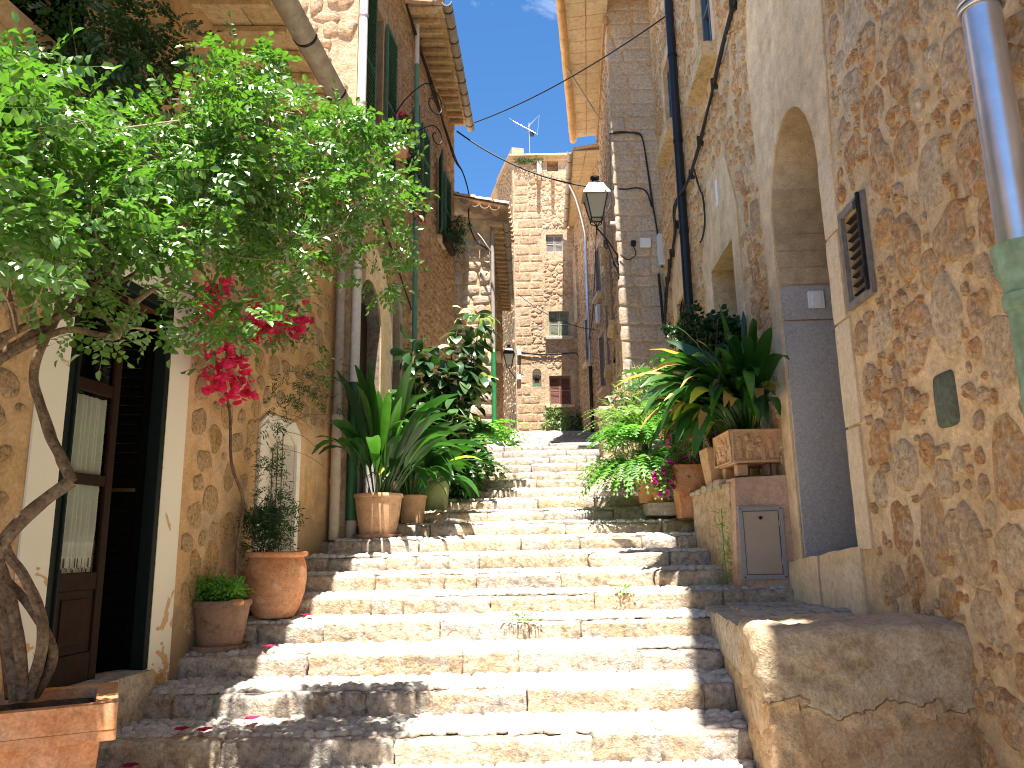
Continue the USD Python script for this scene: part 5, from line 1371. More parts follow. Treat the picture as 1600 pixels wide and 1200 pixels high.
l2 = Thing('street_lantern', 'small dark lantern on the tower corner', 'street lamp', loc=(-.1, 22.7, 6.9))
LC2 = np.array([-.08, 22.55, 6.74])
lantern(l2, LC2, .78, None, M['iron'])
e2 = np.array([.14, 22.98, 7.35])
brk = MB()
brk.add(tube(smooth_path([LC2, LC2 + [.05, .12, -.05], [.12, 22.95, 6.55]], 5), .015, 6))
brk.add(tube(smooth_path([[.0, 22.75, 6.70], [.10, 22.9, 6.78], [.13, 22.97, 7.0]], 4), .010, 5))
l2.add('bracket', brk, M['iron'], smooth=True)
l2.add('junction_box', WT.box(.18, .30, 7.28, 7.46, 0, .1, .01), M['white_plastic'], smooth=False)
l2.add('junction_box', WT.box(.16, .28, 6.52, 6.68, 0, .1, .01), M['white_plastic'], smooth=False)
tw_c = MB()
g = np.random.default_rng(2)
for k in range(4):
    tw_c.add(tube(smooth_path([WT.pt(.28, 7.36 + .01 * k, .05), WT.pt(.7, 7.31 + g.uniform(-.02, .02), .05), WT.pt(1.2, 7.29 + g.uniform(-.02, .02), .05), WT.pt(1.8, 7.32, .06), WT.pt(2.0, 7.3, .06), WT.pt(2.09, 7.1, .07)], 4), .016, 5))
tw_c.add(tube([WT.pt(.26, 7.3, .04), WT.pt(.25, 6.66, .04)], .02, 5))
single('wall_cables', tw_c, M['cable'], 'bundle of black cables running across the tower front', 'cable', smooth=True)

# ------------------------------------------------------------------ overhead cables


def catenary(a, b, sag, r, n=22):
    a, b = np.asarray(a, float), np.asarray(b, float)
    t = np.linspace(0, 1, n)
    p = a + (b - a) * t[:, None]
    p[:, 2] -= sag * 4 * t * (1 - t)
    return tube(p, r, 5)


single('overhead_cable', catenary((-.72, 15.25, 10.62), (2.72, 10.9, 9.98), .18, .013), M['cable'], 'upper black cable crossing the sky from gutter to right wall', 'cable', smooth=True)
single('overhead_cable', catenary((-1.08, 14.9, 10.22), (2.22, 13.55, 8.17), .34, .017), M['cable'], 'sagging black cable crossing in front of the tower to the lantern', 'cable', smooth=True)
single('overhead_cable', catenary((.2, 19.5, 8.1), (2.25, 19.9, 7.2), .2, .010), M['cable'], 'thin grey wire crossing low in front of the tower', 'cable', smooth=True)
cb = MB()
g = np.random.default_rng(6)
for k in range(3):
    cb.add(tube(smooth_path([W2.pt(11.2, 10.4, .08) + g.uniform(-.02, .02, 3), W2.pt(12.2, 10.2, .07) + g.uniform(-.03, .03, 3), W2.pt(13.2, 10.05, .07) + g.uniform(-.03, .03, 3), W2.pt(14.2, 9.85, .08) + g.uniform(-.03, .03, 3), W2.pt(15.0, 9.60, .12) + g.uniform(-.02, .02, 3), W2.pt(15.3, 9.45, .22), (-.86, 15.42, 9.0), (-.86, 15.36, 8.4), (-.72, 15.38, 7.95), (-.45, 15.38, 7.72)], 5), .014, 5))
single('wall_cable_bundle', cb, M['cable'], 'twisted cable bundle down the green shuttered house to the small house', 'cable', smooth=True)
cb = MB()
for k in range(2):
    cb.add(tube(smooth_path([W2.pt(10.1, 6.2, .05), W2.pt(10.6, 5.95 - .04 * k, .05), W2.pt(11.2, 5.6, .06), W2.pt(11.8, 5.3, .06)], 5), .012, 5))
single('wall_cable_bundle', cb, M['cable'], 'short drooping cable beside the teal downpipe', 'cable', smooth=True)
bk = Thing('cable_bracket', 'black insulator with looped cable on the small house front', 'bracket', loc=(-.8, 15.4, 8.2))
bk.add('insulator', tube([(-.86, 15.5, 8.35), (-.82, 15.36, 8.25)], [.05, .03], 8), M['black'])
bk.add('strand', tube(smooth_path([(-.82, 15.36, 8.25), (-.6, 15.34, 7.98), (-.5, 15.34, 7.82), (-.4, 15.4, 7.7)], 4), .02, 6), M['gutter'])

# ------------------------------------------------------------------ foliage helpers
def frames(d, up):
    """Rotation matrices with x along d and z as near to up as it can be."""
    x = d / (np.linalg.norm(d, axis=1, keepdims=True) + 1e-9)
    y = np.cross(up, x); y /= np.linalg.norm(y, axis=1, keepdims=True) + 1e-9
    z = np.cross(x, y)
    return np.stack([x, y, z], 2)


def scatter(tv, tf, pos, R, scale):
    """Copies of a template placed by position, rotation and scale, in one mesh."""
    n = len(pos)
    v = np.einsum('nij,kj->nki', R, tv) * np.asarray(scale).reshape(-1, 1, 1) + pos[:, None]
    f = tf[None] + (np.arange(n) * len(tv))[:, None, None]
    return v.reshape(-1, 3), f.reshape(-1, 3)


def leaflet(c, d, n, L, W, fold=.25):
    d, n = unit(d), unit(n)
    s = np.cross(n, d)
    c = np.asarray(c, float)
    v = [c, c + d * L * .38 + s * W / 2 + n * W * fold, c + d * L * .78 + s * W * .40 + n * W * fold * .6, c + d * L - n * L * .10, c + d * L * .78 - s * W * .40 + n * W * fold * .6, c + d * L * .38 - s * W / 2 + n * W * fold, c + d * L * .5]
    return np.array(v), np.array([[0, 6, 1], [1, 6, 2], [2, 6, 3], [3, 6, 4], [4, 6, 5], [5, 6, 0]])


def pinnate(pairs=4, L=.16, ll=.043, lw=.030, seed=0, stalk=True):
    g = np.random.default_rng(seed)
    m = MB()
    for k in range(pairs):
        x = L * (.25 + .7 * k / pairs)
        z = -.25 * x * x / L
        for s in (-1, 1):
            m.add(leaflet((x, s * .003, z), (.35, s, -.1 + g.uniform(-.2, .2)), (g.uniform(-.3, .3), g.uniform(-.3, .3), 1), ll * g.uniform(.8, 1.15), lw * g.uniform(.85, 1.15)))
    m.add(leaflet((L, 0, -.25 * L), (1, 0, -.4), (0, 0, 1), ll * 1.1, lw * 1.05))
    if stalk:
        m.add((np.array([(0, .0015, 0), (0, -.0015, 0), (L, -.001, -.25 * L), (L, .001, -.25 * L)]), np.array([[0, 1, 2], [0, 2, 3]])))
    return m.arr()


def strap(base, d, up, L, W, droop, n=7, petiole=.3, fold=.18, twist=0.0, tip=1.0):
    """A long arching leaf: a thin stalk, then a blade folded along its midrib."""
    d, up = unit(d), np.asarray(up, float)
    p = np.asarray(base, float).copy()
    pts, dirs = [p.copy()], [d]
    for k in range(n):
        d = unit(d + np.array([0, 0, -droop]) * (1 + k * .5) / n)
        p = p + d * L / n
        pts.append(p.copy()); dirs.append(d)
    V, F = [], []
    for k, (q, dd) in enumerate(zip(pts, dirs)):
        t = k / n
        s = unit(np.cross(dd, up)) if np.linalg.norm(np.cross(dd, up)) > .05 else np.array([1.0, 0, 0])
        nrm = np.cross(s, dd)
        if twist:
            a = twist * t
            s = s * math.cos(a) + nrm * math.sin(a); nrm = np.cross(s, dd)
        if t < petiole:
            w = .006
        else:
            x = (t - petiole) / (1 - petiole)
            w = max(.002, W / 2 * (math.sin(math.pi * min(1, x * .92 + .06)) ** .75) * tip)
        V += [q - s * w + nrm * w * fold, q, q + s * w + nrm * w * fold]
    for k in range(n):
        a = 3 * k
        F += [(a, a + 1, a + 4), (a, a + 4, a + 3), (a + 1, a + 2, a + 5), (a + 1, a + 5, a + 4)]
    return np.array(V), np.array(F)


def pot_profile(r0, r1, h, rim=.03, rimh=.05, belly=0.0, th=.02):
    zs = np.linspace(0, h - rimh, 8)
    p = [(0, 0), (r0 * .97, 0)] + [(r0 + (r1 - r0) * (z / (h - rimh)) + belly * math.sin(math.pi * (z / h) ** .9), z + .004) for z in zs]
    top = r1 + rim
    p += [(top - .006, h - rimh + .002), (top, h - rimh + .012), (top, h - .012), (top - .008, h), (r1 - th, h), (r1 - th - .01, h - .05), (0, h - .055)]
    return p


def add_soil(t, c, r, z):
    g = np.random.default_rng(int(abs(c[0] * 1000)))
    v, f = lathe([(r, z - .02), (r * .6, z + .006), (0, z + .012)], (c[0], c[1], 0), 20)
    v[:, 2] += (meshkit.noise(v * 30) - .5) * .02
    t.add('soil', (v, f), M['soil'], smooth=True)


def leaves_cloud(centres, radii, n, template, size, seed, up_bias=.7, flat=.6, up0=(0, 0, 1.0), wild=.45):
    g = np.random.default_rng(seed)
    c = np.asarray(centres, float)
    i = g.integers(0, len(c), n)
    off = g.normal(size=(n, 3)); off /= np.linalg.norm(off, axis=1, keepdims=True)
    off *= (g.random((n, 1)) ** .45) * np.asarray(radii, float).reshape(-1, 1)[i if np.size(radii) > 1 else np.zeros(n, int)]
    pos = c[i] + off
    d = off / (np.linalg.norm(off, axis=1, keepdims=True) + 1e-9) + g.normal(size=(n, 3)) * .6
    d[:, 2] *= flat
    up = np.tile(np.asarray(up0, float), (n, 1)) * up_bias + g.normal(size=(n, 3)) * wild
    return scatter(template[0], template[1], pos, frames(d, up), size * g.uniform(.7, 1.2, n))


PIN = [pinnate(4, seed=1), pinnate(3, L=.13, seed=2), pinnate(4, L=.17, seed=3)]

# ------------------------------------------------------------------ potted tree, left foreground
CROWN=[(-1.18,3.9,3.27),(-1.69,3.53,3.71),(-1.92,2.57,3.07),(-1.34,3.35,3.66),(-1.11,4.45,3.46),(-1.74,3.18,3.3),(-1.49,3.98,3.24),(-1.92,3.98,3.79),(-1.73,2.61,3.14),(-1.15,3.71,3.77),(-1.6,2.35,2.71),(-1.92,3.8,3.26),(-1.21,3.9,3.64),(-1.69,2.37,2.61),(-1.53,3.35,3.66),(-1.38,4.03,3.5),(-1.32,3.5,3.49),(-2.34,3.65,3.38),(-1.48,3.64,3.67),(-1.35,4.3,4.29),(-1.65,3.06,2.94),(-1.78,3.0,3.29),(-2.23,2.87,3.21),(-1.08,4.52,4.22),(-1.86,2.69,3.01),(-2.21,3.54,3.49),(-1.14,4.15,4.08),(-1.69,2.15,2.96),(-1.14,4.43,3.95),(-1.98,3.91,3.46),(-1.75,4.12,3.47),(-2.01,4.19,3.57),(-2.28,3.46,3.78),(-1.83,2.42,3.12),(-1.18,3.79,3.07),(-1.77,3.22,3.1),(-1.73,3.06,2.91),(-1.57,2.5,2.64),(-1.88,2.51,2.92),(-1.87,3.85,3.52),(-1.43,4.09,3.72),(-1.54,3.44,3.43),(-1.63,3.62,3.32),(-1.42,4.03,4.05),(-1.86,2.35,3.19),(-1.81,2.77,3.15),(-1.63,2.8,2.98),(-2.36,3.31,3.46),(-1.66,3.14,3.38),(-1.01,4.49,3.95),(-2.31,3.67,3.77),(-1.51,3.09,2.87),(-2.32,3.53,3.11),(-1.85,3.0,3.11),(-1.76,3.15,3.2),(-1.2,3.97,3.48),(-1.44,3.64,3.43),(-1.44,4.17,3.35),(-1.28,4.42,4.05),(-1.85,2.48,2.79),(-2.18,3.61,3.25),(-0.89,4.1,3.55),(-1.92,2.54,3.33),(-1.62,3.56,3.19),(-1.29,3.66,3.62),(-1.88,4.39,4.26),(-1.81,3.15,3.28),(-1.8,2.48,2.72),(-1.72,2.37,3.07),(-1.84,2.69,2.68),(-0.99,3.97,3.56),(-1.89,2.61,3.33),(-1.87,2.47,2.69),(-1.59,3.08,3.24),(-2.32,3.28,3.17),(-0.98,4.2,3.47),(-2.13,3.22,3.28),(-0.82,4.09,3.68),(-1.59,2.06,2.83),(-1.15,4.44,3.67),(-1.64,4.06,3.27),(-1.49,3.31,2.98),(-2.42,3.52,3.62),(-1.4,3.4,3.42),(-1.59,2.15,2.47),(-1.74,3.29,3.24),(-2.09,3.25,3.07),(-1.4,3.22,3.2),(-1.38,3.66,3.74),(-1.23,4.39,3.36),(-1.81,2.52,2.89),(-0.87,4.22,4.02),(-1.1,4.16,3.95),(-1.84,4.07,3.95),(-1.34,3.63,3.36),(-1.38,3.51,3.16),(-1.15,4.06,3.42),(-1.39,4.01,4.16),(-1.8,2.99,2.87),(-1.18,4.23,3.69),(-1.73,2.52,2.69),(-1.72,3.41,3.6),(-1.33,4.05,3.88),(-1.88,2.72,3.27),(-1.28,3.42,3.78),(-1.42,3.91,3.36),(-1.43,4.1,3.18),(-1.62,2.35,3.14),(-1.37,4.19,3.7),(-1.67,2.65,3.25),(-1.6,2.78,2.88),(-1.7,4.18,3.59),(-0.82,4.06,3.8),(-1.88,2.44,2.83),(-1.38,4.2,3.45),(-1.8,3.9,3.58),(-2.08,3.84,3.17)]
SPRIG=[[(-1.45,3.4,3.78),(-1.45,3.42,3.93),(-1.44,3.45,4.04)],[(-1.32,3.58,3.89),(-1.3,3.61,4.1),(-1.22,3.71,4.24)],[(-1.32,3.58,3.97),(-1.31,3.6,4.11),(-1.43,3.46,4.09)],[(-1.81,2.66,3.32),(-1.83,2.61,3.39),(-1.84,2.55,3.4)],[(-0.78,4.1,3.94),(-0.73,4.15,4.03),(-0.66,4.2,3.99)],[(-0.86,4.04,3.97),(-0.91,3.99,4.02),(-0.98,3.93,4.0)]]
DARKV=[(-2.57,3.98,4.71),(-2.54,4.21,4.71),(-2.52,4.36,4.96),(-2.49,4.54,5.14),(-2.47,4.69,5.06),(-2.45,4.86,4.97),(-2.5,4.53,4.7),(-2.52,4.3,4.46),(-2.55,4.14,4.39),(-2.51,4.44,4.41),(-2.47,4.75,4.65),(-2.44,4.95,4.83),(-2.44,4.98,5.26),(-2.54,4.21,4.27)]
BOUG=[(-2.37,5.72,3.45),(-2.36,5.79,3.57),(-2.35,5.93,3.67),(-2.37,5.7,3.31),(-2.36,5.78,3.2),(-2.34,5.97,3.31),(-2.33,6.08,3.26),(-2.36,5.84,3.14),(-2.33,6.05,3.09),(-2.3,6.28,3.09),(-2.33,6.01,2.95),(-2.31,6.17,2.9),(-2.29,6.36,2.97),(-2.35,5.92,2.88),(-2.32,6.1,2.85),(-2.34,5.95,3.01),(-2.3,6.26,3.28),(-2.29,6.37,3.59),(-2.27,6.5,3.57),(-2.26,6.61,3.63),(-2.24,6.71,3.54),(-2.22,6.87,3.65),(-2.23,6.8,3.51),(-2.21,7.01,3.63),(-2.19,7.16,3.64),(-2.17,7.3,3.74),(-2.16,7.38,3.7),(-2.13,7.58,3.89),(-2.14,7.53,4.08),(-2.22,6.93,3.76),(-2.27,6.48,3.68),(-2.26,6.57,3.47),(-2.34,5.98,3.66),(-2.28,6.4,2.86)]
STEMS={'t1':[(-2.018,3.3,1.013),(-2.055,3.3,1.149),(-2.091,3.28,1.302),(-2.103,3.25,1.456),(-2.108,3.2,1.56),(-2.081,3.2,1.661),(-1.995,3.25,1.792),(-1.894,3.3,1.896)],'t2':[(-1.894,3.3,1.896),(-1.951,3.3,1.998),(-2.008,3.3,2.096),(-2.056,3.28,2.235),(-2.077,3.25,2.343),(-2.034,3.2,2.43),(-2.003,3.2,2.529),(-1.974,3.2,2.6),(-1.971,3.2,2.673),(-2.014,3.2,2.762),(-1.968,3.1,2.841),(-1.94,3.1,3.016)],'t3':[(-2.077,3.35,1.017),(-2.15,3.4,1.187),(-2.218,3.4,1.37),(-2.309,3.4,1.558),(-2.35,3.3,1.773),(-2.34,3.2,2.034),(-2.242,3.1,2.232),(-2.129,3.1,2.393),(-2.031,3.1,2.474),(-1.949,3.15,2.556)],'t4':[(-1.976,3.25,1.033),(-1.972,3.2,1.21),(-2.023,3.2,1.383),(-2.078,3.2,1.521),(-2.128,3.2,1.611)],'t5':[(-1.97,3.27,1.025),(-1.917,3.24,1.18),(-1.911,3.22,1.329),(-1.996,3.22,1.494),(-2.075,3.22,1.589),(-2.086,3.2,1.656)],'t6':[(-1.973,3.33,1.023),(-1.903,3.3,1.146),(-1.907,3.28,1.248),(-2.011,3.26,1.403),(-2.115,3.26,1.507)],'t7':[(-1.894,3.3,1.896),(-1.976,3.33,1.988),(-2.016,3.34,2.102),(-2.067,3.34,2.217)],'b1':[(-2.094,3.05,2.375),(-2.003,3.1,2.459),(-1.891,3.15,2.527),(-1.794,3.2,2.519),(-1.71,3.2,2.503)],'b2':[(-1.704,3.2,2.503),(-1.701,3.25,2.596),(-1.678,3.3,2.7),(-1.63,3.4,2.809),(-1.561,3.5,2.924),(-1.487,3.6,3.094),(-1.343,3.8,3.353),(-1.135,4.0,3.634)],'b3':[(-2.117,3.0,2.408),(-2.005,3.05,2.514),(-1.907,3.1,2.563),(-1.835,3.15,2.654),(-1.744,3.2,2.733),(-1.65,3.25,2.833),(-1.541,3.3,3.004),(-1.463,3.5,3.32)],'b4':[(-1.867,3.1,2.568),(-1.804,3.15,2.613),(-1.759,3.2,2.588),(-1.703,3.2,2.523)],'b5':[(-2.071,3.0,2.461),(-1.98,3.05,2.528),(-1.882,3.1,2.582),(-1.81,3.1,2.68),(-1.697,3.1,2.778),(-1.647,3.2,3.086),(-1.599,3.3,3.387)],'b6':[(-2.008,3.0,2.473),(-2.005,2.95,2.566),(-2.007,2.9,2.683),(-1.972,2.85,2.878),(-1.943,2.8,3.128)],'b7':[(-1.976,3.05,2.541),(-1.961,3.0,2.635),(-1.947,3.0,2.746),(-1.853,2.95,2.892),(-1.766,2.9,3.092)],'b8':[(-1.615,3.4,2.809),(-1.521,3.5,2.794),(-1.466,3.6,2.76)],'b9':[(-1.712,3.25,2.558),(-1.667,3.3,2.574),(-1.643,3.4,2.59),(-1.632,3.5,2.634),(-1.531,3.55,2.634)],'b10':[(-1.135,4.0,3.634),(-0.953,4.15,3.746),(-0.785,4.25,3.857),(-0.698,4.3,3.945)],'b11':[(-1.343,3.8,3.353),(-1.128,3.9,3.246),(-0.932,4.1,3.365)],'b12':[(-1.681,2.9,3.306),(-1.577,2.95,3.354),(-1.436,3.05,3.44)],'b13':[(-1.463,3.5,3.32),(-1.324,3.7,3.632),(-1.342,3.9,4.094)],'b14':[(-1.766,2.9,3.092),(-1.806,2.7,3.125),(-1.852,2.6,3.228)]}
SUNWARD = np.array([-.03, -.31, 1.0])
tree = Thing('potted_tree', 'gnarled climbing tree with bright glossy green crown in foreground trough', 'tree', loc=(-2.0, 3.3, 1.0))
R0 = {'t1': (.031, .024), 't2': (.022, .012), 't3': (.027, .019), 't4': (.026, .020), 't5': (.024, .018), 't6': (.021, .016), 't7': (.012, .009), 'b1': (.022, .016), 'b2': (.018, .008), 'b3': (.020, .008), 'b4': (.012, .012), 'b5': (.016, .008), 'b6': (.018, .008), 'b7': (.016, .008), 'b8': (.010, .005), 'b9': (.009, .004), 'b10': (.008, .004), 'b11': (.009, .004), 'b12': (.006, .004), 'b13': (.010, .004), 'b14': (.008, .004)}
tips = []
R0 = {k: (a * (.8 if k[0] == 'b' else 1), b * (.8 if k[0] == 'b' else 1)) for k, (a, b) in R0.items()}
for i, (k, pts) in enumerate(STEMS.items()):
    pp = smooth_path(pts, 5)
    tree.add('trunk' if k[0] == 't' else 'limb', tube(pp, R0[k], 12 if k[0] == 't' else 8, rough=.16 if k[0] == 't' else .06, seed=i), M['bark'] if k[0] == 't' else M['twig'] if k in ('b2', 'b8', 'b9', 'b10', 'b11', 'b12', 'b13', 'b14') else M['bark'], smooth=50)
    tips += [pp[j] for j in range(0, len(pp), 3)]
tips = np.array(tips[60:])
tw_m = MB()
g = np.random.default_rng(8)
for c in CROWN + [s[-1] for s in SPRIG]:
    c = np.array(c)
    q = tips[np.argmin(((tips - c) ** 2).sum(1) + 3 * np.maximum(0, tips[:, 2] - c[2]))]
    mid = (q + c) / 2 + g.normal(size=3) * .05 - [0, 0, .03]
    tw_m.add(tube(smooth_path([q, mid, c], 4), (.0045, .002), 5))
for k in range(26):
    c = np.array(CROWN[k * 4 % len(CROWN)]) + g.normal(size=3) * .1
    tw_m.add(tube(smooth_path([c, c + g.normal(size=3) * .08, c + g.normal(size=3) * .16], 3), (.003, .0015), 4))
tree.add('twigs', tw_m, M['twig'], smooth=True, kind='stuff')
cl = MB()
cr_ = np.array(CROWN + [(-.78, 4.6, 3.5), (-.70, 4.55, 3.85), (-.92, 4.6, 3.75), (-.85, 4.7, 3.3), (-1.1, 4.5, 3.9), (-1.15, 4.4, 3.5)])
for j, T in enumerate(PIN):
    cl.add(leaves_cloud(cr_, .13, 850, T, .95, 40 + j, up_bias=.8, up0=(0, -.45, .85), wild=.5))
for s in SPRIG:
    q = smooth_path(s, 4)
    cl.add(leaves_cloud(q, .06, 26, PIN[1], .95, int(abs(s[0][2]) * 100), up_bias=.8))
for k in ('b1', 'b2', 'b9', 'b5'):
    q = smooth_path(STEMS[k], 3)
    cl.add(leaves_cloud(q[len(q) // 2:], .07, 12, PIN[1], .9, 77, up_bias=.8))
low = np.array([(-1.55, 3.25, 2.68), (-1.75, 3.0, 2.66), (-1.93, 3.0, 2.70), (-1.40, 3.5, 2.72), (-1.28, 3.5, 2.66), (-1.42, 3.6, 2.60)])
cl.add(leaves_cloud(low, .09, 80, PIN[0], .95, 78, up_bias=.8))
tree.add('crown', cl, M['tree_leaf'], smooth=False)
trough = Thing('terracotta_trough', 'large terracotta planter in the near left corner holding the tree', 'planter', loc=(-2.1, 3.3, 0))
TA = math.radians(27)
TR = np.array([[math.cos(TA), -math.sin(TA), 0], [math.sin(TA), math.cos(TA), 0], [0, 0, 1]])
TC = np.array([-1.555, 3.19, 0])


def turned(mesh):
    v, f = va(mesh)
    return v @ TR.T + TC, f


v, f = rblock((-1.02, .03, -.06), (-.05, .50, .93), seg=(10, 6, 8), r=.02, amp=.003)
k_ = (v[:, 2:] - .93) * .10
v[:, 0] += np.where(v[:, 0] > -.5, k_[:, 0], -k_[:, 0]); v[:, 1] += np.where(v[:, 1] > .25, k_[:, 0], -k_[:, 0]) * .5
trough.add('body', turned((v, f)), M['terra'], smooth=45)
rim_out, rim_in = sbox(-1.06, .006, -.018, .53).buffer(.012), sbox(-.985, .055, -.085, .465)
trough.add('rim', turned(extrude(rim_out.difference(rim_in), .925, 1.02)), M['terra'], smooth=False)
trough.add('rim_bead', turned(extrude(sbox(-1.045, .008, -.016, .525).buffer(.012).difference(rim_in), .885, .923)), M['terra'], smooth=False)
v, f = rblock((-.98, .06, .86), (-.09, .46, .985), seg=(16, 6, 2), r=.02, amp=.02, freq=16)
trough.add('soil', turned((v, f)), M['soil'], smooth=True)

# dark climbing shrub on the shaded wall above
dv = Thing('climbing_shrub', 'dark shaded climber beside the upper louvred window', 'climber', loc=DARKV[0])
g = np.random.default_rng(12)
st = MB()
for k in range(9):
    a = np.array(DARKV[k]); b = a + [g.uniform(-.02, .1), g.uniform(-.1, .1), -1.1]
    st.add(tube(smooth_path([b, (a + b) / 2 + g.normal(size=3) * .06, a], 4), (.007, .003), 5))
dv.add('stems', st, M['twig'], smooth=True)
m = MB()
for j, T in enumerate(PIN[:2]):
    m.add(leaves_cloud(DARKV, .20, 190, T, 1.05, 60 + j, up_bias=.7))
dv.add('foliage', m, M['dark_leaf'], smooth=False)

# bougainvillea with crimson bracts
bg_ = Thing('bougainvillea', 'bougainvillea with crimson blossoms climbing the ochre wall', 'climber', loc=(-2.4, 6.6, 1.2))
bstem = [W1.pt(6.62, 1.12, .16), W1.pt(6.66, 1.6, .12), W1.pt(6.68, 2.0, .14), W1.pt(6.48, 2.3, .12), W1.pt(6.35, 2.75, .14), W1.pt(6.05, 3.1, .16), W1.pt(5.85, 3.5, .18), W1.pt(5.9, 3.9, .25)]
bg_.add('stem', tube(smooth_path(bstem, 5), (.016, .010), 8, rough=.1), M['bark'], smooth=True)
bb = MB()
for a, b in (((-2.34, 6.0, 3.3), (-2.2, 7.0, 3.62)), ((-2.35, 5.9, 3.1), (-2.3, 6.4, 2.95)), ((-2.2, 7.0, 3.62), (-2.14, 7.6, 3.95)), ((-2.34, 6.0, 3.5), (-2.2, 6.9, 3.85)), ((-2.2, 7.0, 3.62), (-2.0, 7.9, 3.5))):
    a, b = np.array(a), np.array(b)
    bb.add(tube(smooth_path([a, (a + b) / 2 + [0, 0, .04], b], 4), .005, 5))
bg_.add('branches', bb, M['twig'], smooth=True)


def blossom(seed, r=.032):
    g = np.random.default_rng(seed)
    m = MB()
    for k in range(3):
        a = 2.1 * k + g.uniform(-.2, .2)
        m.add(leaflet((0, 0, 0), (math.cos(a), math.sin(a), .55), (-math.cos(a) * .5, -math.sin(a) * .5, 1), r * 1.3, r * 1.75, fold=.12))
    return m.arr()


BL = blossom(3)
g = np.random.default_rng(5)
for q in BOUG:
    pass
bg_.add('blossoms', leaves_cloud(BOUG, .105, 430, BL, 1.0, 21, up_bias=.3, flat=1), M['red_petal'], smooth=False, kind='stuff')
bg_.add('foliage', leaves_cloud([b for b in BOUG if b[2] > 3.2] + [(-2.0, 7.7, 3.5), (-2.02, 7.9, 3.4), (-2.05, 7.8, 3.7), (-2.36, 5.6, 3.0), (-2.36, 5.7, 3.2), (-2.2, 6.9, 3.9), (-2.1, 7.5, 4.1)], .13, 130, pinnate(2, L=.09, ll=.05, lw=.03, seed=6), 1.0, 22), M['tree_leaf'], smooth=False)

# pots along the left wall
hp = Thing('herb_pot', 'brown clay pot of parsley on a saucer below bougainvillea stem', 'flower pot', loc=(-2.34, 6.34, .82))
hp.add('saucer', lathe([(0, 0), (.20, 0), (.235, .045), (.215, .045), (.19, .02), (0, .02)], (-2.34, 6.34, .825), 32), M['terra_dark'], smooth=40)
hp.add('pot', lathe(pot_profile(.165, .215, .36, rim=.012, rimh=.05), (-2.34, 6.34, .845), 36), M['terra_dark'], smooth=40)
add_soil(hp, (-2.34, 6.34), .19, 1.165)
g = np.random.default_rng(31)
c = [(-2.34 + g.uniform(-.17, .17), 6.34 + g.uniform(-.15, .15), 1.24 + g.uniform(-.02, .10)) for _ in range(40)]
hp.add('foliage', leaves_cloud(c, .06, 620, pinnate(1, L=.03, ll=.028, lw=.022, seed=8, stalk=False), 1.0, 32, up_bias=.8), M['herb_leaf'], smooth=False)
hp.add('stems', (lambda mm: [mm.add(tube([(-2.34, 6.34, 1.15), q], .0025, 4)) for q in c] and mm)(MB()), M['herb_leaf'], smooth=True)
hp.add('pebble', rblock((-2.24, 6.17, 1.165), (-2.13, 6.26, 1.215), seg=(4, 4, 3), r=.03, amp=.006), M['terra'], smooth=50)
jp = Thing('round_pot', 'round bellied terracotta pot holding a dark jasmine by niche window', 'flower pot', loc=(-2.09, 6.9, .99))
jp.add('pot', lathe([(0, 0), (.15, 0), (.165, .01), (.205, .08), (.245, .2), (.262, .32), (.258, .42), (.238, .49), (.232, .505), (.258, .515), (.268, .53), (.266, .548), (.25, .556), (.225, .55), (.21, .50), (0, .49)], (-2.09, 6.9, 1.015), 44), M['terra'], smooth=40)
jp.add('foot', MB().add(cbox((-2.2, 6.82, .985), (-2.12, 6.98, 1.02), .008)).add(cbox((-2.06, 6.82, .985), (-1.98, 6.98, 1.02), .008)), M['terra_dark'])
add_soil(jp, (-2.09, 6.9), .21, 1.51)
jm = Thing('jasmine', 'dark small leaved jasmine trained on canes in the round pot', 'climber', loc=(-2.1, 6.9, 1.5))
sm = MB()
g = np.random.default_rng(33)
for k in range(3):
    x, y = -2.16 + .035 * k, 6.88 + .03 * (k % 3)
    sm.add(tube(smooth_path([(x, y, 1.5), (x - .02, y + .06, 2.0), (x - .05, y + .15, 2.5 + .07 * k)], 4), .005, 5))
for k in range(10):
    b = np.array([-2.15 + g.uniform(-.05, .05), 7.0 + g.uniform(-.1, .15), g.uniform(2.5, 3.3)])
    dd = np.array([g.uniform(.1, .5), g.uniform(.1, .8), g.uniform(-.2, .3)])
    sm.add(tube(smooth_path([b, b + dd * .5 + [0, 0, .05], b + dd * .9], 4), .0025, 4))
jm.add('stems', sm, M['bark'], smooth=True)
jc = [(-2.15 + g.uniform(-.13, .10), 6.9 + g.uniform(-.1, .12), 1.58 + .45 * g.random()) for _ in range(30)] + [(-2.19 + g.uniform(-.03, .03), 6.95 + g.uniform(-.05, .1), 2.0 + g.uniform(0, .9)) for _ in range(5)]
JT = pinnate(3, L=.09, ll=.04, lw=.011, seed=9)
jm.add('foliage', leaves_cloud(jc, .11, 520, JT, 1.0, 34, up_bias=.5), M['dark_leaf'], smooth=False)
jc2 = [(-2.2, 7.2, 3.15), (-2.12, 7.4, 3.2), (-2.1, 7.6, 3.1), (-2.05, 7.9, 3.3), (-2.03, 8.1, 3.25), (-2.16, 7.1, 2.9), (-2.0, 7.2, 3.0), (-1.98, 8.2, 3.5), (-2.0, 8.3, 3.1)]
jm.add('sprays', leaves_cloud(jc2, .14, 90, JT, 1.0, 35, up_bias=.5), M['asp_leaf'], smooth=False)

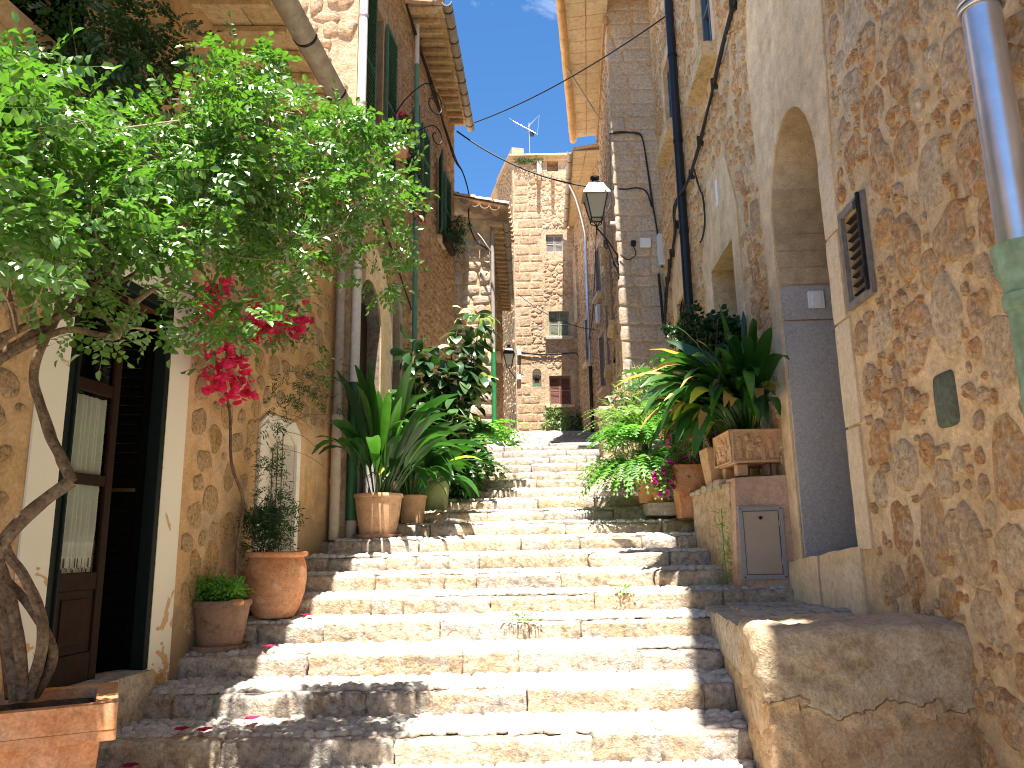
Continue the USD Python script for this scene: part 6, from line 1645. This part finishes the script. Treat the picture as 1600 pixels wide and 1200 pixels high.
# stems and pots: big aspidistra group
bp1 = Thing('wide_pot', 'wide terracotta pot on a saucer behind the green footed downpipe', 'flower pot', loc=(-1.62, 9.2, 1.68))
bp1.add('saucer', lathe([(0, 0), (.26, 0), (.30, .05), (.28, .05), (.25, .02), (0, .02)], (-1.60, 9.15, 1.685), 36), M['terra_dark'], smooth=40)
bp1.add('pot', lathe(pot_profile(.20, .27, .50, rim=.022, rimh=.05, belly=.012), (-1.60, 9.15, 1.705), 40), M['terra_pale'], smooth=40)
add_soil(bp1, (-1.60, 9.15), .25, 2.17)
bp2 = Thing('tapered_pot', 'plain tapered terracotta pot beside the wide pot', 'flower pot', loc=(-1.27, 9.7, 2.0))
bp2.add('pot', lathe(pot_profile(.135, .17, .36, rim=.012, rimh=.04), (-1.27, 9.72, 1.86), 32), M['terra_pale'], smooth=40)
bp2.add('saucer', lathe([(0, 0), (.17, 0), (.19, .03), (.16, .02), (0, .015)], (-1.27, 9.72, 1.846), 30), M['terra_dark'], smooth=40)
add_soil(bp2, (-1.27, 9.72), .155, 2.185)
bp3 = Thing('green_glazed_pot', 'tall green glazed pot behind the tapered pot', 'flower pot', loc=(-1.05, 10.25, 2.2))
bp3.add('pot', lathe(pot_profile(.145, .19, .48, rim=.0, rimh=.03, belly=.02), (-1.05, 10.27, 2.03), 36), M['green_glaze'], smooth=40)
add_soil(bp3, (-1.05, 10.27), .165, 2.47)


def aspidistra(t, centre, spread, n, L, W, seed, lean, dry=0.0, yellow=0.0, mat='asp_leaf', upright=.75, droop=.5):
    g = np.random.default_rng(seed)
    for k in range(n):
        a = g.uniform(0, 2 * np.pi)
        r = g.random() ** .5
        b = np.array(centre) + [math.cos(a) * r * spread, math.sin(a) * r * spread, 0]
        d = np.array([math.cos(a) * .75 * (r + .15), math.sin(a) * .75 * (r + .15), upright + g.uniform(0, .5)]) + lean
        L_ = L * g.uniform(.65, 1.15)
        W_ = W * g.uniform(.75, 1.2)
        m = strap(b, d, (math.cos(a + 1.2) * .3, math.sin(a + 1.2) * .3, 1), L_, W_, droop * g.uniform(.5, 1.7), n=9, petiole=.36, twist=g.uniform(-.8, .8))
        if np.any(m[0][:, 0] > WR_x(m[0][:, 1]) - .03) or np.any(m[0][:, 0] < -3.28 + .129 * m[0][:, 1]):
            continue
        u = g.random()
        mm = M['asp_yellow'] if u < yellow else M[mat]
        if g.random() < dry:
            v, f = m
            cut = 3 * 7
            fa = f[(f.max(1) < cut + 3)]
            t.add('leaf', (v, fa), mm, smooth=True)
            t.add('dry_tip', (v + [0, 0, .002], f[(f.min(1) >= cut)]), M['asp_dry'], smooth=True)
        else:
            t.add('leaf', m, mm, smooth=True)


as1 = Thing('aspidistra', 'large dark aspidistra growing from the wide pot', 'plant', loc=(-1.6, 9.15, 2.2))
aspidistra(as1, (-1.60, 9.15, 2.17), .19, 95, 1.45, .13, 101, np.array([.05, -.05, .35]), mat='asp_leaf', upright=.95, droop=.45)
as2 = Thing('aspidistra', 'lighter sunlit aspidistra growing from the tapered pot', 'plant', loc=(-1.27, 9.72, 2.2))
aspidistra(as2, (-1.27, 9.70, 2.18), .12, 80, 1.1, .11, 102, np.array([.25, -.15, .2]), mat='asp_leaf', upright=.9, droop=.6, yellow=.04)

# variegated rubber plant
fi = Thing('rubber_plant', 'tall variegated rubber plant with pale leaf edges before the arched window', 'plant', loc=(-1.1, 10.6, 2.4))
g = np.random.default_rng(44)
fst = MB()
heads = []
for (bx, by), pts in (((-1.10, 10.3), [(-1.25, 10.6, 3.2), (-1.40, 10.7, 3.9), (-1.42, 10.75, 4.35)]), ((-1.08, 10.32), [(-1.2, 10.6, 3.0), (-1.50, 10.6, 3.4), (-1.58, 10.6, 3.75)]), ((-1.02, 10.32), [(-.95, 10.8, 3.2), (-.90, 11.0, 4.2), (-.78, 11.0, 4.8)]), ((-1.0, 10.3), [(-.85, 10.6, 3.0), (-.78, 10.7, 3.6), (-.72, 10.7, 4.05)]), ((-1.03, 10.3), [(-.9, 10.5, 2.9), (-.85, 10.5, 3.2), (-.80, 10.5, 3.45)]), ((-1.05, 10.3), [(-1.15, 10.45, 2.95), (-1.22, 10.45, 3.25), (-1.28, 10.45, 3.5)]), ((-1.0, 10.35), [(-.8, 10.8, 3.2), (-.62, 10.9, 3.8), (-.58, 10.95, 4.4)]), ((-1.1, 10.35), [(-1.3, 10.6, 3.1), (-1.2, 10.7, 3.7), (-1.12, 10.8, 4.2)]), ((-.98, 10.35), [(-.66, 10.9, 3.6), (-.52, 11.0, 4.5), (-.46, 11.05, 5.0)])):
    q = smooth_path([(bx, by, 2.45)] + pts, 5)
    fst.add(tube(q, (.014, .007), 6))
    n = len(q)
    heads += [(q[i], unit(q[min(i + 1, n - 1)] - q[i - 1])) for i in range(n // 4, n)]
fi.add('stems', fst, M['bark'], smooth=True)
for k in range(300):
    c, ax = heads[g.integers(0, len(heads))]
    a = g.uniform(0, 2 * np.pi)
    d = np.array([math.cos(a), math.sin(a), g.uniform(-.35, .45)])
    L, W = g.uniform(.24, .38), g.uniform(.115, .165)
    m = strap(c + d * .02, d, (0, 0, 1), L, W, g.uniform(.2, 1.0), n=6, petiole=.12, fold=.12)
    v, f = m
    p = fi.add('leaf', (v, f), M['ficus_leaf'], smooth=True)
    if k % 2 == 0:
        v2 = v.copy()
        mid = v2[1::3].copy()
        s = np.repeat(mid, 3, axis=0)
        v3 = v2 + (v2 - s) * .16 - np.array([0, 0, .002])
        fi.add('leaf_edge', (v3, f), M['ficus_edge'], smooth=True, under=p)

FT = strap((0, 0, 0), (1, 0, .15), (0, 0, 1), .30, .13, .7, n=6, petiole=.12, fold=.12)
fi.add('foliage', leaves_cloud([(-.9, 10.9, 3.9), (-.75, 10.95, 4.2), (-.6, 11.0, 4.5), (-.55, 11.0, 4.8), (-.7, 10.9, 3.6), (-.55, 10.95, 3.9), (-1.0, 10.8, 3.6), (-1.2, 10.7, 4.0), (-1.35, 10.7, 4.3), (-1.1, 10.7, 3.3), (-.75, 10.8, 3.2)], .24, 190, FT, 1.0, 45, up_bias=.9, flat=.5), M['ficus_leaf'], smooth=True, kind='stuff')
fi.add('pale_foliage', leaves_cloud([(-.75, 10.95, 4.3), (-.55, 11.0, 4.6), (-.5, 11.0, 4.9), (-.6, 10.9, 3.8), (-.65, 10.8, 3.4)], .22, 34, FT, .9, 46, up_bias=.9, flat=.5), M['ficus_edge'], smooth=True, kind='stuff')

# broad dark pot plants and ferns further up on the left
lf = Thing('fern', 'arching green fern on the left before the small house', 'plant', loc=(-.75, 11.6, 2.8))


def fern(t, centre, n, L, seed, lean, mat='fern_leaf', spread=.1, up=.55, droop=1.0, pairs=11, w=.09, part='frond'):
    g = np.random.default_rng(seed)
    for k in range(n):
        a = g.uniform(0, 2 * np.pi)
        b = np.array(centre) + [math.cos(a) * spread * g.random(), math.sin(a) * spread * g.random(), g.uniform(-.03, .05)]
        d = unit(np.array([math.cos(a), math.sin(a), up + g.uniform(-.2, .5)]) + lean)
        L_ = L * g.uniform(.6, 1.15)
        p = b.copy()
        m = MB()
        prev = p
        N = pairs
        for j in range(N):
            d = unit(d + [0, 0, -droop * g.uniform(.7, 1.3) / N * (1 + j / N)])
            p = p + d * L_ / N
            s = unit(np.cross(d, [0, 0, 1.0]) + [1e-6, 0, 0])
            ww = w * math.sin(math.pi * min(1, (j + 1.4) / (N + 1.2))) ** .8
            for sg in (-1, 1):
                tip = p + s * sg * ww + d * ww * .35 - [0, 0, ww * .2]
                e = d * L_ / N * .36
                m.add((np.array([p - e, tip, p + e, (p + tip) / 2 + np.cross(s, d) * .004]), np.array([[0, 1, 3], [3, 1, 2], [0, 3, 2]])))
            m.add((np.array([prev - s * .003, prev + s * .003, p + s * .002, p - s * .002]), np.array([[0, 1, 2], [0, 2, 3]])))
            prev = p
        t.add(part, m, M[mat], smooth=False)


fern(lf, (-.66, 11.3, 3.15), 110, .85, 51, np.array([.3, -.2, .1]), droop=.9, pairs=10, w=.10)
fern(lf, (-.72, 10.9, 2.70), 70, .70, 52, np.array([.25, -.25, 0]), mat='asp_leaf', droop=1.0, pairs=9, w=.10)
fpot = Thing('small_fern_pot', 'small terracotta pot hidden under the left fern', 'flower pot', loc=(-.75, 11.2, 2.4))
fpot.add('pot', lathe(pot_profile(.11, .15, .34, rim=.012, rimh=.04), (-.66, 11.1, 2.385), 28), M['terra'], smooth=40)
mixp = Thing('foliage_plant', 'dark leafy pot plants between the green pot and the fern', 'plant', loc=(-.95, 10.7, 2.3))
mixp.add('foliage', leaves_cloud([(-.95, 10.75, 2.55), (-.85, 10.6, 2.45), (-.75, 10.8, 2.5), (-1.0, 11.0, 2.8), (-.85, 10.5, 2.75), (-.7, 10.6, 2.62), (-.62, 10.9, 2.7), (-.6, 11.2, 2.8), (-1.0, 10.8, 3.2), (-.8, 10.9, 3.1), (-1.15, 10.7, 3.4), (-.65, 11.1, 3.1)], .28, 1300, strap((0, 0, 0), (1, 0, .2), (0, 0, 1), .16, .05, .6, n=4, petiole=.1), 1.0, 53, up_bias=.6), M['dark_leaf'], smooth=True)
ag_ = Thing('spiky_plant', 'small dark spiky plant at the foot of the small house corner', 'plant', loc=(-.1, 14.7, 3.35))
for k in range(26):
    g = np.random.default_rng(600 + k)
    a = g.uniform(0, 2 * np.pi)
    ag_.add('leaf', strap((-.12, 14.75, 3.36), (math.cos(a), math.sin(a) * .8, g.uniform(.3, 1.5)), (math.cos(a + 1), math.sin(a + 1), 1), g.uniform(.25, .42), .04, g.uniform(.1, .7), n=5, petiole=.02), M['dark_leaf'], smooth=True)
gp = Thing('geranium_pot', 'trailing pink geranium in clay pot below the large shutters', 'flower pot', loc=W2.pt(10.4, 7.3, .3))
gp.add('pot', lathe(pot_profile(.10, .14, .22, rim=.012, rimh=.04), W2.pt(10.25, 7.10, .28), 28), M['terra'], smooth=40)
gp.add('pot_ring', tube([W2.pt(10.25, 7.25, .28) + .135 * np.array([math.cos(a), math.sin(a), 0]) for a in np.linspace(0, 2 * np.pi, 20)], .008, 5), M['iron'], smooth=True)
gp.add('ring_arm', tube([W2.pt(10.25, 7.25, .0), W2.pt(10.25, 7.25, .15)], .008, 5), M['iron'], smooth=True)
gc = [W2.pt(10.25, 7.45, .3), W2.pt(10.45, 7.4, .32), W2.pt(10.65, 7.3, .33), W2.pt(10.85, 7.15, .33), W2.pt(11.0, 6.95, .33), W2.pt(11.15, 6.75, .33), W2.pt(10.3, 7.6, .3)]
gp.add('foliage', leaves_cloud(gc, .15, 260, pinnate(1, L=.05, ll=.05, lw=.045, seed=4), 1.0, 54), M['dark_leaf'], smooth=False)
gf = [W2.pt(10.2, 7.75, .3), W2.pt(10.4, 7.65, .34), W2.pt(10.45, 7.5, .4), W2.pt(10.75, 7.35, .42), W2.pt(11.0, 7.3, .35), W2.pt(11.2, 6.9, .35), W2.pt(11.3, 6.6, .35), W2.pt(11.05, 6.62, .35)]
gp.add('blossoms', leaves_cloud(gf, .06, 110, BL, .9, 55, up_bias=.4, flat=1), M['pink_petal'], smooth=False, kind='stuff')
wb = Thing('window_box', 'dark window box with trailing greenery under the farthest shutters', 'window box', loc=W2.pt(14.1, 7.3, .2))
wb.add('box', W2.box(13.9, 14.6, 7.28, 7.42, .09, .20, .01), M['dark_wood'])
wb.add('foliage', leaves_cloud([W2.pt(c, z, .22) for c, z in ((14.0, 7.5), (14.3, 7.55), (14.5, 7.7), (14.6, 7.5), (14.7, 8.0), (14.65, 7.85))], .17, 380, pinnate(2, L=.07, ll=.04, lw=.02, seed=4), 1.0, 56), M['dark_leaf'], smooth=False)

# ------------------------------------------------------------------ right: planters and plants
cp = Thing('carved_planter', 'carved terracotta box planter with relief figures, on bricks', 'planter', loc=(2.4, 7.6, 2.4))
v, f = rblock((2.12, 7.42, 2.325), (2.60, 8.05, 2.66), seg=(10, 12, 7), r=.018, amp=.004, freq=14)
tp = (v[:, 2:] - 2.5) * .10
v[:, 0] += np.where(v[:, 0] > 2.36, tp[:, 0], -tp[:, 0]); v[:, 1] += np.where(v[:, 1] > 7.7, tp[:, 0], -tp[:, 0])
cp.add('body', (v, f), M['terra_pale'], smooth=45)
WF = Wall((2.12, 7.412), (2.60, 7.412), 2.12, 2.60, 1)
WLF = Wall((2.112, 7.42), (2.112, 8.05), 7.42, 8.05, -1)
rel = MB()
rel.add(WF.poly(sbox(2.115, 2.332, 2.606, 2.655).difference(sbox(2.135, 2.355, 2.585, 2.632)), .0, .014))
for (x, z, rx, rz, n) in ((2.27, 2.58, .032, .038, .024), (2.385, 2.555, .026, .032, .022), (2.30, 2.49, .05, .055, .020), (2.40, 2.47, .045, .06, .018), (2.28, 2.41, .035, .055, .014), (2.42, 2.40, .035, .05, .014), (2.19, 2.52, .03, .07, .012), (2.20, 2.42, .03, .05, .012), (2.49, 2.52, .035, .06, .012), (2.50, 2.42, .03, .05, .012)):
    w_ = ICOV * [rx, rz, n] + [x, z, .0]
    rel.add(WF.map((w_, ICOF)))
for a, b in (((2.31, 2.50), (2.38, 2.475)), ((2.36, 2.50), (2.30, 2.45)), ((2.27, 2.41), (2.26, 2.36)), ((2.42, 2.40), (2.43, 2.36)), ((2.33, 2.53), (2.28, 2.47))):
    rel.add(tube([WF.pt(a[0], a[1], .012), WF.pt(b[0], b[1], .012)], .010, 6))
cp.add('relief', rel, M['terra_pale'], smooth=True)
rel = MB()
rel.add(WLF.poly(sbox(7.43, 2.335, 8.04, 2.655).difference(sbox(7.455, 2.355, 8.015, 2.635)), -.012, .012))
g = np.random.default_rng(3)
for k in range(34):
    w_ = ICOV * [g.uniform(.012, .03), g.uniform(.02, .05), .014] + [g.uniform(7.48, 7.99), g.uniform(2.38, 2.61), .0]
    rel.add(WLF.map((w_, ICOF)))
cp.add('relief', rel, M['terra_pale'], smooth=True)
for i, (x, y) in enumerate(((2.16, 7.44), (2.16, 7.86), (2.44, 7.46), (2.50, 7.46), (2.30, 7.9))):
    single('support_brick', rblock((x, y, 2.205 - (.01 if y > 7.8 else 0)), (x + (.11 if i < 2 else .05 if i < 4 else .1), y + .12, 2.322), seg=(4, 4, 3), r=.012, amp=.006, seed=i), M['terra_dark'] if i > 1 else M['terra_pale'], ['pale brick under the near left corner of the carved planter', 'pale brick under the rear left side of the carved planter', 'dark brick under the right of the carved planter, inner one', 'dark brick under the right of the carved planter, outer one', 'dark brick under the back of the carved planter'][i], 'brick', smooth=50)
as3 = Thing('aspidistra', 'big aspidistra with brown dry leaf tips in the carved planter', 'plant', loc=(2.4, 7.7, 2.65))
aspidistra(as3, (2.32, 7.72, 2.62), .17, 80, 1.0, .11, 111, np.array([-.38, -.2, .3]), dry=.34, yellow=.10, upright=.7, droop=.6)
aspidistra(as3, (2.42, 7.78, 2.62), .15, 150, 1.4, .12, 112, np.array([-.25, -.25, .3]), dry=.12, yellow=.03, upright=1.0, droop=.6)
as3.add('soil', cbox((2.15, 7.45, 2.55), (2.57, 8.02, 2.635), .01), M['soil'])
jd = Thing('jade_bush', 'dark rounded jade bush behind the big aspidistra', 'bush', loc=(2.55, 9.0, 2.2))
g = np.random.default_rng(71)
jcs = [(2.42 + g.normal() * .24, 8.9 + g.normal() * .3, 3.95 + g.normal() * .17) for _ in range(90)]
jcs = [q for q in jcs if q[0] < 2.62]
js = MB()
for q in jcs[::2]:
    js.add(tube(smooth_path([(2.45, 9.0, 2.3), ((q[0] + 2.45) / 2, 9.02, 3.1), q], 3), (.02, .006), 5))
jd.add('stems', js, M['bark'], smooth=True)
rose = MB()
for k in range(9):
    a = k * 2.4
    rose.add(leaflet((0, 0, 0), (math.cos(a), math.sin(a), .5 + .05 * k), (0, 0, 1), .045, .032, fold=.1))
jd.add('foliage', leaves_cloud(jcs, .14, 1300, rose.arr(), 1.0, 72, up_bias=.6), M['dark_leaf'], smooth=False)
jpot = Thing('square_urn', 'narrow pale terracotta box pot behind the carved planter', 'flower pot', loc=(2.1, 8.4, 2.2))
jpot.add('pot', (lambda vf: (vf[0] + np.column_stack([np.where(vf[0][:, 0] > 2.2, 1, -1) * (vf[0][:, 2] - 2.4) * .12, np.where(vf[0][:, 1] > 8.4, 1, -1) * (vf[0][:, 2] - 2.4) * .12, 0 * vf[0][:, 0]]), vf[1]))(rblock((2.09, 8.22, 2.17), (2.38, 8.55, 2.58), seg=(5, 5, 6), r=.012, amp=.002)), M['terra_pale'], smooth=45)
tp_ = Thing('tall_square_pot', 'tall tapered square terracotta pot at the end of the planter wall', 'flower pot', loc=(2.05, 9.05, 1.9))
v, f = rblock((1.93, 8.97, 1.86), (2.23, 9.27, 2.45), seg=(6, 6, 8), r=.010, amp=.002)
q = (v[:, 2] - 1.86) * .085
v[:, 0] += np.where(v[:, 0] > 2.08, q, -q); v[:, 1] += np.where(v[:, 1] > 9.12, q, -q)
tp_.add('body', (v, f), M['terra'], smooth=45)
tp_.add('rim', extrude(sbox(1.87, 8.91, 2.29, 9.33).difference(sbox(1.90, 8.94, 2.26, 9.30)), 2.43, 2.47), M['terra'], smooth=False)
sp_ = Thing('small_round_pot', 'small round terracotta pot left of the tall square pot', 'flower pot', loc=(1.86, 9.35, 2.0))
sp_.add('pot', lathe(pot_profile(.075, .11, .24, rim=.01, rimh=.03), (1.80, 9.55, 2.07), 28), M['terra'], smooth=40)
pt = Thing('petunia', 'magenta flowering petunia trailing beside the tall square pot', 'flower', loc=(1.8, 9.0, 2.4))
pc = [(1.64, 9.0, 2.32), (1.70, 8.98, 2.28), (1.76, 9.0, 2.40), (1.80, 8.95, 2.2), (1.78, 9.0, 2.30), (1.86, 9.05, 2.48), (1.95, 9.1, 2.53), (2.05, 9.1, 2.56), (1.72, 8.97, 2.16), (1.9, 9.1, 2.42), (2.15, 9.1, 2.55)]
pt.add('foliage', leaves_cloud(pc, .10, 170, pinnate(1, L=.04, ll=.04, lw=.022, seed=5), 1.0, 75), M['herb_leaf'], smooth=False)
pt.add('blossoms', leaves_cloud(pc, .085, 95, blossom(4, .030), 1.0, 76, up_bias=.3, flat=1), M['magenta_petal'], smooth=False, kind='stuff')
fu = Thing('fuchsia', 'small leaved fuchsia with bright pink hanging flowers by the aspidistra', 'flower', loc=(2.0, 8.9, 2.6))
fc_ = [(1.80, 8.9, 2.95), (1.9, 8.85, 3.0), (2.0, 8.8, 2.9), (2.1, 8.8, 2.95), (2.0, 8.9, 2.75), (2.12, 8.8, 2.75), (1.88, 8.95, 2.7)]
fu.add('stems', (lambda mm: [mm.add(tube(smooth_path([(2.1, 9.1, 2.45), (2.05, 9.0, 2.7), q], 3), .006, 5)) for q in fc_] and mm)(MB()), M['twig'], smooth=True)
fu.add('foliage', leaves_cloud(fc_, .16, 420, pinnate(2, L=.05, ll=.03, lw=.012, seed=5), 1.0, 78), M['asp_leaf'], smooth=False)
fu.add('blossoms', leaves_cloud([(1.75, 8.85, 2.84), (1.77, 8.85, 2.98), (1.80, 8.85, 2.78), (1.84, 8.85, 3.02), (1.82, 8.85, 2.90), (1.88, 8.85, 3.06), (1.78, 8.85, 2.70), (2.02, 8.75, 2.80)], .045, 60, blossom(5, .026), 1.0, 79, up_bias=.2, flat=1), M['pink_petal'], smooth=False, kind='stuff')
rf = Thing('fern', 'lush bright green fern on the right spilling over the steps', 'plant', loc=(1.6, 9.7, 2.5))
fern(rf, (1.60, 9.7, 2.50), 115, .85, 81, np.array([-.35, -.3, .05]), droop=1.3, pairs=12, w=.075)
fern(rf, (1.68, 9.8, 2.85), 110, .80, 82, np.array([-.3, -.25, .25]), droop=1.0, pairs=12, w=.075)
fern(rf, (1.42, 9.6, 2.40), 60, .70, 83, np.array([-.35, -.25, .15]), mat='palm_leaf', droop=1.0, pairs=14, w=.06)
fern(rf, (1.62, 10.0, 3.10), 60, .65, 84, np.array([-.3, -.2, .3]), mat='palm_leaf', droop=.9, pairs=14, w=.055)
rf.add('pot', lathe(pot_profile(.13, .17, .3, rim=.012, rimh=.04), (1.70, 9.7, 2.07), 28), M['terra'], smooth=40)
pm = Thing('spiky_palm', 'pale green palm with thin spiky leaves above the right fern', 'plant', loc=(1.8, 10.3, 2.9))
for ci, c in enumerate(((1.62, 10.2, 2.95), (1.95, 10.3, 3.25), (1.78, 10.1, 3.0))):
    for k in range(40):
        g = np.random.default_rng(700 + ci * 50 + k)
        a = g.uniform(0, 2 * np.pi)
        pm.add('leaf', strap(c, (math.cos(a) - .15, math.sin(a) * .8 - .15, g.uniform(.1, 1.1)), (0, 0, 1), g.uniform(.4, .75), .028, g.uniform(.1, .5), n=5, petiole=.03), M['palm_leaf'], smooth=True)
pm.add('stem', tube([(1.75, 10.2, 2.0), (1.76, 10.2, 3.05)], .04, 8), M['bark'], smooth=True)
ol = Thing('oleander', 'greyish oleander with pale pink flowers beside the ashlar wall', 'bush', loc=(1.7, 11, 2.6))
g = np.random.default_rng(91)
oc = [(1.50, 10.9, 3.35), (1.55, 11.0, 3.55), (1.66, 11.0, 3.5), (1.75, 11.1, 3.75), (1.85, 11.2, 3.95), (1.60, 11.0, 3.2), (1.75, 10.9, 3.35), (1.95, 11.1, 3.6), (2.1, 11.2, 3.9), (2.15, 11.2, 4.05), (1.45, 10.8, 3.05), (1.5, 10.8, 2.85)]
ol.add('stems', (lambda mm: [mm.add(tube(smooth_path([(1.8, 11.1, 2.4), ((q[0] + 1.8) / 2 + .05, 11.05, (q[2] + 2.4) / 2), q], 4), (.010, .004), 5)) for q in oc] and mm)(MB()), M['bark'], smooth=True)
OLT = strap((0, 0, 0), (1, 0, .3), (0, 0, 1), .13, .022, .3, n=4, petiole=.05)
ol.add('foliage', leaves_cloud(oc + [(1.6, 10.9, 3.0), (1.55, 10.8, 3.2), (1.7, 10.9, 3.15), (1.9, 11.0, 3.8), (1.65, 10.9, 3.65)], .2, 1500, OLT, 1.0, 92, up_bias=.5, flat=1), M['olea_leaf'], smooth=True)
ol.add('blossoms', leaves_cloud([(1.58, 10.9, 3.72), (1.66, 10.9, 3.70), (1.46, 10.8, 3.50), (1.50, 10.8, 3.62), (1.85, 11.1, 4.12), (2.05, 11.1, 4.10), (1.85, 11.0, 3.72), (1.42, 10.7, 3.05)], .05, 60, BL, .85, 93, up_bias=.4, flat=1), M['pale_pink'], smooth=False, kind='stuff')
sh = Thing('broad_leaf_shrub', 'bright broad leaved shrub between the oleander and the aspidistra', 'bush', loc=(2.1, 10, 3))
sh.add('foliage', leaves_cloud([(2.05, 10.0, 3.55), (2.15, 10.0, 3.75), (2.0, 9.9, 3.3), (2.2, 9.9, 3.5), (2.1, 9.8, 3.2), (2.2, 9.9, 3.85), (2.0, 10.1, 3.1)], .2, 420, strap((0, 0, 0), (1, 0, .3), (0, 0, 1), .11, .05, .4, n=4, petiole=.1), 1.0, 94, up_bias=.6), M['fern_leaf'], smooth=True)
sh.add('stem', tube([(2.1, 10.0, 2.1), (2.1, 10.0, 3.3)], (.03, .015), 7), M['bark'], smooth=True)
wd = Thing('wall_weed', 'slim green weed growing up the planter wall foot', 'plant', loc=(2.0, 7.5, 1.2))
wd.add('stem', tube(smooth_path([(1.99, 7.42, 1.2), (1.97, 7.42, 1.5), (1.98, 7.43, 1.9)], 4), .005, 5), M['herb_leaf'], smooth=True)
wd.add('foliage', leaves_cloud([(1.985, 7.42, 1.24 + .055 * k) for k in range(12)], .07, 130, strap((0, 0, 0), (1, 0, .5), (0, 0, 1), .075, .009, .5, n=3, petiole=.02), 1.0, 95, up_bias=.5, flat=1), M['herb_leaf'], smooth=True)
for i, (x, y, z, lab) in enumerate(((-.02, 6.62, .995, 'green weed tuft in the joint at the middle of a step'), (.12, 6.61, .995, 'smaller weed tuft just right of the middle one'), (.98, 7.12, 1.165, 'weed tuft at the step joint near the shadow edge on the right'))):
    single('weed_tuft', leaves_cloud([(x + .03 * k, y, z + .01) for k in range(-2, 3)], .035, 60, leaflet((0, 0, 0), (1, 0, .4), (0, 0, 1), .03, .012), 1.0, 96 + i, up_bias=.6), M['herb_leaf'], lab, 'weed', smooth=False)
pf = Thing('tower_climber', 'pale green shrubs growing at the foot of the tower below the window', 'bush', loc=(1.5, 22.8, 4.8))
pf.add('foliage', leaves_cloud([(1.2, 22.85, 5.5), (1.25, 22.85, 5.3), (1.55, 22.85, 5.45), (1.6, 22.8, 5.25), (1.65, 22.8, 5.0), (1.5, 22.8, 4.95), (1.1, 22.85, 5.1)], .22, 420, strap((0, 0, 0), (1, 0, -.3), (0, 0, 1), .16, .05, .6, n=4, petiole=.1), 1.0, 97), M['olea_leaf'], smooth=True)
pf2 = single('dark_bush', leaves_cloud([(1.95, 22.6, 5.0), (2.0, 22.6, 5.25), (1.9, 22.5, 4.85)], .22, 260, strap((0, 0, 0), (1, 0, 0), (0, 0, 1), .12, .04, .6, n=4, petiole=.1), 1.0, 98), M['dark_leaf'], 'dark green bush in the corner right of the tower foot', 'bush', smooth=True)
# fallen bracts on the steps
for i, (x, y, z, lab) in enumerate(((-1.72, 5.30, .50, 'fallen crimson bract on the cobbles just left of the sunlit edge, second step'), (-1.93, 5.05, .49, 'larger fallen bract of a pair on the shaded lower step'), (-2.08, 5.08, .49, 'fallen bract left of the pair on the shaded lower step'), (-1.90, 6.18, .84, 'fallen bract beside the parsley pot'), (-1.80, 6.85, 1.01, 'fallen bract right of the round pot'), (-2.30, 4.9, .33, 'darkest fallen bract nearest the trough'))):
    g = np.random.default_rng(800 + i)
    v, f = blossom(9 + i, .045)
    single('fallen_bract', (v * [1, 1, .6] + [x, y, z + .016], f), M['fallen_petal'], lab, 'petal', smooth=False)
